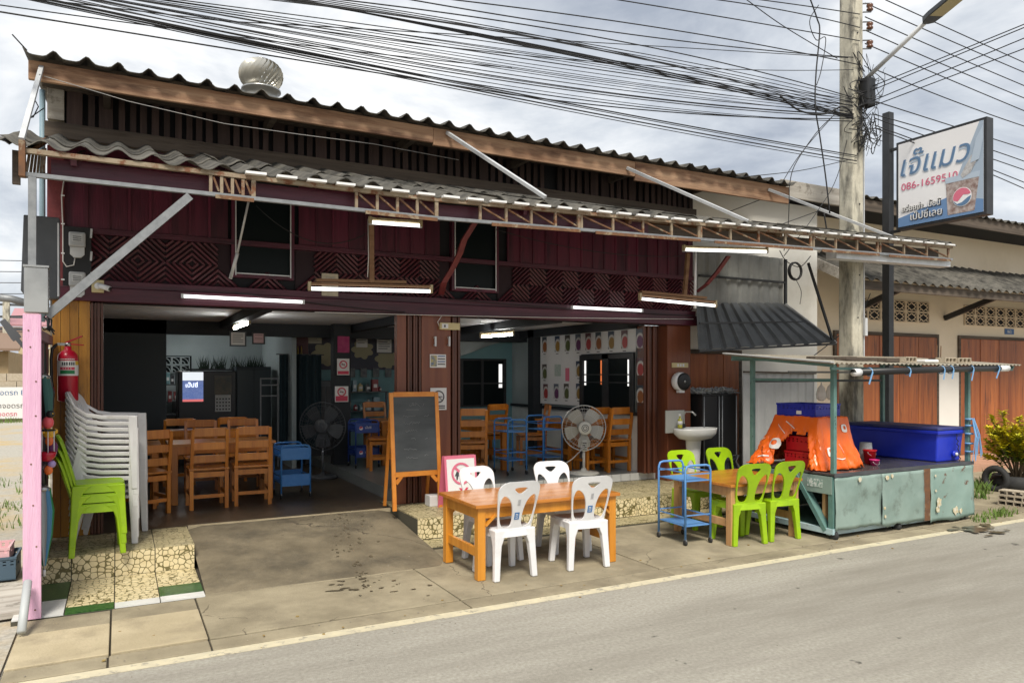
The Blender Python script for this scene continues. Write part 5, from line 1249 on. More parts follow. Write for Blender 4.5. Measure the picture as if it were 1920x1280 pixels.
tube_light('lit fluorescent tube fixed on the maroon beam over the left bay', at(345, 555, Y=8.17), at(566, 566, Y=8.17), .017, body=False)
tube_light('lit fluorescent tube fixed on the maroon beam over the right bay', at(1074, 576, Y=8.17), at(1202, 582, Y=8.17), .017, body=False)
L2 = tube_light('fluorescent light on an old board hanging below a wooden hanger', at(583, 541, Y=7.5), at(806, 546, Y=7.5), .018, board=(.05, 1.0), old=True, up=.05)
tube_light('short fluorescent light mounted under the awning truss', at(697, 417, Y=7.0), at(786, 423, Y=7.0), .017)
tube_light('long fluorescent light under the awning beside the white pipe', at(1284, 468, Y=6.9), at(1436, 472, Y=6.9), .018)
tube_light('fluorescent light on a sagging rusty board at the shop corner', at(1202, 560, Y=7.3), at(1340, 573, Y=7.3), .017, board=(.0, 1.05), old=True, up=.05)
tube_light('fluorescent light on the ceiling of the left dining room', at(440, 615, Y=10.6), at(467, 605, Y=10.0), .017, tube_in, up=.04)
tube_light('fluorescent light on the ceiling of the right dining room', at(903, 631, Y=10.3), at(960, 627, Y=10.2), .017, tube_in, up=.05)
tube_light('lit fluorescent tube on the kitchen ceiling', (0.95, 14.1, 2.69), (0.95, 14.9, 2.69), .016, tube_in, body=False)
hw_ = thing('light_hanger', 'brown wooden post hanging from the awning to the old light board', 'wooden hanger', at(696, 430, Y=7.45))
bar('post', fit_old, hw_, (0, 0, .12), at(697, 528, Y=7.45)-hw_.location, .05, .03, up=(0, 1, 0)); pipe('wire', cablew, hw_, [(-.04, -.02, .1), (-.035, -.02, -.3), (-.045, -.02, -.5)], .005, 5)
hw2 = thing('white_pipe', 'white vertical pipe hanging from the awning at the shop corner', 'pipe', at(1304, 470, Y=7.4))
pipe('pipe', whitep, hw2, [(0, 0, .05), at(1303, 578, Y=7.4)-hw2.location], .018); bar('timber', fit_old, hw2, at(1290, 475, Y=7.6)-hw2.location, at(1283, 560, Y=7.6)-hw2.location, .05, .04, up=(0, 1, 0))
# ================================================================== FACADE FITTINGS
mb_ = thing('electric_meters', 'black board with two grey electricity meters on the maroon wall', 'electricity meter', (-.35, 8.27, 2.9))
box('board', black, mb_, -.12, .115, -.02, .005, -.30, .32)
for z in (.12, -.26):
    mtr = MB().box(-.07, .07, -.10, -.021, z, z+.14).build('meter', mat('grey meter case', (.40, .41, .42), rough=.35), mb_, bevel=.015)
    MB().box(-.045, .045, -.104, -.1005, z+.045, z+.115).build('meter_window', mat('pale meter face', (.62, .63, .63), (.45, .46, .46), scale=30, rough=.2), mtr)
    for i in range(3): MB().box(-.035, .035, -.107, -.1045, z+.055+.018*i, z+.061+.018*i).build('dial_line', ink, mtr)
    MB().poly([(-.06, -.03, z-.002), (.06, -.03, z-.002), (.06, -.03, z-.07), (.03, -.03, z-.10), (-.03, -.03, z-.10), (-.06, -.03, z-.07)], (0, -.04, 0)).build('terminal_cover', mat('light grey cover', (.55, .56, .57), rough=.4), mb_)
pipe('meter_cable', cablew, mb_, [(-.10, -.025, .85), (-.13, -.025, .6), (-.12, -.025, .3), (-.12, -.025, -.02), (-.09, -.03, -.07), (-.03, -.03, -.05), (-.02, -.03, .02)], .006, 6)
for z in (.6, .33, .05, -.2): box('clip', whitep, mb_, -.135, -.105, -.034, -.028, z, z+.012)
for z in (.22, -.0, -.2): bar('conduit', steel_l, mb_, (.112, -.03, z), (.118, -.03, z+.09), .018, .018)
cc = thing('security_camera', 'white security camera on a cream junction box above the left bay', 'security camera', at(184, 537, Y=8.2))
box('junction_box', cream, cc, -.055, .05, -.03, .03, -.06, .06, bevel=.004); MB().lathe([(.018, 0), (.032, .01), (.032, .02), (.01, .03)], n=14, axis='y').build('mount', whitep, cc, smooth=True, loc=(.0, -.055, .0))
MB().tube([(.02, -.06, 0), (.10, -.11, -.03)], .026, 12).build('camera_body', whitep, cc, smooth=True); MB().tube([(.095, -.107, -.028), (.105, -.113, -.032)], .02, 12).build('lens', black, cc, smooth=True)
pn_ = box('wall_notice', mat('yellowed notice', (.52, .46, .34), (.40, .36, .27), scale=16, rough=.7), None, *sorted((at(603, 530, Y=8.25).x, at(634, 530, Y=8.25).x)), 8.245, 8.252, at(620, 555, Y=8.25).z, at(620, 513, Y=8.25).z)
tag(pn_, 'yellowed printed notice fixed to the lattice panel beside the left window', 'notice')
b_ = MB()
for i in range(3): b_.ring((0, 0, 0), .0, .001)
for (zz, s_) in ((.05, .06), (-.04, .06)):
    MB().poly([(-s_*.8, -.006, zz-s_*.6), (s_*.8, -.006, zz-s_*.6), (s_*.8, -.006, zz+s_*.6), (-s_*.8, -.006, zz+s_*.6)], (0, -.001, 0)).build('notice_print', mat('faded grey print', (.30, .27, .22), (.42, .38, .3), scale=60, rough=.7), pn_)
# wires along the beam
random.seed(6)
for i, (a, b, sg_) in enumerate((((440, 548), (760, 585), .02), ((590, 585), (1300, 598), .015), ((840, 560), (1300, 592), .02), ((480, 385), (700, 430), .25), ((930, 430), (1280, 480), .10))):
    A_ = at(*a, Y=8.2 if i < 3 else 7.6); B_ = at(*b, Y=8.2 if i < 3 else 7.6)
    tag(pipe('wall_wire', cablew if i == 1 else cable, None, arc_pts(A_, B_, sg_), .005, 5), ['dark wire tacked along the beam above the left bay', 'pale wire looping along the maroon beam', 'dark wire tacked along the beam above the right bay', 'dark wire sagging between the left window and the light hanger', 'dark wire sagging under the awning right of the second window'][i], 'wire')
lw = tag(pipe('eave_wire', mat('grey wire', (.32, .31, .30), rough=.5), None, [at(82, 143, Y=7.66), at(140, 160, Y=7.66), at(240, 190, Y=7.66), at(420, 232, Y=7.66), at(560, 252, Y=7.66), at(700, 270, Y=7.8), at(860, 300, Y=7.9)], .004, 6), 'pale wire sagging along the underside of the roof fascia', 'wire')
tag(pipe('loose_wire', cable, None, [at(75, 140, Y=7.5)]+[at(a, b_2, Y=7.4) for a, b_2 in ((66, 165), (64, 185), (72, 200), (62, 220), (55, 222))]+[at(82, 203, Y=7.6)], .005, 5), 'thin black wire twisted round the end hanger rod', 'wire')
# ================================================================== PILLAR FITTINGS
sw = thing('switch_box', 'cream switch box at the top of the centre pillar', 'switch', at(843, 612, Y=8.27))
box('cover', cream, sw, -.13, .13, -.02, .03, -.04, .045, bevel=.004); box('breaker', whitep, sw, -.11, -.03, -.03, -.02, -.025, .03); box('toggle', ink, sw, -.085, -.065, -.034, -.03, -.012, .015)
pipe('wire', cablew, sw, [(-.15, -.01, .2), (-.11, -.01, .12), (-.16, -.01, .05), (-.14, -.01, 0)], .005, 5)
for px_, n_ in ((815, 'left'), (841, 'right')):
    p = at(px_, 640, Y=8.285); h_ = thing('pull_handle', 'silver pull handle on the centre pillar, %s one of a pair' % ('inner' if n_ == 'left' else 'outer'), 'handle', p, 0, 'pillar handles'); box('grip', steel_l, h_, -.012, .012, -.035, -.02, -.06, .06, bevel=.004); box('foot', steel_l, h_, -.01, .01, -.02, .012, -.055, -.035); box('foot', steel_l, h_, -.01, .01, -.02, .012, .035, .055)
def paper_sign(name, label, px0, py0, px1, py1, Y, m_=paper, cat='sign'):
    A_ = at(px0, py0, Y=Y); B_ = at(px1, py1, Y=Y); c_ = Vector(((A_.x+B_.x)/2, Y, (A_.z+B_.z)/2)); w, h = B_.x-A_.x, A_.z-B_.z
    t = thing(name, label, cat, c_); box('sheet', m_, t, -w/2, w/2, -.004, .004, -h/2, h/2); return t, w, h
t, w, h = paper_sign('notice', 'white printed notice with blue and green picture on the centre pillar', 806, 664, 836, 689, 8.29)
MB().box(-w*.45, -w*.08, -.0065, -.0042, -h*.42, h*.42).build('picture', mat('notice picture', (.10, .16, .28), (.5, .42, .16), scale=22, rough=.6), t)
for i in range(4): MB().box(-w*.02, w*.44, -.0065, -.0042, h*.32-h*.2*i, h*.40-h*.2*i).build('text_line', ink if i % 2 else inkblue, t)
t, w, h = paper_sign('no_smoking_sign', 'white no smoking sign on the centre pillar behind the chalkboard', 807, 727, 837, 768, 8.29)
Fn = lambda x, z, k_=0: frame_M((x, -.0045-.002*k_, z), (1, 0, 0), (0, 0, 1))
disc_print('ring', circ(0, 0, w*.36, 28), [circ(0, 0, w*.29, 28)], ink, t, Fn(0, h*.1, 1)); bar('slash', ink, t, (-w*.22, -.008, h*.1+w*.22), (w*.22, -.008, h*.1-w*.22), .003, .02, up=(0, 1, 0)); box('cigarette', ink, t, -.05, .05, -.0075, -.0045, h*.08, h*.12)
for i in range(2): MB().box(-w*.4, w*.4, -.0065, -.0042, -h*.34-h*.09*i, -h*.29-h*.09*i).build('text_line', ink, t)
# ================================================================== CHALKBOARD
cb = thing('chalkboard', 'orange framed chalkboard easel with faint chalk writing by the centre pillar', 'chalkboard', (3.0, 8.02, .274))
lean = .10
def cbp(x, z): return Vector((x, -.10+lean*z, z))
for sx in (-1, 1): bar('front_leg', pframe, cb, cbp(sx*(.275+.0), 0), cbp(sx*.275, 1.32), .045, .028, up=(0, 1, 0))
for z in (1.30, .40): bar('rail', pframe, cb, cbp(-.25, z), cbp(.25, z), .028, .055)
for sx in (-1, 1):
    bar('rear_leg', pframe, cb, (sx*.26, .30, 0), (sx*.26, .05, 1.28), .035, .025, up=(0, 1, 0)); bar('corner_brace', pframe, cb, cbp(sx*.25, .30), cbp(sx*.18, .38), .02, .04)
MB().poly([cbp(-.252, .43), cbp(.252, .43), cbp(.252, 1.272), cbp(-.252, 1.272)], (0, -.008, 0)).build('slate', chalk, cb)
random.seed(12)
ch_ = MB()
def scrib(x0, x1, z, h):
    n_ = int((x1-x0)/.012); P_ = []
    for i in range(n_): P_.append(cbp(x0+i*.012+random.uniform(-.006, .006), z+random.uniform(-h, h))+Vector((0, -.0105, 0)))
    if len(P_) > 2: ch_.tube(P_, .0022, 4)
scrib(-.06, .12, 1.17, .022); scrib(-.03, .05, 1.20, .012)
ch_.tube([cbp(-.10, 1.125)+Vector((0, -.01, 0)), cbp(.05, 1.122)+Vector((0, -.01, 0))], .0025, 4)
for (z, a, b) in ((1.05, -.16, .02), (1.05, .12, .18), (.97, -.14, .08), (.88, -.12, .04), (.79, -.06, .02), (.79, .12, .16), (.68, -.14, .02), (.60, .10, .17), (.58, -.12, .04)): scrib(a, b, z, .014)
ch_.build('chalk_writing', mat('faint chalk', (.22, .23, .23), rough=.95), cb)['kind'] = 'stuff'
# no dogs A-board
nd = thing('no_dogs_sign', 'pink framed folding sign with crossed-out dog behind the white chair', 'sign', (3.45, 7.72, .274), R(2))
def ndp(x, z, y=0): return Vector((x, -.05+.14*z+y, z))
MB().poly([ndp(-.20, 0), ndp(.20, 0), ndp(.20, .60), ndp(-.20, .60)], (0, .012, 0)).build('board', rose, nd)
MB().poly([ndp(-.175, .03, -.003), ndp(.175, .03, -.003), ndp(.175, .565, -.003), ndp(-.175, .565, -.003)], (0, .002, 0)).build('face', paper, nd)
MB().poly([ndp(-.20, 0, .25), ndp(.20, 0, .25), (.20, .08, .60), (-.20, .08, .60)], (0, .012, 0)).build('back_board', rose, nd)
Fd = lambda x, z, k_: frame_M(ndp(x, z, -.004-.002*k_), (1, 0, 0), (0, .14, 1))
disc_print('dog', [(-.085, -.03), (-.06, .02), (-.02, .035), (.03, .03), (.05, .07), (.07, .04), (.10, .03), (.095, .005), (.07, .0), (.06, -.025), (.05, -.07), (.035, -.07), (.03, -.03), (-.04, -.03), (-.05, -.07), (-.065, -.07), (-.065, -.02)], [], ink, nd, Fd(0, .40, 1))
disc_print('ring', circ(0, 0, .125, 36), [circ(0, 0, .10, 36)], rose, nd, Fd(0, .40, 2))
disc_print('slash', [(-.095, .07), (-.075, .09), (.095, -.07), (.075, -.09)], [], rose, nd, Fd(0, .40, 2.4))
disc_print('cross', [(-.06, .05), (-.03, .05), (0, .01), (.03, .05), (.06, .05), (.015, -.01), (.06, -.07), (.03, -.07), (0, -.03), (-.03, -.07), (-.06, -.07), (-.015, -.01)], [], inkred, nd, Fd(.02, .19, 1))
wb = tag(box('white_box', whitep_s, None, 3.17, 3.62, 7.98, 8.14, .276, .40, bevel=.004), 'low white plastic box on the step under the chalkboard', 'box')
# ================================================================== FIRE EXTINGUISHER
fx = thing('fire_extinguisher', 'red fire extinguisher with white and green label on the amber boards', 'fire extinguisher', (-.425, 8.165, 1.545))
MB().lathe([(.075, 0), (.086, .015), (.086, .40), (.082, .44), (.055, .475), (.03, .49), (.03, .52)], n=28).build('cylinder', redp, fx, smooth=True)
def band(name, z0, z1, a0, a1, m_, r=.0875):
    n_ = 14; P_ = [(r*math.sin(R(a0+(a1-a0)*i/n_)), -r*math.cos(R(a0+(a1-a0)*i/n_))) for i in range(n_+1)]
    MB().add([(x, y, z0) for x, y in P_]+[(x, y, z1) for x, y in P_], [(i, i+1, n_+2+i, n_+1+i) for i in range(n_)]).build(name, m_, fx, smooth=True)
band('label', .245, .385, -80, 85, paper); band('label_band', .30, .325, -42, 42, inkred, .0883); band('label_band', .262, .295, -42, 42, inkgreen, .0883); band('label_patch', .345, .383, 46, 84, inkgold, .0883)
for i, a in enumerate((-30, -18, -6, 8, 20, 32)): band('label_text', .342, .372, a, a+8, ink, .0885)
for i in range(8): band('label_text', .395, .404, -44+i*11, -36+i*11, paper, .0875)
for i in range(4): band('label_text', .309, .316, -26+i*14, -20+i*14, paper, .0890)
MB().lathe([(.02, .52), (.028, .53), (.028, .55), (.015, .56)], n=14).build('valve', galv, fx, smooth=True)
bar('handle', redp, fx, (-.02, 0, .555), (.12, -.03, .62), .022, .012); bar('lever', redp, fx, (0, 0, .545), (.13, -.03, .535), .022, .01); bar('nozzle_joint', galv, fx, (-.02, 0, .54), (-.085, 0, .542), .025, .025)
pipe('hose', black, fx, [(-.085, 0, .542), (-.125, -.01, .50), (-.135, -.01, .40), (-.132, -.01, .2), (-.12, -.01, .1)], .014, 10); MB().lathe([(.02, 0), (.012, .06)], n=12).build('hose_end', redp, fx, smooth=True, loc=(-.12, -.01, .08))
# ================================================================== LEFT EDGE: POST, SCREEN, HANGING THINGS
ps = thing('pink_plank', 'pink painted plank post standing at the left edge of the steps', 'post', (-.555, 6.40, 0))
MB().box(-.058, .055, -.02, .02, .022, 2.24).build('plank', pink, ps, bevel=.004)
for z in (.09, .2, .55, .85, 1.15, 1.5, 1.75, 2.0, 2.12): MB().lathe([(.006, 0), (.006, -.003)], n=8, axis='y').build('nail', rust, ps, loc=(random.uniform(-.03, .03), -.02, z))
gx = thing('galvanised_box', 'shiny galvanised metal box on top of the pink plank', 'metal box', (-.53, 6.42, 2.25))
box('body', galv, gx, -.075, .075, -.05, .05, 0, .33, bevel=.006); box('lid', galv, gx, -.08, .08, -.055, .055, .33, .345)
for i in range(4): MB().lathe([(.005, 0), (.005, .004)], n=6, axis='x').build('screw', steel, gx, loc=(.075, -.03, .04+.07*i))
ss_ = thing('side_screen', 'patchwork screen of boards and glazing behind the pink plank', 'screen', (-.60, 7.3, 0))
random.seed(8)
y = -.86
pk = [greyd, maroon_post, teald, blackm, mat('mirror strip', (.5, .5, .52), rough=.15, metal=.9), maroon_post, greyd, teald]
i = 0
while y < .92:
    w = random.uniform(.10, .2); box('board', pk[i % len(pk)] if i % 3 else mat('dull mauve board', (.19, .10, .13), rough=.6), ss_, -.015, .012+random.uniform(-.004, .004), y, min(y+w-.004, .94), .03 if y < .1 else .242, 2.18); y += w; i += 1
for z in (2.12, 1.0, .3): box('rail', mat('dull mauve board', (.19, .10, .13)), ss_, .014, .05, -.86, .93, z-.04, z+.04)
for (yy, zz, hh) in ((-.83, 1.85, .2), (-.83, 1.25, .16), (-.83, .8, .25)): box('pale_strip', mat('pale strip', (.62, .58, .60), rough=.5), ss_, .013, .02, yy, yy+.03, zz, zz+hh)
lb = thing('sign_back', 'dark grey hanging sign box seen from behind the awning post', 'sign', (-.63, 7.45, 2.45))
MB().poly([(-.10, 0, .06), (-.06, 0, 0), (.17, 0, 0), (.18, 0, .05), (.18, 0, .70), (-.08, 0, .70)], (0, .10, 0)).build('panel', greyd, lb, bevel=.008); box('edge_strip', steel_l, lb, .165, .178, -.012, -.001, .02, .65); bar('seam', blackm, lb, (-.03, -.004, .03), (-.03, -.004, .69), .008, .006)
# umbrella hanging on the screen
def closed_umbrella(label, loc, L_, cols, tilt=0.0, handle=True, group='hanging umbrellas'):
    t = thing('umbrella', label, 'umbrella', loc, 0, group); n_ = 10
    for k_, m_ in enumerate(cols):
        b = MB(); rings = []
        for (f, r_) in ((0, .045), (.12, .05), (.3, .062), (.6, .05), (.85, .026), (1, .010)):
            ring = []
            for i in range(5):
                a = 2*math.pi*(k_+i/4)/len(cols); q = r_*(1+.25*math.sin(i*math.pi/2))
                ring.append((q*math.cos(a)+tilt*f, q*math.sin(a), -L_*f))
            rings.append(ring)
        b.loft(rings, cap=False, closed=False).build('panel', m_, t, smooth=True)
    MB().tube([(0, 0, .02), (tilt, 0, -L_-.05)], .006, 6).build('shaft', chrome, t, smooth=True); MB().tube([(tilt, 0, -L_-.03), (tilt*1.05, 0, -L_-.08)], .011, 8).build('tip', whitep, t, smooth=True)
    if handle: MB().tube([(0, 0, 0), (0, 0, .10), (-.01, 0, .15), (-.035, 0, .175), (-.06, 0, .16), (-.065, 0, .13)], .014, 8).build('handle', black, t, smooth=True)
    MB().lathe([(.05, -.02), (.052, 0), (.03, .02)], n=14).build('collar', galv, t, smooth=True)
    return t
p_ = at(80, 915, Y=6.75)
closed_umbrella('closed green, white and blue umbrella hanging behind the pink plank', (p_.x, 6.75, p_.z), .60, [inkgreen, paper, mat('umbrella blue', (.06, .20, .36), rough=.6), inkgreen, mat('umbrella grey', (.30, .33, .34), rough=.6), mat('umbrella blue', (.06, .2, .36))], .01)
p_ = at(80, 705, Y=6.95)
closed_umbrella('folded dark umbrella with white tip hanging above the toys', (p_.x, 6.95, p_.z), .42, [black, teald, black, teald], .03, False)
def blob(name, m_, t, c, r, sc_=(1, 1, 1), n=12):
    b = MB(); rings = []
    for j in range(1, 8):
        th = math.pi*j/8; rings.append([(c[0]+r*sc_[0]*math.sin(th)*math.cos(2*math.pi*k_/n), c[1]+r*sc_[1]*math.sin(th)*math.sin(2*math.pi*k_/n), c[2]+r*sc_[2]*math.cos(th)) for k_ in range(n)])
    return b.loft(rings).build(name, m_, t, smooth=True)
cor = mat('coral plastic', (.75, .10, .12), rough=.4); yel = mat('yellow plastic', (.75, .42, .03), rough=.4); oran = mat('orange plastic', (.75, .16, .03), rough=.4)
p_ = at(90, 792, Y=6.8)
bd = thing('toy_bird', 'coral and orange toy bird on a hanging ring behind the pink plank', 'toy', (p_.x, 6.8, p_.z))
blob('body', cor, bd, (0, 0, 0), .045, (.9, .9, 1.1)); blob('head', black, bd, (.015, -.005, .065), .03); blob('eye', yel, bd, (.03, -.02, .07), .009); MB().poly([(-.03, 0, .02), (-.08, 0, -.04), (-.05, 0, -.05), (0, 0, -.01)], (0, .012, 0)).build('wing', oran, bd); MB().ring((0, 0, -.06), .05, .006, 'z', 20, 5).build('perch_ring', black, bd)
for x in (-.04, .0, .04): MB().tube([(x, 0, -.06), (x, 0, -.24)], .004, 5).build('rod', whitep, bd)
p_ = at(92, 812, Y=6.9); tf = thing('toy_flower', 'yellow toy flower hanging below the toy bird', 'toy', (p_.x, 6.9, p_.z)); blob('centre', yel, tf, (0, 0, 0), .045, (1, .5, .9)); blob('petal', yel, tf, (.04, 0, .015), .022); blob('petal', yel, tf, (-.04, 0, .015), .022); blob('drop', oran, tf, (0, 0, -.06), .03, (1, .6, 1.4)); blob('drop', mat('plum cloth', (.12, .02, .10)), tf, (.02, .02, -.12), .04, (1, .6, 1.5))
p_ = at(88, 852, Y=6.75); bw = thing('red_bowl', 'shiny red bowl hanging above the umbrella handle', 'bowl', (p_.x, 6.75, p_.z)); MB().lathe([(.03, -.05), (.055, -.02), (.065, .015), (.06, .02), (.05, .0)], n=22).build('bowl', redp, bw, smooth=True); blob('pompom', mat('lilac plastic', (.40, .30, .60), rough=.5), bw, (.03, .01, -.075), .03); blob('pompom', oran, bw, (.01, .0, -.12), .03, (1, .7, 1.3))
bl = thing('blade_paddle', 'long dark flat paddle sticking out beyond the pink plank', 'paddle', at(48, 655, Y=6.6))
d_ = at(4, 600, Y=6.6)-bl.location; b = MB()
nrm = Vector((0, 1, 0)); sd_ = d_.normalized().cross(nrm)
for (f0, f1, w0_, w1_) in ((0, .35, .012, .014), (.35, .45, .03, .032), (.45, 1.0, .032, .02)):
    b.poly([d_*f0-sd_*w0_, d_*f0+sd_*w0_, d_*f1+sd_*w1_, d_*f1-sd_*w1_], (0, .012, 0))
b.build('blade', greyd, bl)
gb = tag(pipe('grey_rail', steel, None, [at(-20, 556, Y=7.2), at(20, 560, Y=7.2), at(52, 569, Y=7.2)], .03, 8), 'grey bent metal rail reaching the galvanised box from the left', 'rail')
# cables bunched behind the galvanised box
b = MB(); random.seed(2)
for i in range(7):
    K = [Vector((-.50+random.uniform(-.02, .06), 6.6+random.uniform(0, .2), 2.22+random.uniform(-.12, .08))) for _ in range(4)]; b.tube([K[0], K[0].lerp(K[1], .6), K[1].lerp(K[2], .5), K[2].lerp(K[3], .6), K[3]], .006, 5)
o = b.build('wire_bundle', cable, None); o['label'] = 'bunch of black wires behind the galvanised box'; o['category'] = 'wire'; o['kind'] = 'stuff'
# low things left of the plank
pvc = tag(pipe('plastic_pipe', mat('grey pvc pipe', (.42, .44, .44), rough=.5), None, [at(40, 1185, Z=.05)+Vector((0, 0, 0)), at(52, 1090, Y=6.33)], .028, 10), 'grey plastic pipe leaning on the foot of the pink plank', 'pipe')
bk_ = crate('basket', mat('slate blue basket plastic', (.06, .10, .14), rough=.5), 'slate blue plastic basket on the ground behind the pink plank', (-1.05, 8.0, 0), 0, .5, .4, .20, None); bk2 = crate('basket', mat('pink basket plastic', (.62, .38, .40), rough=.5), 'pink plastic basket stacked in the slate blue basket', (-1.07, 8.0, .16), 0, .44, .36, .12, None)
wbd = MB().box(-.14, .16, -.45, .45, 0, .05).build('leaning_board', oldboard, None, loc=(-.78, 7.0, .0), rot=(0, 0, R(6)), bevel=.004); tag(wbd, 'bleached plank lying on the earth beside the pink plank', 'plank')
wsh = MB().box(-.008, 0, -.35, .35, 0, 1.05).build('white_sheet', paper, None, loc=(-.645, 7.35, .02)); tag(wsh, 'white sheet hung on the outside of the side screen', 'sheet')
# ================================================================== LEFT BACKGROUND
struct(MB().box(-60, -.64, YL, 60, -.035, -.02).build('earth_yard', gravel))
bwall = thing('block_wall', 'grey concrete block wall across the gravel yard', 'wall', (-6, 34.2, 0))
for r_ in range(6):
    for c_ in range(22): 
        if r_ >= 2 or c_ % 2 == 0 or True: box('block', blockg, bwall, -8+c_*.62+(.3 if r_ % 2 else 0), -8+c_*.62+.6+(.3 if r_ % 2 else 0), -.1, .1, r_*.31, r_*.31+.295)
bn = thing('yard_banner', 'white banner with blue and red lettering tied along the block wall', 'banner', (-4.2, 34.0, .02))
box('sheet', paper, bn, -2.2, 2.6, -.02, .01, .1, 1.3)
for (s_, z, m_, sz, x) in (('ลานจอดรถ EMT', 1.0, inkblue, .26, -.35), ('กรุณาจอดรถ', .5, ink, .26, -.35), ('จอดรถ', .2, inkred, .22, .15)):
    text('lettering', s_, sz, m_, bn, frame_M((x, -.026, z), (1, 0, 0), (0, 0, 1)))
disc_print('emblem', circ(0, 0, .16, 20), [], mat('pale green print', (.45, .68, .5)), bn, frame_M((-.2, -.026, .3), (1, 0, 0), (0, 0, 1)))
def far_house(label, x0, x1, y, h, mw, mr, ph):
    t = thing('far_house', label, 'house', ((x0+x1)/2, y, 0)); w = (x1-x0)/2
    box('wall', mw, t, -w, w, 0, 6, 0, h)
    MB().poly([(-w-.5, -.6, h), (w+.5, -.6, h), (w+.5, 3, h+ph), (-w-.5, 3, h+ph)], (0, 0, .12)).build('roof', mr, t)
    nw = max(2, int(w))
    for i in range(nw):
        xx = -w+(i+.5)*2*w/nw; q = box('window', glassd, t, xx-.4, xx+.4, -.03, -.002, h*.35, h*.72); box('frame', paper, q, -.45, .45, -.02, .0, h*.19, h*.19+.08)
    return t
far_house('brown boarded house behind the block wall', -9.5, -4.6, 42, 2.9, mat('brown far wall', (.30, .22, .12), (.36, .27, .16), scale=2, rough=.9), mat('brown far roof', (.22, .15, .11), rough=.9), 1.2)
far_house('cream house with mauve roof behind the block wall', -5.2, 1.5, 52, 4.6, mat('cream far wall', (.55, .45, .28), rough=.9), mat('mauve far roof', (.42, .22, .24), rough=.9), 1.2)
for (x, y, hh, l_) in ((-6.9, 50, 9.0, 'distant concrete power pole standing behind the brown house'), (-4.9, 44, 5.5, 'shorter distant power pole with cross arms beside the block wall')):
    t = thing('far_power_pole', l_, 'utility pole', (x, y, 0)); box('shaft', polec, t, -.14, .14, -.14, .14, 0, hh)
    for z in (hh-.3, hh-.9, hh-1.5): box('cross_arm', greyd, t, -.9, .9, -.06, .06, z, z+.1)
for i in range(6):
    z = 5.0+i*.62; tag(pipe('distant_cable', cable, None, [(-16, 50, z+.5), (-6.9, 49.8, z), (8, 50, z+.8)], .02, 4), 'thin distant cable between the far power poles', 'cable', 'distant cables')
# grass tufts and weeds
def tuft_mesh(n_, h, spread, seed):
    random.seed(seed); b = MB()
    for i in range(n_):
        a = random.uniform(0, 6.28); r_ = spread*math.sqrt(random.random()); x, y = r_*math.cos(a), r_*math.sin(a); q = random.uniform(.5, 1)*h; da = random.uniform(0, 6.28); lx, ly = .4*q*math.cos(da), .4*q*math.sin(da); w = .006+.004*random.random()
        b.add([(x-w*math.sin(da), y+w*math.cos(da), 0), (x+w*math.sin(da), y-w*math.cos(da), 0), (x+lx*.5, y+ly*.5, q*.7), (x+lx, y+ly, q)], [(0, 1, 2), (0, 2, 3)])
    return b
g = MB(); random.seed(17)
for i in range(60):
    t_ = tuft_mesh(26, random.uniform(.06, .16), .25, 100+i); ox, oy = random.uniform(-3.2, -.9), random.uniform(10.2, 15.5); g.add([(x+ox, y+oy, z-.02) for x, y, z in t_.v], t_.f)
o = g.build('yard_grass', leafg, None); o['kind'] = 'stuff'; o['label'] = 'patch of yellowing grass in the gravel yard'; o['category'] = 'grass'
g = MB()
for i in range(16):
    t_ = tuft_mesh(30, random.uniform(.06, .16), .4, 300+i); ox, oy = -6.5+i*.5, 33.6; g.add([(x*2+ox, y+oy, z*2.2-.02) for x, y, z in t_.v], t_.f)
o = g.build('wall_grass', leafg, None); o['kind'] = 'stuff'; o['label'] = 'strip of grass at the foot of the block wall'; o['category'] = 'grass'
g = MB()
for i, (px_, py_) in enumerate(((1850, 972), (1862, 968), (1872, 965), (1838, 978), (1880, 968), (1890, 962), (1845, 925), (1850, 915), (1858, 900), (1838, 935))):
    p = at(px_, py_, Z=.0); t_ = tuft_mesh(34, .10 if i < 6 else .22, .12, 500+i); g.add([(x+p.x, y+p.y, z+.008) for x, y, z in t_.v], t_.f)
o = g.build('pavement_weeds', leafg, None); o['kind'] = 'stuff'; o['label'] = 'green weeds growing from the pavement beside the cart'; o['category'] = 'weeds'
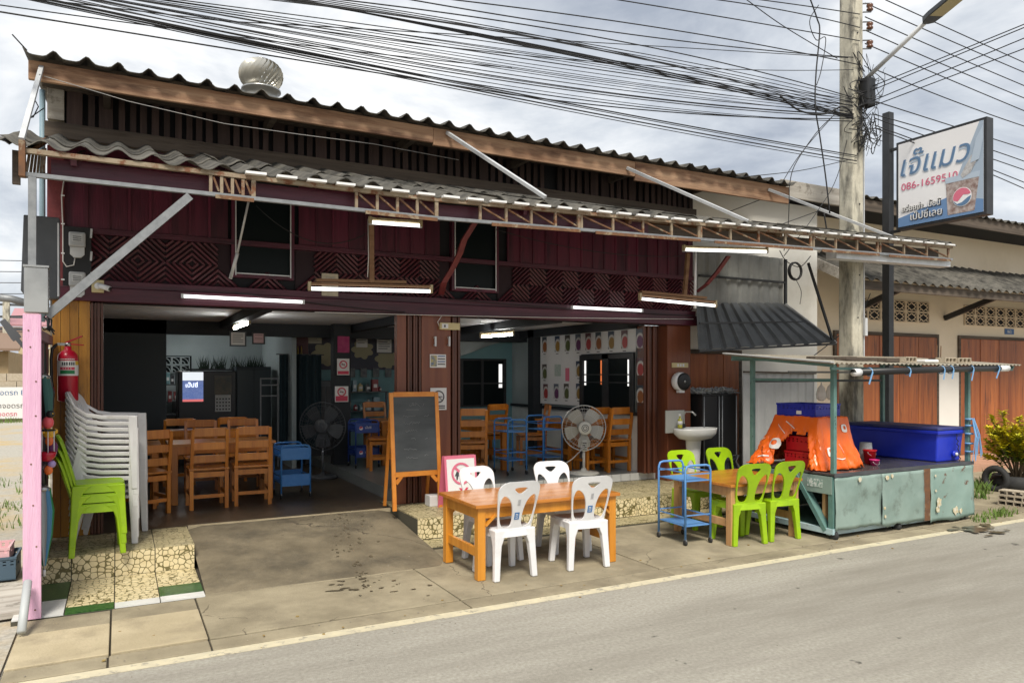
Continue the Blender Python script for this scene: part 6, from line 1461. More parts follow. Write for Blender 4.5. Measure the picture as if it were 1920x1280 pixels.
# ================================================================== RIGHT: PLANT, BLOCKS
pt = thing('potted_plant', 'bushy yellow-green potted croton plant in a tyre pot by the beige house', 'potted plant', (12.25, 6.42, .0))
MB().lathe([(.22, 0), (.34, .05), (.36, .16), (.33, .25), (.26, .25), (.25, .2), (.02, .2)], n=26).build('pot', rubber, pt, smooth=True)
MB().ring((-.36, .12, .20), .16, .05, 'x', 28, 8).build('tyre', rubber, pt, smooth=True)
random.seed(41); st_ = MB(); lf = [MB(), MB()]
for i in range(54):
    a = random.uniform(0, 6.28); r_ = random.uniform(.02, .2); ex = .52*math.sqrt(random.random()); hgt = random.uniform(.35, 1.0)+.15-ex*.35
    b0 = Vector((r_*.4*math.cos(a), r_*.4*math.sin(a), .2)); b1 = Vector((ex*math.cos(a), ex*math.sin(a), .2+hgt)); mid = b0.lerp(b1, .55)+Vector((0, 0, .08)); st_.tube([b0, mid, b1], .008, 5)
    for k_ in range(120):
        f = random.uniform(.35, 1.02); p = (b0.lerp(mid, f*2) if f < .5 else mid.lerp(b1, f*2-1)); da = random.uniform(0, 6.28); el = random.uniform(-.1, 1.0); L_ = random.uniform(.065, .12); w = L_*.2
        d_ = Vector((math.cos(da)*math.cos(el), math.sin(da)*math.cos(el), math.sin(el))); s_ = d_.cross(Vector((0, 0, 1))).normalized(); q = p+d_*L_
        lf[0 if f > .5 else 1].add([p, p+d_*L_*.5+s_*w, q-Vector((0, 0, L_*.15)), p+d_*L_*.5-s_*w], [(0, 1, 2), (0, 2, 3)])
st_.build('stems', barkm, pt); lf[0].build('young_leaves', leafy, pt); lf[1].build('old_leaves', mat('deep green leaf', (.10, .17, .02), (.2, .26, .03), scale=6, rough=.5), pt)
hb = hollow_block('hollow_block', .39, .19, .068, blockg, 4); hb.materials.append(blockg)
for i in range(3): tag(put('hollow_block', hb, blockg, None, (10.78+.01*i, 5.66, .014+.069*i), (0, 0, R(-84+2*i))), ['lowest', 'middle', 'top'][i]+' hollow concrete block of the stack beside the plant pot', 'block', 'block stack by the plant')
for i in range(2): tag(put('hollow_block', hb, blockg, None, (11.0, 5.68, .014+.069*i), (0, 0, R(-86))), ['lower', 'upper'][i]+' hollow block of the rear pair behind the block stack', 'block', 'block stack by the plant')
# ================================================================== SINK CORNER
sk = thing('wash_basin', 'white porcelain pedestal wash basin beside the shop corner post', 'wash basin', (7.20, 8.03, .27))
b = MB(); rings = []
for (f, z) in ((.35, .60), (.75, .63), (.97, .70), (1.0, .76), (1.0, .775), (.93, .775), (.85, .74), (.5, .68), (.1, .665)):
    rings.append([(.36*f*math.cos(2*math.pi*k_/28)*(1), .24*f*math.sin(2*math.pi*k_/28)*(1.0 if math.sin(2*math.pi*k_/28) < 0 else .8), z) for k_ in range(28)])
b.loft(rings).build('bowl', porcelain, sk, smooth=True)
b = MB(); b.loft([[(w*math.cos(2*math.pi*k_/18), w*.8*math.sin(2*math.pi*k_/18)+.03, z) for k_ in range(18)] for w, z in ((.13, .002), (.115, .04), (.10, .3), (.12, .60), (.15, .64))]).build('pedestal', porcelain, sk, smooth=True)
box('splashback', mat('grey white splash tile', (.48, .48, .44), rough=.5), sk, -.36, -.02, .19, .215, .70, 1.02, bevel=.004)
pipe('tap', chrome, sk, [(-.06, .16, .77), (-.06, .16, .95), (-.05, .14, 1.0), (.0, .05, 1.0), (.04, .02, .95)], .012, 8); box('soap_dish', black, sk, -.16, -.08, .1, .15, .777, .83)
so2 = thing('soap_bottle', 'clear bottle of yellow soap on the wash basin', 'bottle', (6.99, 8.10, 1.046)); MB().lathe([(.032, 0), (.034, .01), (.034, .10), (.03, .12), (.012, .14), (.012, .17)], n=16).build('bottle', mat('yellow soap', (.42, .40, .05), rough=.2), so2, smooth=True); MB().lathe([(.0345, .05), (.0345, .1)], n=16).build('label', paper, so2, smooth=True); box('pump', whitep, so2, -.02, .008, -.006, .006, .17, .20)
ds = thing('paper_dispenser', 'round black and white toilet paper dispenser on the corner post', 'dispenser', (7.13, 8.28, 1.70)); MB().lathe([(.125, .03), (.135, 0), (.135, -.06), (.12, -.075)], n=30, axis='y').build('case', whitep, ds, smooth=True); MB().lathe([(.118, -.0755), (.125, -.085), (.10, -.10), (.01, -.102)], n=30, axis='y').build('cover', black, ds, smooth=True, loc=(.02, 0, 0)); MB().lathe([(.02, -.103), (.012, -.11)], n=12, axis='y').build('lock', galv, ds, smooth=True, loc=(.02, 0, 0)); box('slot', whitep, ds, -.05, .05, -.06, 0, -.16, -.13)
c2_ = tag(box('switch_plate', cream, None, 7.02, 7.32, 8.30, 8.318, 1.90, 1.97, bevel=.003), 'cream switch plate above the paper dispenser', 'switch')
for i in range(3): box('switch', whitep, c2_, -.06+.05*i, -.03+.05*i, -.014, -.009, -.02, .02)
for i, (x0, x1, zz) in enumerate(((7.45, 7.78, 1.50), (7.80, 8.12, 1.50))):
    t = thing('black_rack', ['tall black rack beside the wash basin', 'tall black rack beside the pale metal sheet'][i], 'rack', ((x0+x1)/2, 8.35, .015), 0, 'black racks'); w = (x1-x0)/2; box('body', black, t, -w, w, -.2, .2, .1, zz-.02, bevel=.01); box('top', black, t, -w-.01, w+.01, -.21, .21, zz-.02, zz); 
    for sx in (-1, 1): pipe('pole', steel, t, [(sx*(w-.02), -.215, .0), (sx*(w-.02), -.215, zz-.03)], .01, 6)
    fl = MB(); random.seed(60+i)
    for k_ in range(120):
        p = Vector((random.uniform(-w, w), random.uniform(-.18, .15), zz+random.uniform(0, .05))); fl.tube([p, p+Vector((random.uniform(-.08, .08), random.uniform(-.06, .06), random.uniform(.0, .06))), p+Vector((random.uniform(-.14, .14), random.uniform(-.08, .08), random.uniform(-.01, .03)))], .009, 5)
    o = fl.build('mop_heap', mat('grey mop yarn', (.30, .31, .31), rough=.9), t)
bg_ = thing('black_bag', 'black plastic rubbish bag on the ground behind the lime chairs', 'rubbish bag', (7.55, 7.75, .014)); b = MB(); rings = []
for (r_, z) in ((.16, 0), (.22, .08), (.24, .25), (.2, .45), (.12, .58), (.16, .66)):
    rings.append([(r_*(1+.15*noise.noise(Vector((math.cos(k_*.4)*3, math.sin(k_*.4)*3, z*6))))*math.cos(2*math.pi*k_/20), r_*math.sin(2*math.pi*k_/20), z) for k_ in range(20)])
b.loft(rings).build('bag', mat('glossy black film', (.01, .01, .011), rough=.25), bg_, smooth=True)
ms = thing('metal_sheet', 'pale upright ribbed metal sheet behind the food cart', 'metal sheet', (8.8, 7.95, .02))
A_ = [Vector(p)-ms.location for p in ((8.05, 7.95, .02), (9.55, 7.95, .02), (9.55, 7.95, 1.82), (8.05, 7.95, 1.82))]
trap_sheet('sheet', zincw, lambda o: (setattr(o, 'parent', ms), o)[1], *A_, 9, -.012)
bar('rim', greyw, ms, (-.76, -.02, 1.82), (.76, -.02, 1.80), .03, .025)
for i, (x, y, z) in enumerate(((8.0, 6.55, 1.70), (8.22, 6.58, 1.71))):
    t = thing('plastic_bag', ['clear knotted plastic bag hanging from the cart bar', 'clouded plastic bag hanging next to the knotted one'][i], 'plastic bag', (x, y, z), 0, 'bags on the cart'); b = MB(); rings = []
    for (r_, zz) in ((.008, 0), (.012, -.03), (.05, -.07), (.075, -.15), (.07, -.21), (.03, -.24)):
        rings.append([(r_*(1+.3*noise.noise(Vector((k_*.9, zz*20, i))))*math.cos(2*math.pi*k_/16), .7*r_*math.sin(2*math.pi*k_/16), zz) for k_ in range(16)])
    b.loft(rings).build('bag', bagp, t, smooth=True)
# roof turbine
tv = thing('roof_turbine', 'silver turbine ventilator on the shop roof', 'roof vent', (1.55, 9.5, 5.18))
MB().lathe([(.20, -.25), (.19, .0), (.20, .09), (.235, .10), (.235, .12), (.19, .125)], n=28).build('base', galv, tv, smooth=True)
blm = None
for k_ in range(24):
    if blm is None:
        b = MB(); V = []; 
        for j in range(11):
            th = math.pi*(.10+.80*j/10); r_ = .265*math.sin(th)**.75; z = .30+.19*math.cos(th); tw = .5*math.cos(th)
            for da, dr in ((-.12, 0), (.10, -.028)): V.append((( r_+dr)*math.cos(tw+da), (r_+dr)*math.sin(tw+da), z))
        b.add(V, [(2*j, 2*j+1, 2*j+3, 2*j+2) for j in range(10)]); blm = b.mesh('vane', True); blm.materials.append(mat('turbine vane', (.50, .48, .42), (.58, .56, .50), scale=6, rough=.35, metal=.6))
    put('vane', blm, None, tv, None, (0, 0, 2*math.pi*k_/24))
MB().lathe([(.05, .48), (.10, .482), (.09, .495), (.01, .50)], n=20).build('cap', galv, tv, smooth=True)
# ================================================================== INTERIOR
def wood_chair(m_=chairw):
    t = thing('wooden_chair', 'x y z w', 'chair'); W_, D_ = .19, .19
    for sx in (-1, 1):
        bar('rear_leg', m_, t, (sx*W_, -D_, 0), (sx*W_, -D_-.005, .45), .042, .042, up=(0, 1, 0)); bar('back_post', m_, t, (sx*W_, -D_-.005, .451), (sx*W_*.97, -D_-.09, .93), .034, .034, up=(0, 1, 0)); bar('front_leg', m_, t, (sx*W_, D_, 0), (sx*W_, D_, .43), .042, .042, up=(0, 1, 0))
        box('side_stretcher', m_, t, sx*W_-.012, sx*W_+.012, -D_+.022, D_-.022, .16, .20); box('side_rail', m_, t, sx*W_-.012, sx*W_+.012, -D_+.022, D_-.022, .38, .43)
    for y in (-D_, D_): box('cross_rail', m_, t, -W_+.022, W_-.022, y-.012, y+.012, .37, .43)
    box('cross_stretcher', m_, t, -W_+.022, W_-.022, -D_-.012, -D_+.012, .13, .17)
    box('seat', m_, t, -W_-.03, W_+.03, -D_-.03, D_+.03, .452, .475, bevel=.004)
    for (z, h) in ((.54, .085), (.69, .085), (.845, .10)):
        y = -D_-.008-.085*(z-.45)/.48; bar('back_slat', m_, t, (-W_+.012, y-.002, z+h/2), (W_-.012, y-.002, z+h/2), .018, h, bevel=.004)
    return t
wch = wood_chair(); ZL, ZR = .243, .381
spots = [ # x, y, z, rot, label
 (.92, 9.42, ZL, 2, 'orange wooden ladder-back chair, back to the street, nearer the white armchair piles'),
 (1.43, 9.46, ZL, -3, 'orange wooden ladder-back chair, back to the street, next to the solid blue trolley'),
 (.25, 9.30, ZL, 20, 'orange wooden ladder-back chair tucked behind the white armchair piles'),
 (.98, 10.55, ZL, 180, 'orange wooden chair facing the street across the front left-bay table'),
 (1.52, 10.60, ZL, 178, 'orange wooden chair facing the street across the table, nearer the solid blue trolley'),
 (.75, 11.55, ZL, 0, 'dim wooden chair at the second left-bay table, back to the street'),
 (1.45, 11.6, ZL, 0, 'dim wooden chair at the second left-bay table beside the inner fan'),
 (4.45, 9.62, ZR, -18, 'orange wooden chair just inside the right bay beside the centre pillar'),
 (5.35, 10.9, ZR, 10, 'dim wooden chair in the middle of the right bay'),
 (5.85, 10.35, ZR, 70, 'wooden chair turned sideways behind the pedestal fan'),
 (6.12, 9.12, ZR, 8, 'orange wooden chair behind the pedestal fan by the tiled wall'),
 (6.46, 9.02, ZR, 2, 'orange wooden chair against the white tiled menu wall'),
 (3.50, 10.75, ZR, 80, 'wooden chair seen behind the chalkboard top'),
 (3.95, 12.3, ZR, 180, 'dim wooden chair at the back near the teal wall')]
for i, (x, y, z, rz, l_) in enumerate(spots):
    o = wch if i == 0 else copy_thing(wch, (x, y, z), R(rz)); o.location = (x, y, z); o.rotation_euler = (0, 0, R(rz)); relabel(o, l_, 'wooden dining chairs')
table('wooden table in the front of the left bay between ladder-back chairs', .55, 1.72, 9.66, 10.3, .97, pine_x, chairw, z0=ZL, brace=False)
table('wooden table at the left bay wall behind the white armchair piles', -.35, .42, 9.75, 10.35, .97, pine_x, chairw, z0=ZL, brace=False)
table('dim wooden table further back in the left bay', .5, 1.7, 11.8, 12.4, .97, pine_x, chairw, z0=ZL, brace=False)
table('wooden table beside the inside trolley in the right bay', 4.68, 5.1, 9.75, 10.8, 1.08, pine_x, chairw, z0=ZR, brace=False)
table('wooden table along the menu wall of the right bay', 6.05, 6.62, 9.35, 10.5, 1.08, pine_x, chairw, z0=ZR, brace=False)
table('wooden table behind the chalkboard in the dining room', 3.62, 4.2, 11.1, 11.9, 1.08, pine_x, chairw, z0=ZR, brace=False)
trolley('solid-panelled blue trolley beside the left-bay table', (1.98, 9.8, ZL), R(0), .36, .5, .66, bluep, (.17, .50), solid=True)
trolley('blue trolley with drink logos beside the inner post', (3.35, 11.2, ZR), R(0), .36, .4, .72, mat('deep blue trolley paint', (.02, .06, .28), rough=.4), (.18, .55), solid=True, print_=True)
trolley('blue tubular trolley inside the right bay near the wooden chair', (4.98, 9.42, ZR), R(0), .30, .42, .78, bluep, (.2, .6)); trolley('blue tubular trolley behind the pedestal fan', (5.62, 9.55, ZR), R(5), .34, .44, .80, bluep, (.2, .6))
# fans
def stand_fan(label, loc, rz, hz, r_, m_cage=chrome, base=True, mb=fanblade, mbody=fanw, tiltx=0):
    t = thing('pedestal_fan', label, 'fan', loc, rz, 'pedestal fans')
    MB().lathe([(.22, 0), (.225, .02), (.20, .035), (.05, .05), (.03, .09)], n=30).build('base', mbody, t, smooth=True); pipe('pole', chrome, t, [(0, 0, .08), (0, 0, hz-.20)], .014, 10); pipe('sleeve', mbody, t, [(0, 0, .08), (0, 0, hz*.5)], .02, 10)
    box('control_box', mbody, t, -.045, .045, -.05, .04, hz-.33, hz-.17, bevel=.012)
    for i in range(4): box('button', ink, t, -.03, .03, -.056, -.05, hz-.31+.03*i, hz-.298+.03*i)
    bar('neck', mbody, t, (0, .02, hz-.19), (0, .07, hz-.02), .05, .05)
    MB().lathe([(.02, .19), (.06, .18), (.075, .12), (.075, .03), (.03, .02)], n=22, axis='y').build('motor', mbody, t, smooth=True, loc=(0, 0, hz))
    cg = MB(); cg.ring((0, -.01, hz), r_, .008, 'y', 48, 6); cg.ring((0, -.062, hz), r_*.62, .003, 'y', 40, 5); cg.ring((0, -.05, hz), r_*.85, .003, 'y', 40, 5)
    for k_ in range(48):
        a = 2*math.pi*k_/48; ca, sa = math.cos(a), math.sin(a)
        cg.tube([(q*ca, y, hz+q*sa) for q, y in ((r_*.28, -.07), (r_*.62, -.064), (r_*.88, -.045), (r_, -.01))], .0018, 4)
        if k_ % 2 == 0: cg.tube([(q*ca, y, hz+q*sa) for q, y in ((r_*.25, .10), (r_*.7, .085), (r_, .0))], .0018, 4)
    cg.build('cage', m_cage, t, smooth=True)
    MB().lathe([(r_*.30, -.055), (r_*.30, -.075), (r_*.24, -.085), (r_*.02, -.088)], n=28, axis='y').build('badge', mbody, t, smooth=True, loc=(0, 0, hz))
    for q in (.07, .14): disc_print('badge_ring', circ(0, 0, r_*q+.008, 24), [circ(0, 0, r_*q, 24)], greyd, t, frame_M((0, -.0895, hz), (1, 0, 0), (0, 0, 1)))
    MB().lathe([(r_*.22, -.03), (r_*.22, .02)], n=20, axis='y').build('hub', mbody, t, smooth=True, loc=(0, 0, hz))
    for k_ in range(5):
        V = []; 
        for j in range(7):
            f = j/6; q = r_*(.18+.72*f); wd_ = .28+.22*math.sin(math.pi*min(1, f*.75+.15)); 
            for s_ in (-1, 0, 1): a = wd_*s_*(1.0-.1*f); V.append((q*math.cos(a), .012*s_*1.6-.012, q*math.sin(a)))
        o = MB().add(V, [(3*j+i, 3*j+i+1, 3*j+i+4, 3*j+i+3) for j in range(6) for i in range(2)]).build('blade', mb, t, smooth=True, loc=(0, 0, hz)); o.rotation_euler = (0, 2*math.pi*k_/5+.3, 0)
    return t
pf = stand_fan('ivory pedestal fan facing the street at the right bay step', (5.86, 8.84, ZR), R(-20), .66, .32)
tag(pipe('fan_cord', cablew, None, [Vector((5.86, 8.78, .80)), Vector((5.6, 8.74, .62)), Vector((5.25, 8.74, .45)), Vector((5.1, 8.77, .39))], .006, 6), 'white power cord hanging from the pedestal fan', 'cord')
stand_fan('dark grey industrial fan standing inside the left bay', (2.72, 11.2, ZL), R(-35), .78, .36, greyd, True, greyd, greyd)
# menu banner on the right wall
XB = 6.652
bn = thing('menu_banner', 'white vinyl menu banner with rows of food photos on the right wall', 'banner', (XB, 10.0, 1.28))
V = []; ny, nz_ = 40, 8
Ya, Yb = 8.66, 11.42
hole = (at(1190, 700, X=XB).y-.03, at(1093, 700, X=XB).y+.03); hz_ = at(1093, 666, X=XB).z+.02
def bseg(y0, y1, z0, z1):
    b = MB(); V = []; n_ = 18
    for j in range(5):
        for i in range(n_+1):
            y = y0+(y1-y0)*i/n_; z = z0+(z1-z0)*j/4; V.append((-.004-.006*abs(noise.noise(Vector((y*3, z*2, 0)))), y-bn.location.y, z-bn.location.z))
    b.add(V, [(j*(n_+1)+i, j*(n_+1)+i+1, (j+1)*(n_+1)+i+1, (j+1)*(n_+1)+i) for j in range(4) for i in range(n_)]); b.build('vinyl', vinylw, bn, smooth=True, weld=True)
zb0, zb1 = 1.29, 2.47
bseg(Ya, hole[0], zb0, zb1); bseg(hole[1], Yb, zb0, zb1); bseg(hole[0], hole[1], hz_, zb1)
def food(name, c1, c2, c3):
    if name in MATS: return MATS[name]
    m_ = bpy.data.materials.new(name); m_.use_nodes = True; nd_ = m_.node_tree.nodes; lk_ = m_.node_tree.links; bs = nd_['Principled BSDF']
    tcn = N(nd_, 'ShaderNodeTexCoord'); mpn = N(nd_, 'ShaderNodeMapping'); mpn.inputs['Scale'].default_value = (0, 6.6, 5.2); mpn.inputs['Location'].default_value = (0, 0.12, 0.22); lk_.new(tcn.outputs['Object'], mpn.inputs[0])
    ln = N(nd_, 'ShaderNodeVectorMath', operation='LENGTH'); lk_.new(mpn.outputs[0], ln.inputs[0])
    rp = N(nd_, 'ShaderNodeValToRGB'); rp.color_ramp.interpolation = 'CONSTANT'; e_ = rp.color_ramp.elements
    e_[0].position = 0; e_[0].color = tuple(c1)+(1,); e_[1].position = .47; e_[1].color = (.55, .55, .54, 1); q = e_.new(.66); q.color = tuple(c3)+(1,)
    nz = N(nd_, 'ShaderNodeTexNoise'); nz.inputs['Scale'].default_value = 40; ad = N(nd_, 'ShaderNodeMath', operation='MULTIPLY_ADD'); ad.inputs[1].default_value = .35; lk_.new(nz.outputs[0], ad.inputs[0]); lk_.new(ln.outputs['Value'], ad.inputs[2]); sb = N(nd_, 'ShaderNodeMath', operation='SUBTRACT'); sb.inputs[1].default_value = .17; lk_.new(ad.outputs[0], sb.inputs[0]); lk_.new(sb.outputs[0], rp.inputs[0])
    lk_.new(rp.outputs[0], bs.inputs['Base Color']); bs.inputs['Roughness'].default_value = .5; MATS[name] = m_; return m_
foods = [food('food print a', (.28, .10, .03), 0, (.05, .07, .09)), food('food print b', (.10, .12, .04), 0, (.08, .07, .06)), food('food print c', (.40, .05, .05), 0, (.12, .06, .07)), food('food print d', (.30, .18, .04), 0, (.04, .06, .10)), food('food print e', (.14, .04, .12), 0, (.10, .12, .16))]
def pic(px_, py_, w, h, m_, i):
    p = at(px_, py_, X=XB); o = box('food_photo', m_, bn, -.016, -.0125, p.y-bn.location.y-w/2, p.y-bn.location.y+w/2, p.z-bn.location.z-h/2, p.z-bn.location.z+h/2)
    box('caption', ink, bn, -.0155, -.0125, p.y-bn.location.y-w*.25, p.y-bn.location.y+w*.25, p.z-bn.location.z-h/2-.04, p.z-bn.location.z-h/2-.028)
for i, px_ in enumerate((1022, 1046, 1065, 1085, 1104, 1123, 1147, 1172, 1200)): pic(px_, 646-i*1.4, .15, .27, foods[(i*3+(2 if i == 7 else 0)) % 5] if i != 7 else foods[2], i)
for i, (px_, py_) in enumerate(((1022, 696), (1086, 691), (1201, 687), (1024, 733), (1044, 733), (1063, 733), (1086, 733), (1201, 738))): pic(px_, py_, .15, .25, foods[2] if i == 2 else foods[(i*2+1) % 5], i)
p = at(1047, 694, X=XB); o = box('green_note', mat('green print', (.30, .42, .36), (.5, .52, .5), scale=30, rough=.6), bn, -.016, -.0125, p.y-10-.1, p.y-10+.1, p.z-1.28-.1, p.z-1.28+.1); p = at(1065, 702, X=XB); box('pink_note', rose, bn, -.016, -.0125, p.y-10-.06, p.y-10+.06, p.z-1.28-.11, p.z-1.28+.11)
# windows of the dining room
day = mat('glowing daylight strip', (.7, .7, .7), rough=.5, emit=(1, .98, .95), estr=.35); dayo = mat('glowing orange wall strip', (.5, .14, .04), rough=.5, emit=(.9, .22, .06), estr=.25)  # emissive strips paint the daylight in the window slits
wd_ = thing('dining_window', 'dark shuttered window with bars in the menu wall', 'window', (XB-.02, (hole[0]+hole[1])/2, 1.25)); hwY = (hole[1]-hole[0])/2
box('pane', glassd, wd_, -.004, .004, -hwY, hwY, 0, hz_-1.25-.01)
for (a, b, c_, e_) in ((-hwY, -hwY+.1, 0, hz_-1.27), (hwY-.1, hwY, 0, hz_-1.27), (-.08, .08, 0, hz_-1.27), (-hwY+.1, hwY-.1, hz_-1.34, hz_-1.27)): box('frame', blackm, wd_, -.03, -.0045, a, b, c_, e_)
for zz in (.42, .54): box('bar', blackm, wd_, -.04, -.031, -hwY, hwY, zz, zz+.02)
box('daylight_glow_strip', day, wd_, -.012, -.005, -hwY+.11, -hwY+.16, .38, hz_-1.36); box('daylight_glow_strip', day, wd_, -.012, -.005, hwY-.16, hwY-.12, .38, hz_-1.36); box('daylight_glow_strip', dayo, wd_, -.012, -.005, .09, .14, .4, hz_-1.36)
w2 = thing('back_window', 'dark barred window in the teal back wall', 'window', (6.0, 12.58, 1.2)); box('pane', glassd, w2, -.4, .55, -.004, .004, 0, .9)
for a in (-.4, .02, .50): box('frame', blackm, w2, a, a+.05, -.03, -.005, 0, .9)
for zz in (0, .42, .86): box('bar', blackm, w2, -.4, .55, -.035, -.0305, zz, zz+.03)
box('daylight_glow_strip', day, w2, .40, .47, -.012, -.005, .35, .8)  # solid glowing strip painted in for the light slit
# posters and frames
def poster(label, px0, py0, px1, py1, Y, m_, fr=None, name='poster', lines=0, cat='poster', grp='posters in the dining room'):
    t, w, h = paper_sign(name, label, px0, py0, px1, py1, Y, m_, cat); t['group'] = grp
    if fr is not None:
        for (a, b, c_, e_) in ((-w/2-.02, -w/2, -h/2-.02, h/2+.02), (w/2, w/2+.02, -h/2-.02, h/2+.02), (-w/2, w/2, h/2, h/2+.02), (-w/2, w/2, -h/2-.02, -h/2)): box('frame', fr, t, a, b, -.02, .005, c_, e_)
    for i in range(lines): box('text_line', ink, t, -w*.38, w*.38*(.6 if i % 3 == 2 else 1), -.0062, -.0042, h*.35-h*.75*i/max(1, lines)-h*.02, h*.35-h*.75*i/max(1, lines)+h*.02)
    return t, w, h
goldfr = mat('dull gold frame', (.22, .15, .05), rough=.4)
poster('framed certificate hanging under the kitchen beam', 433, 623, 459, 647, 11.95, paper, greyd, lines=5); poster('dark framed pink picture beside the framed certificate', 475, 625, 494, 643, 11.95, mat('pink picture', (.55, .36, .36), rough=.6), blackm, lines=2)
poster('wide certificate with photo on the teal wall', 571, 624, 603, 644, 13.55, mat('cream paper', (.55, .52, .42), rough=.6), greyd, lines=4); poster('white sheet with dark portrait left of the lettered one on the teal wall', 668, 628, 689, 651, 13.55, paper, None, lines=3); poster('white lettered sheet near the chalkboard post on the teal wall', 706, 627, 734, 661, 13.55, paper, greyd, lines=6)
poster('magenta poster on the inner dark post', 633, 630, 655, 661, 11.58, mat('magenta print', (.34, .02, .12), (.42, .06, .16), scale=14, rough=.6), None)
for i, (y0, y1, x0, x1, l_) in enumerate(((672, 703, 632, 655, 'no smoking sign with red circle on the inner dark post'), (724, 753, 628, 653, 'lower red and white no smoking sign on the inner dark post'))):
    t, w, h = poster(l_, x0, y0, x1, y1, 11.57, paper, None, 'no_smoking_sign', 0, 'sign', 'signs on the inner post')
    disc_print('ring', circ(0, 0, w*.33, 26), [circ(0, 0, w*.24, 26)], inkred, t, frame_M((0, -.006, h*.14), (1, 0, 0), (0, 0, 1))); bar('slash', inkred, t, (-w*.2, -.008, h*.14+w*.2), (w*.2, -.008, h*.14-w*.2), .003, .025, up=(0, 1, 0)); box('symbol', ink, t, -w*.15, w*.15, -.0062, -.0042, h*.12, h*.17); box('caption_band', inkred, t, -w*.45, w*.45, -.0062, -.0042, -h*.45, -h*.25 if i == 0 else -h*.12)
mu = thing('flower_mural', 'dark mural with cream flower shapes on the teal wall', 'mural', at(665, 660, Y=13.58)); box('panel', mat('dark mural ground', (.05, .05, .075), rough=.6), mu, -.85, .85, -.005, .005, -.33, .33)
random.seed(23); crm = mat('cream mural print', (.36, .33, .20), rough=.6)
for (cx_, cz_, s_) in ((-.55, -.05, .26), (.15, .05, .22), (.62, -.12, .24)):
    pts = []
    for k_ in range(40): a = 2*math.pi*k_/40; q = s_*(.72+.28*abs(math.sin(a*3.5))); pts.append((q*math.cos(a), q*.85*math.sin(a)))
    disc_print('flower', pts, [], crm, mu, frame_M((cx_, -.007, cz_), (1, 0, 0), (0, 0, 1)))
for i, px_ in enumerate((660, 682, 705, 728)): poster('small dark photo in the row below the flower mural', px_-6, 690, px_+6, 707, 13.55, mat('dark photo', (.06, .075, .09), (.16, .17, .17), scale=12, rough=.5), None, 'photo', 0, 'photo', 'row of small photos')
for i, (a, b) in enumerate(((668, 710), (715, 750))): poster(['upper framed painting beside the back window', 'lower framed painting beside the back window'][i], 971, a, 990, b-6, 12.56, mat('dim painting', (.05, .08, .10), (.10, .10, .08), scale=9, rough=.5), goldfr, 'painting', 0, 'painting', 'framed paintings')
ch_ = thing('ceiling_cloth', 'pale cloth sheet sagging below the right-bay light', 'cloth', (5.35, 12.4, 2.2)); V = []; n_ = 14
for j in range(9):
    for i in range(n_+1): u, v = i/n_, j/8; V.append((-.25+1.3*u, .1*math.sin(u*7+v*2)*v, .32-.5*v*(1-.8*u)))
MB().add(V, [(j*(n_+1)+i, j*(n_+1)+i+1, (j+1)*(n_+1)+i+1, (j+1)*(n_+1)+i) for j in range(8) for i in range(n_)]).build('cloth', mat('pale cloth', (.36, .40, .40), rough=.7), ch_, smooth=True)
# kitchen: fridge, calendar, clutter
fr_ = thing('drink_fridge', 'dark fridge with a lit drink advertisement panel in the kitchen', 'fridge', (1.30, 14.2, ZL)); box('body', mat('dark fridge', (.02, .022, .026), rough=.35), fr_, -.40, .55, -.3, .3, 0, 1.62, bevel=.02)
adm = mat('lit drink panel', (.4, .4, .42), (.02, .05, .2), scale=8, rough=.3, emit=(.10, .15, .35), estr=.35); box('panel', adm, fr_, -.33, .0, -.315, -.301, 1.1, 1.45); box('panel_top', mat('lit white panel', (.7, .7, .7), emit=(.8, .85, .9), estr=.35), fr_, -.33, .0, -.317, -.301, 1.455, 1.60); box('panel_foot', mat('lit red foot', (.5, .05, .06), emit=(.8, .2, .2), estr=.3), fr_, -.33, .0, -.318, -.316, 1.09, 1.13)
text('lettering', 'เป๊ปซี่', .10, mat('lit lettering', (.8, .8, .8), emit=(.8, .85, 1), estr=.7), fr_, frame_M((-.29, -.32, 1.34), (1, 0, 0), (0, .0, 1)))
cal = thing('wall_calendar', 'calendar with picture hanging beside the lit fridge panel', 'calendar', (1.62, 13.88, 1.2)); box('picture', mat('calendar picture', (.16, .17, .16), (.28, .24, .18), scale=9), cal, -.14, .14, -.004, .004, .25, .58); box('grid', paper, cal, -.13, .13, -.004, .004, -.05, .245)
for r_ in range(4):
    for c_ in range(5): box('date', ink, cal, -.11+c_*.05, -.085+c_*.05, -.006, -.0042, -.02+r_*.06, .005+r_*.06)
cp = thing('darkening_cupboard', 'tall dark cupboard added to darken the kitchen beside the lit fridge', 'cupboard', (2.15, 14.2, ZL)); box('body', mat('dark cupboard paint', (.02, .035, .045), rough=.5), cp, -.30, .30, -.25, .25, 0, 1.70, bevel=.01)  # cupboard added to darken the lower kitchen
for sx in (-1, 1): box('door', mat('dark cupboard door', (.03, .05, .06), rough=.4), cp, *sorted((sx*.005, sx*.28)), -.262, -.251, .06, 1.64)
cu = thing('darkening_curtain', 'dark blue curtain added to darken the back of the left bay', 'curtain', (2.75, 12.9, ZL)); V = []  # curtain added to darken the back of the bay
for j in range(2):
    for i in range(41): V.append((-.35+.7*i/40, .04*math.sin(i*.9), .3+1.6*j))
MB().add(V, [(i, i+1, 42+i, 41+i) for i in range(40)]).build('cloth', mat('dark teal cloth', (.015, .035, .045), rough=.8), cu, smooth=True); bar('rod', greyd, cu, (-.4, 0, 1.9), (.4, 0, 1.9), .02, .02)
random.seed(51)
sh2 = thing('kitchen_counter', 'dim kitchen counter along the back wall', 'counter', (.9, 15.0, ZL)); box('top', greyd, sh2, -1.3, 1.3, -.3, .4, .80, .84); 
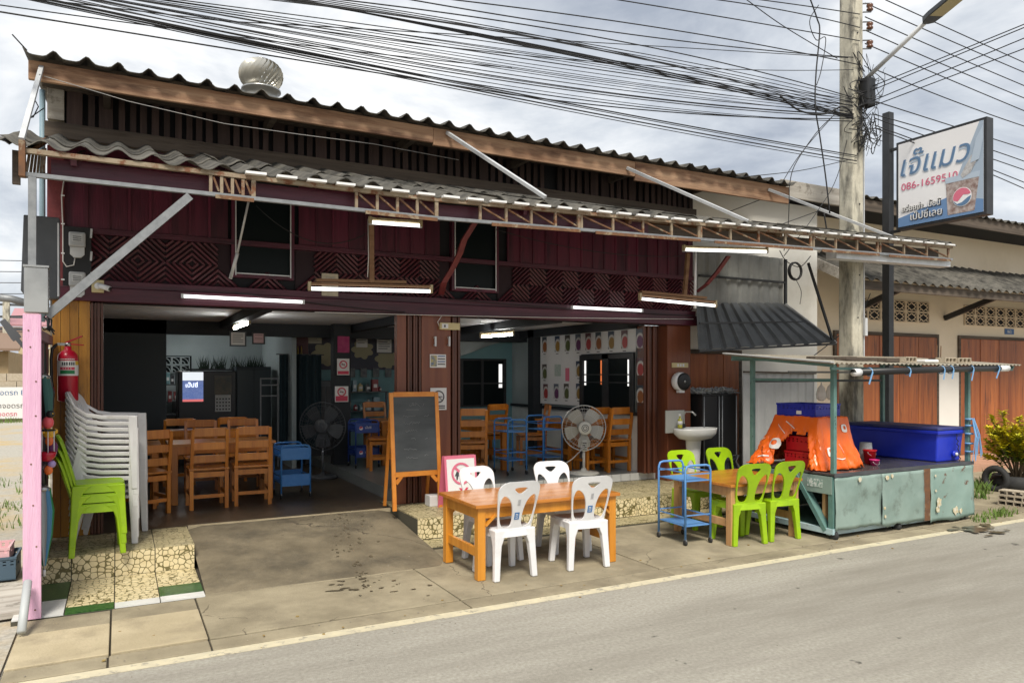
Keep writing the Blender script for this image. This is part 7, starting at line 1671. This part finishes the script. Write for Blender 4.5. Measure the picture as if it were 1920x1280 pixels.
for x in (-1.25, -.4, .4, 1.2): box('support', greyd, sh2, x, x+.05, -.28, .38, 0, .80)
for i in range(9):
    x = -.15+i*.22+random.uniform(-.04, .04); r_ = random.uniform(.05, .11); h = random.uniform(.12, .35); t = thing('kitchen_pot', 'dim kitchen pot on the back counter', 'pot', (x, 14.95+random.uniform(-.12, .12), ZL+.842), 0, 'pots on the kitchen counter'); mm = random.choice([greyd, black, steel, mat('dim magenta tub', (.20, .03, .12), rough=.5)])
    MB().lathe([(r_*.9, 0), (r_, .02), (r_, h), (r_*.5, h+.03), (.02, h+.035)], n=16).build('body', mm, t, smooth=True)
random.seed(52); fl = thing('dried_plants', 'row of dark dried plants on top of the fridge shelf', 'plants', (1.7, 14.3, ZL+1.66)); b = MB()
box('shelf', greyd, fl, -.65, .75, -.1, .2, -.03, 0)
for i in range(170):
    p = Vector((random.choice([-.35, -.1, .22, .45, .6])+random.gauss(0, .05), random.uniform(-.06, .16), 0)); a = random.uniform(-.5, .5); b.add([p-Vector((.008, 0, 0)), p+Vector((.008, 0, 0)), p+Vector((a*.2, random.uniform(-.05, .05), random.uniform(.1, .28)))], [(0, 1, 2)])
b.build('foliage', mat('dull dried leaf', (.03, .05, .035), rough=.8), fl)
sr = thing('spirit_shelf', 'small red and gold wall shrine on the teal wall', 'shrine', at(560, 665, Y=13.5)); box('shelf', redwood, sr, -.2, .2, -.12, .06, -.03, 0); box('cabinet', mat('dark red lacquer', (.10, .02, .03), rough=.4), sr, -.16, .16, -.05, .06, 0, .32); box('roof', redwood, sr, -.2, .2, -.1, .06, .321, .35)
for x in (-.03, .03): MB().lathe([(.02, 0), (.022, .01), (.012, .05), (.016, .10), (.005, .16)], n=10).build('candle', mat('gold candle', (.5, .34, .08), rough=.4), sr, smooth=True, loc=(x, -.09, .0))
ck = thing('dark_cabinet', 'dark cabinet standing against the teal wall behind the inner fan', 'cabinet', at(605, 780, Y=13.2)*1.0); ck.location.z = ZL; box('body', greyd, ck, -.35, .35, -.2, .25, 0, 1.45, bevel=.01); box('door', blackm, ck, -.3, -.01, -.212, -.201, .1, 1.35); box('door', blackm, ck, .01, .3, -.212, -.201, .1, 1.35); 
st2 = thing('white_stool_frame', 'pale wire rack standing in the middle of the dining room', 'rack', at(505, 760, Y=12.9)); st2.location.z = ZL
for x in (-.14, .14): bar('upright', steel, st2, (x, 0, 0), (x, 0, 1.5), .02, .02, up=(0, 1, 0))
for z in (.4, 1.2, 1.38, 1.49): bar('rung', steel, st2, (-.14, 0, z), (.14, 0, z), .02, .02)

# storage shelves crowded with boxes and jars
random.seed(64)
def clutter_shelf(label, loc, w, rows, cols_, grp, lab):
    t = thing('storage_shelf', label, 'shelf', loc)
    for z in rows: box('board', greyd, t, -w/2, w/2, -.16, .12, z-.02, z)
    for sx in (-1, 1): box('upright', greyd, t, *sorted((sx*w/2, sx*(w/2-.03))), -.15, -.12, 0, rows[-1])
    for z in rows:
        x = -w/2+.05
        while x < w/2-.10:
            bw = random.uniform(.05, .12); bh = random.uniform(.08, .24); m_ = random.choice(cols_)
            q = thing('stored_item', lab, 'storage item', Vector(loc)+Vector((x+bw/2, -.04, z+.001)), 0, grp)
            if random.random() < .5: MB().box(-bw/2, bw/2, -.06, .06, 0, bh).build('body', m_, q, bevel=.004)
            else: MB().lathe([(bw*.42, 0), (bw*.45, .01), (bw*.45, bh*.75), (bw*.2, bh*.85), (bw*.2, bh)], n=14).build('body', m_, q, smooth=True)
            MB().box(-bw*.3, bw*.3, -.062, -.0605, bh*.3, bh*.6).build('label', paper, q)
            x += bw+random.uniform(.01, .05)
    return t
cl = [paper, steel, tealw, mat('pale blue tin', (.25, .36, .42), rough=.4), mat('dull red tin', (.30, .06, .06), rough=.5), cream, greyd]
clutter_shelf('crowded kitchen shelf under the breeze block vent', (.62, 15.2, ZL), .95, (1.05, 1.38), cl, 'items on the kitchen shelf', 'small dim packet or jar on the kitchen shelf')
clutter_shelf('crowded shelf against the teal wall beside the dark cabinet', (3.75, 13.35, ZL), 1.3, (.9, 1.25), cl, 'items on the dining room shelf', 'small packet or jar on the shelf by the teal wall')
# ================================================================== GRIT AND LEAF LITTER
random.seed(91); g = MB(); lf_ = MB()
def bit(b, x, y, z, s):
    a = random.uniform(0, 6.28); k_ = random.choice([3, 4, 5]); P_ = [(x+s*random.uniform(.6, 1.2)*math.cos(a+2*math.pi*i/k_), y+s*random.uniform(.6, 1.2)*math.sin(a+2*math.pi*i/k_), z) for i in range(k_)]
    b.poly(P_, (random.uniform(-.2, .2)*s, random.uniform(-.2, .2)*s, s*.5))
for i in range(420):
    x = random.uniform(-.6, 13); y = random.choice([random.gauss(5.30, .10), random.gauss(5.02, .10), random.uniform(5.2, 7.2), random.gauss(6.43, .03)])
    if y < YL: z = .0005
    elif 2.8 < x < 7.3 and y > 7.0 or (x < .63 and y > 6.4): continue
    elif .63 < x < 2.79 and y > 6.44: z = zramp(x, y)
    else: z = .014
    bit(g, x, y, z, random.uniform(.002, .007))
for i in range(46):
    x = random.uniform(-.5, 13); y = random.gauss(5.32, .25)
    bit(lf_, x, y, .0155 if y > YL else .001, random.uniform(.006, .016))
for i in range(60): bit(g, random.uniform(-1, 12), random.uniform(2.2, 5.0), .0005, random.uniform(.002, .008))
o = g.build('grit', mat('grit', (.16, .14, .11), (.38, .34, .27), scale=3, rough=.95), None); o['kind'] = 'stuff'; o['label'] = 'grit scattered along the road edge and pavement'; o['category'] = 'grit'
o = lf_.build('leaf_litter', mat('dry leaf', (.20, .12, .04), (.34, .25, .09), scale=2, rough=.9), None); o['kind'] = 'stuff'; o['label'] = 'dry leaf scraps along the pavement edge'; o['category'] = 'leaf litter'
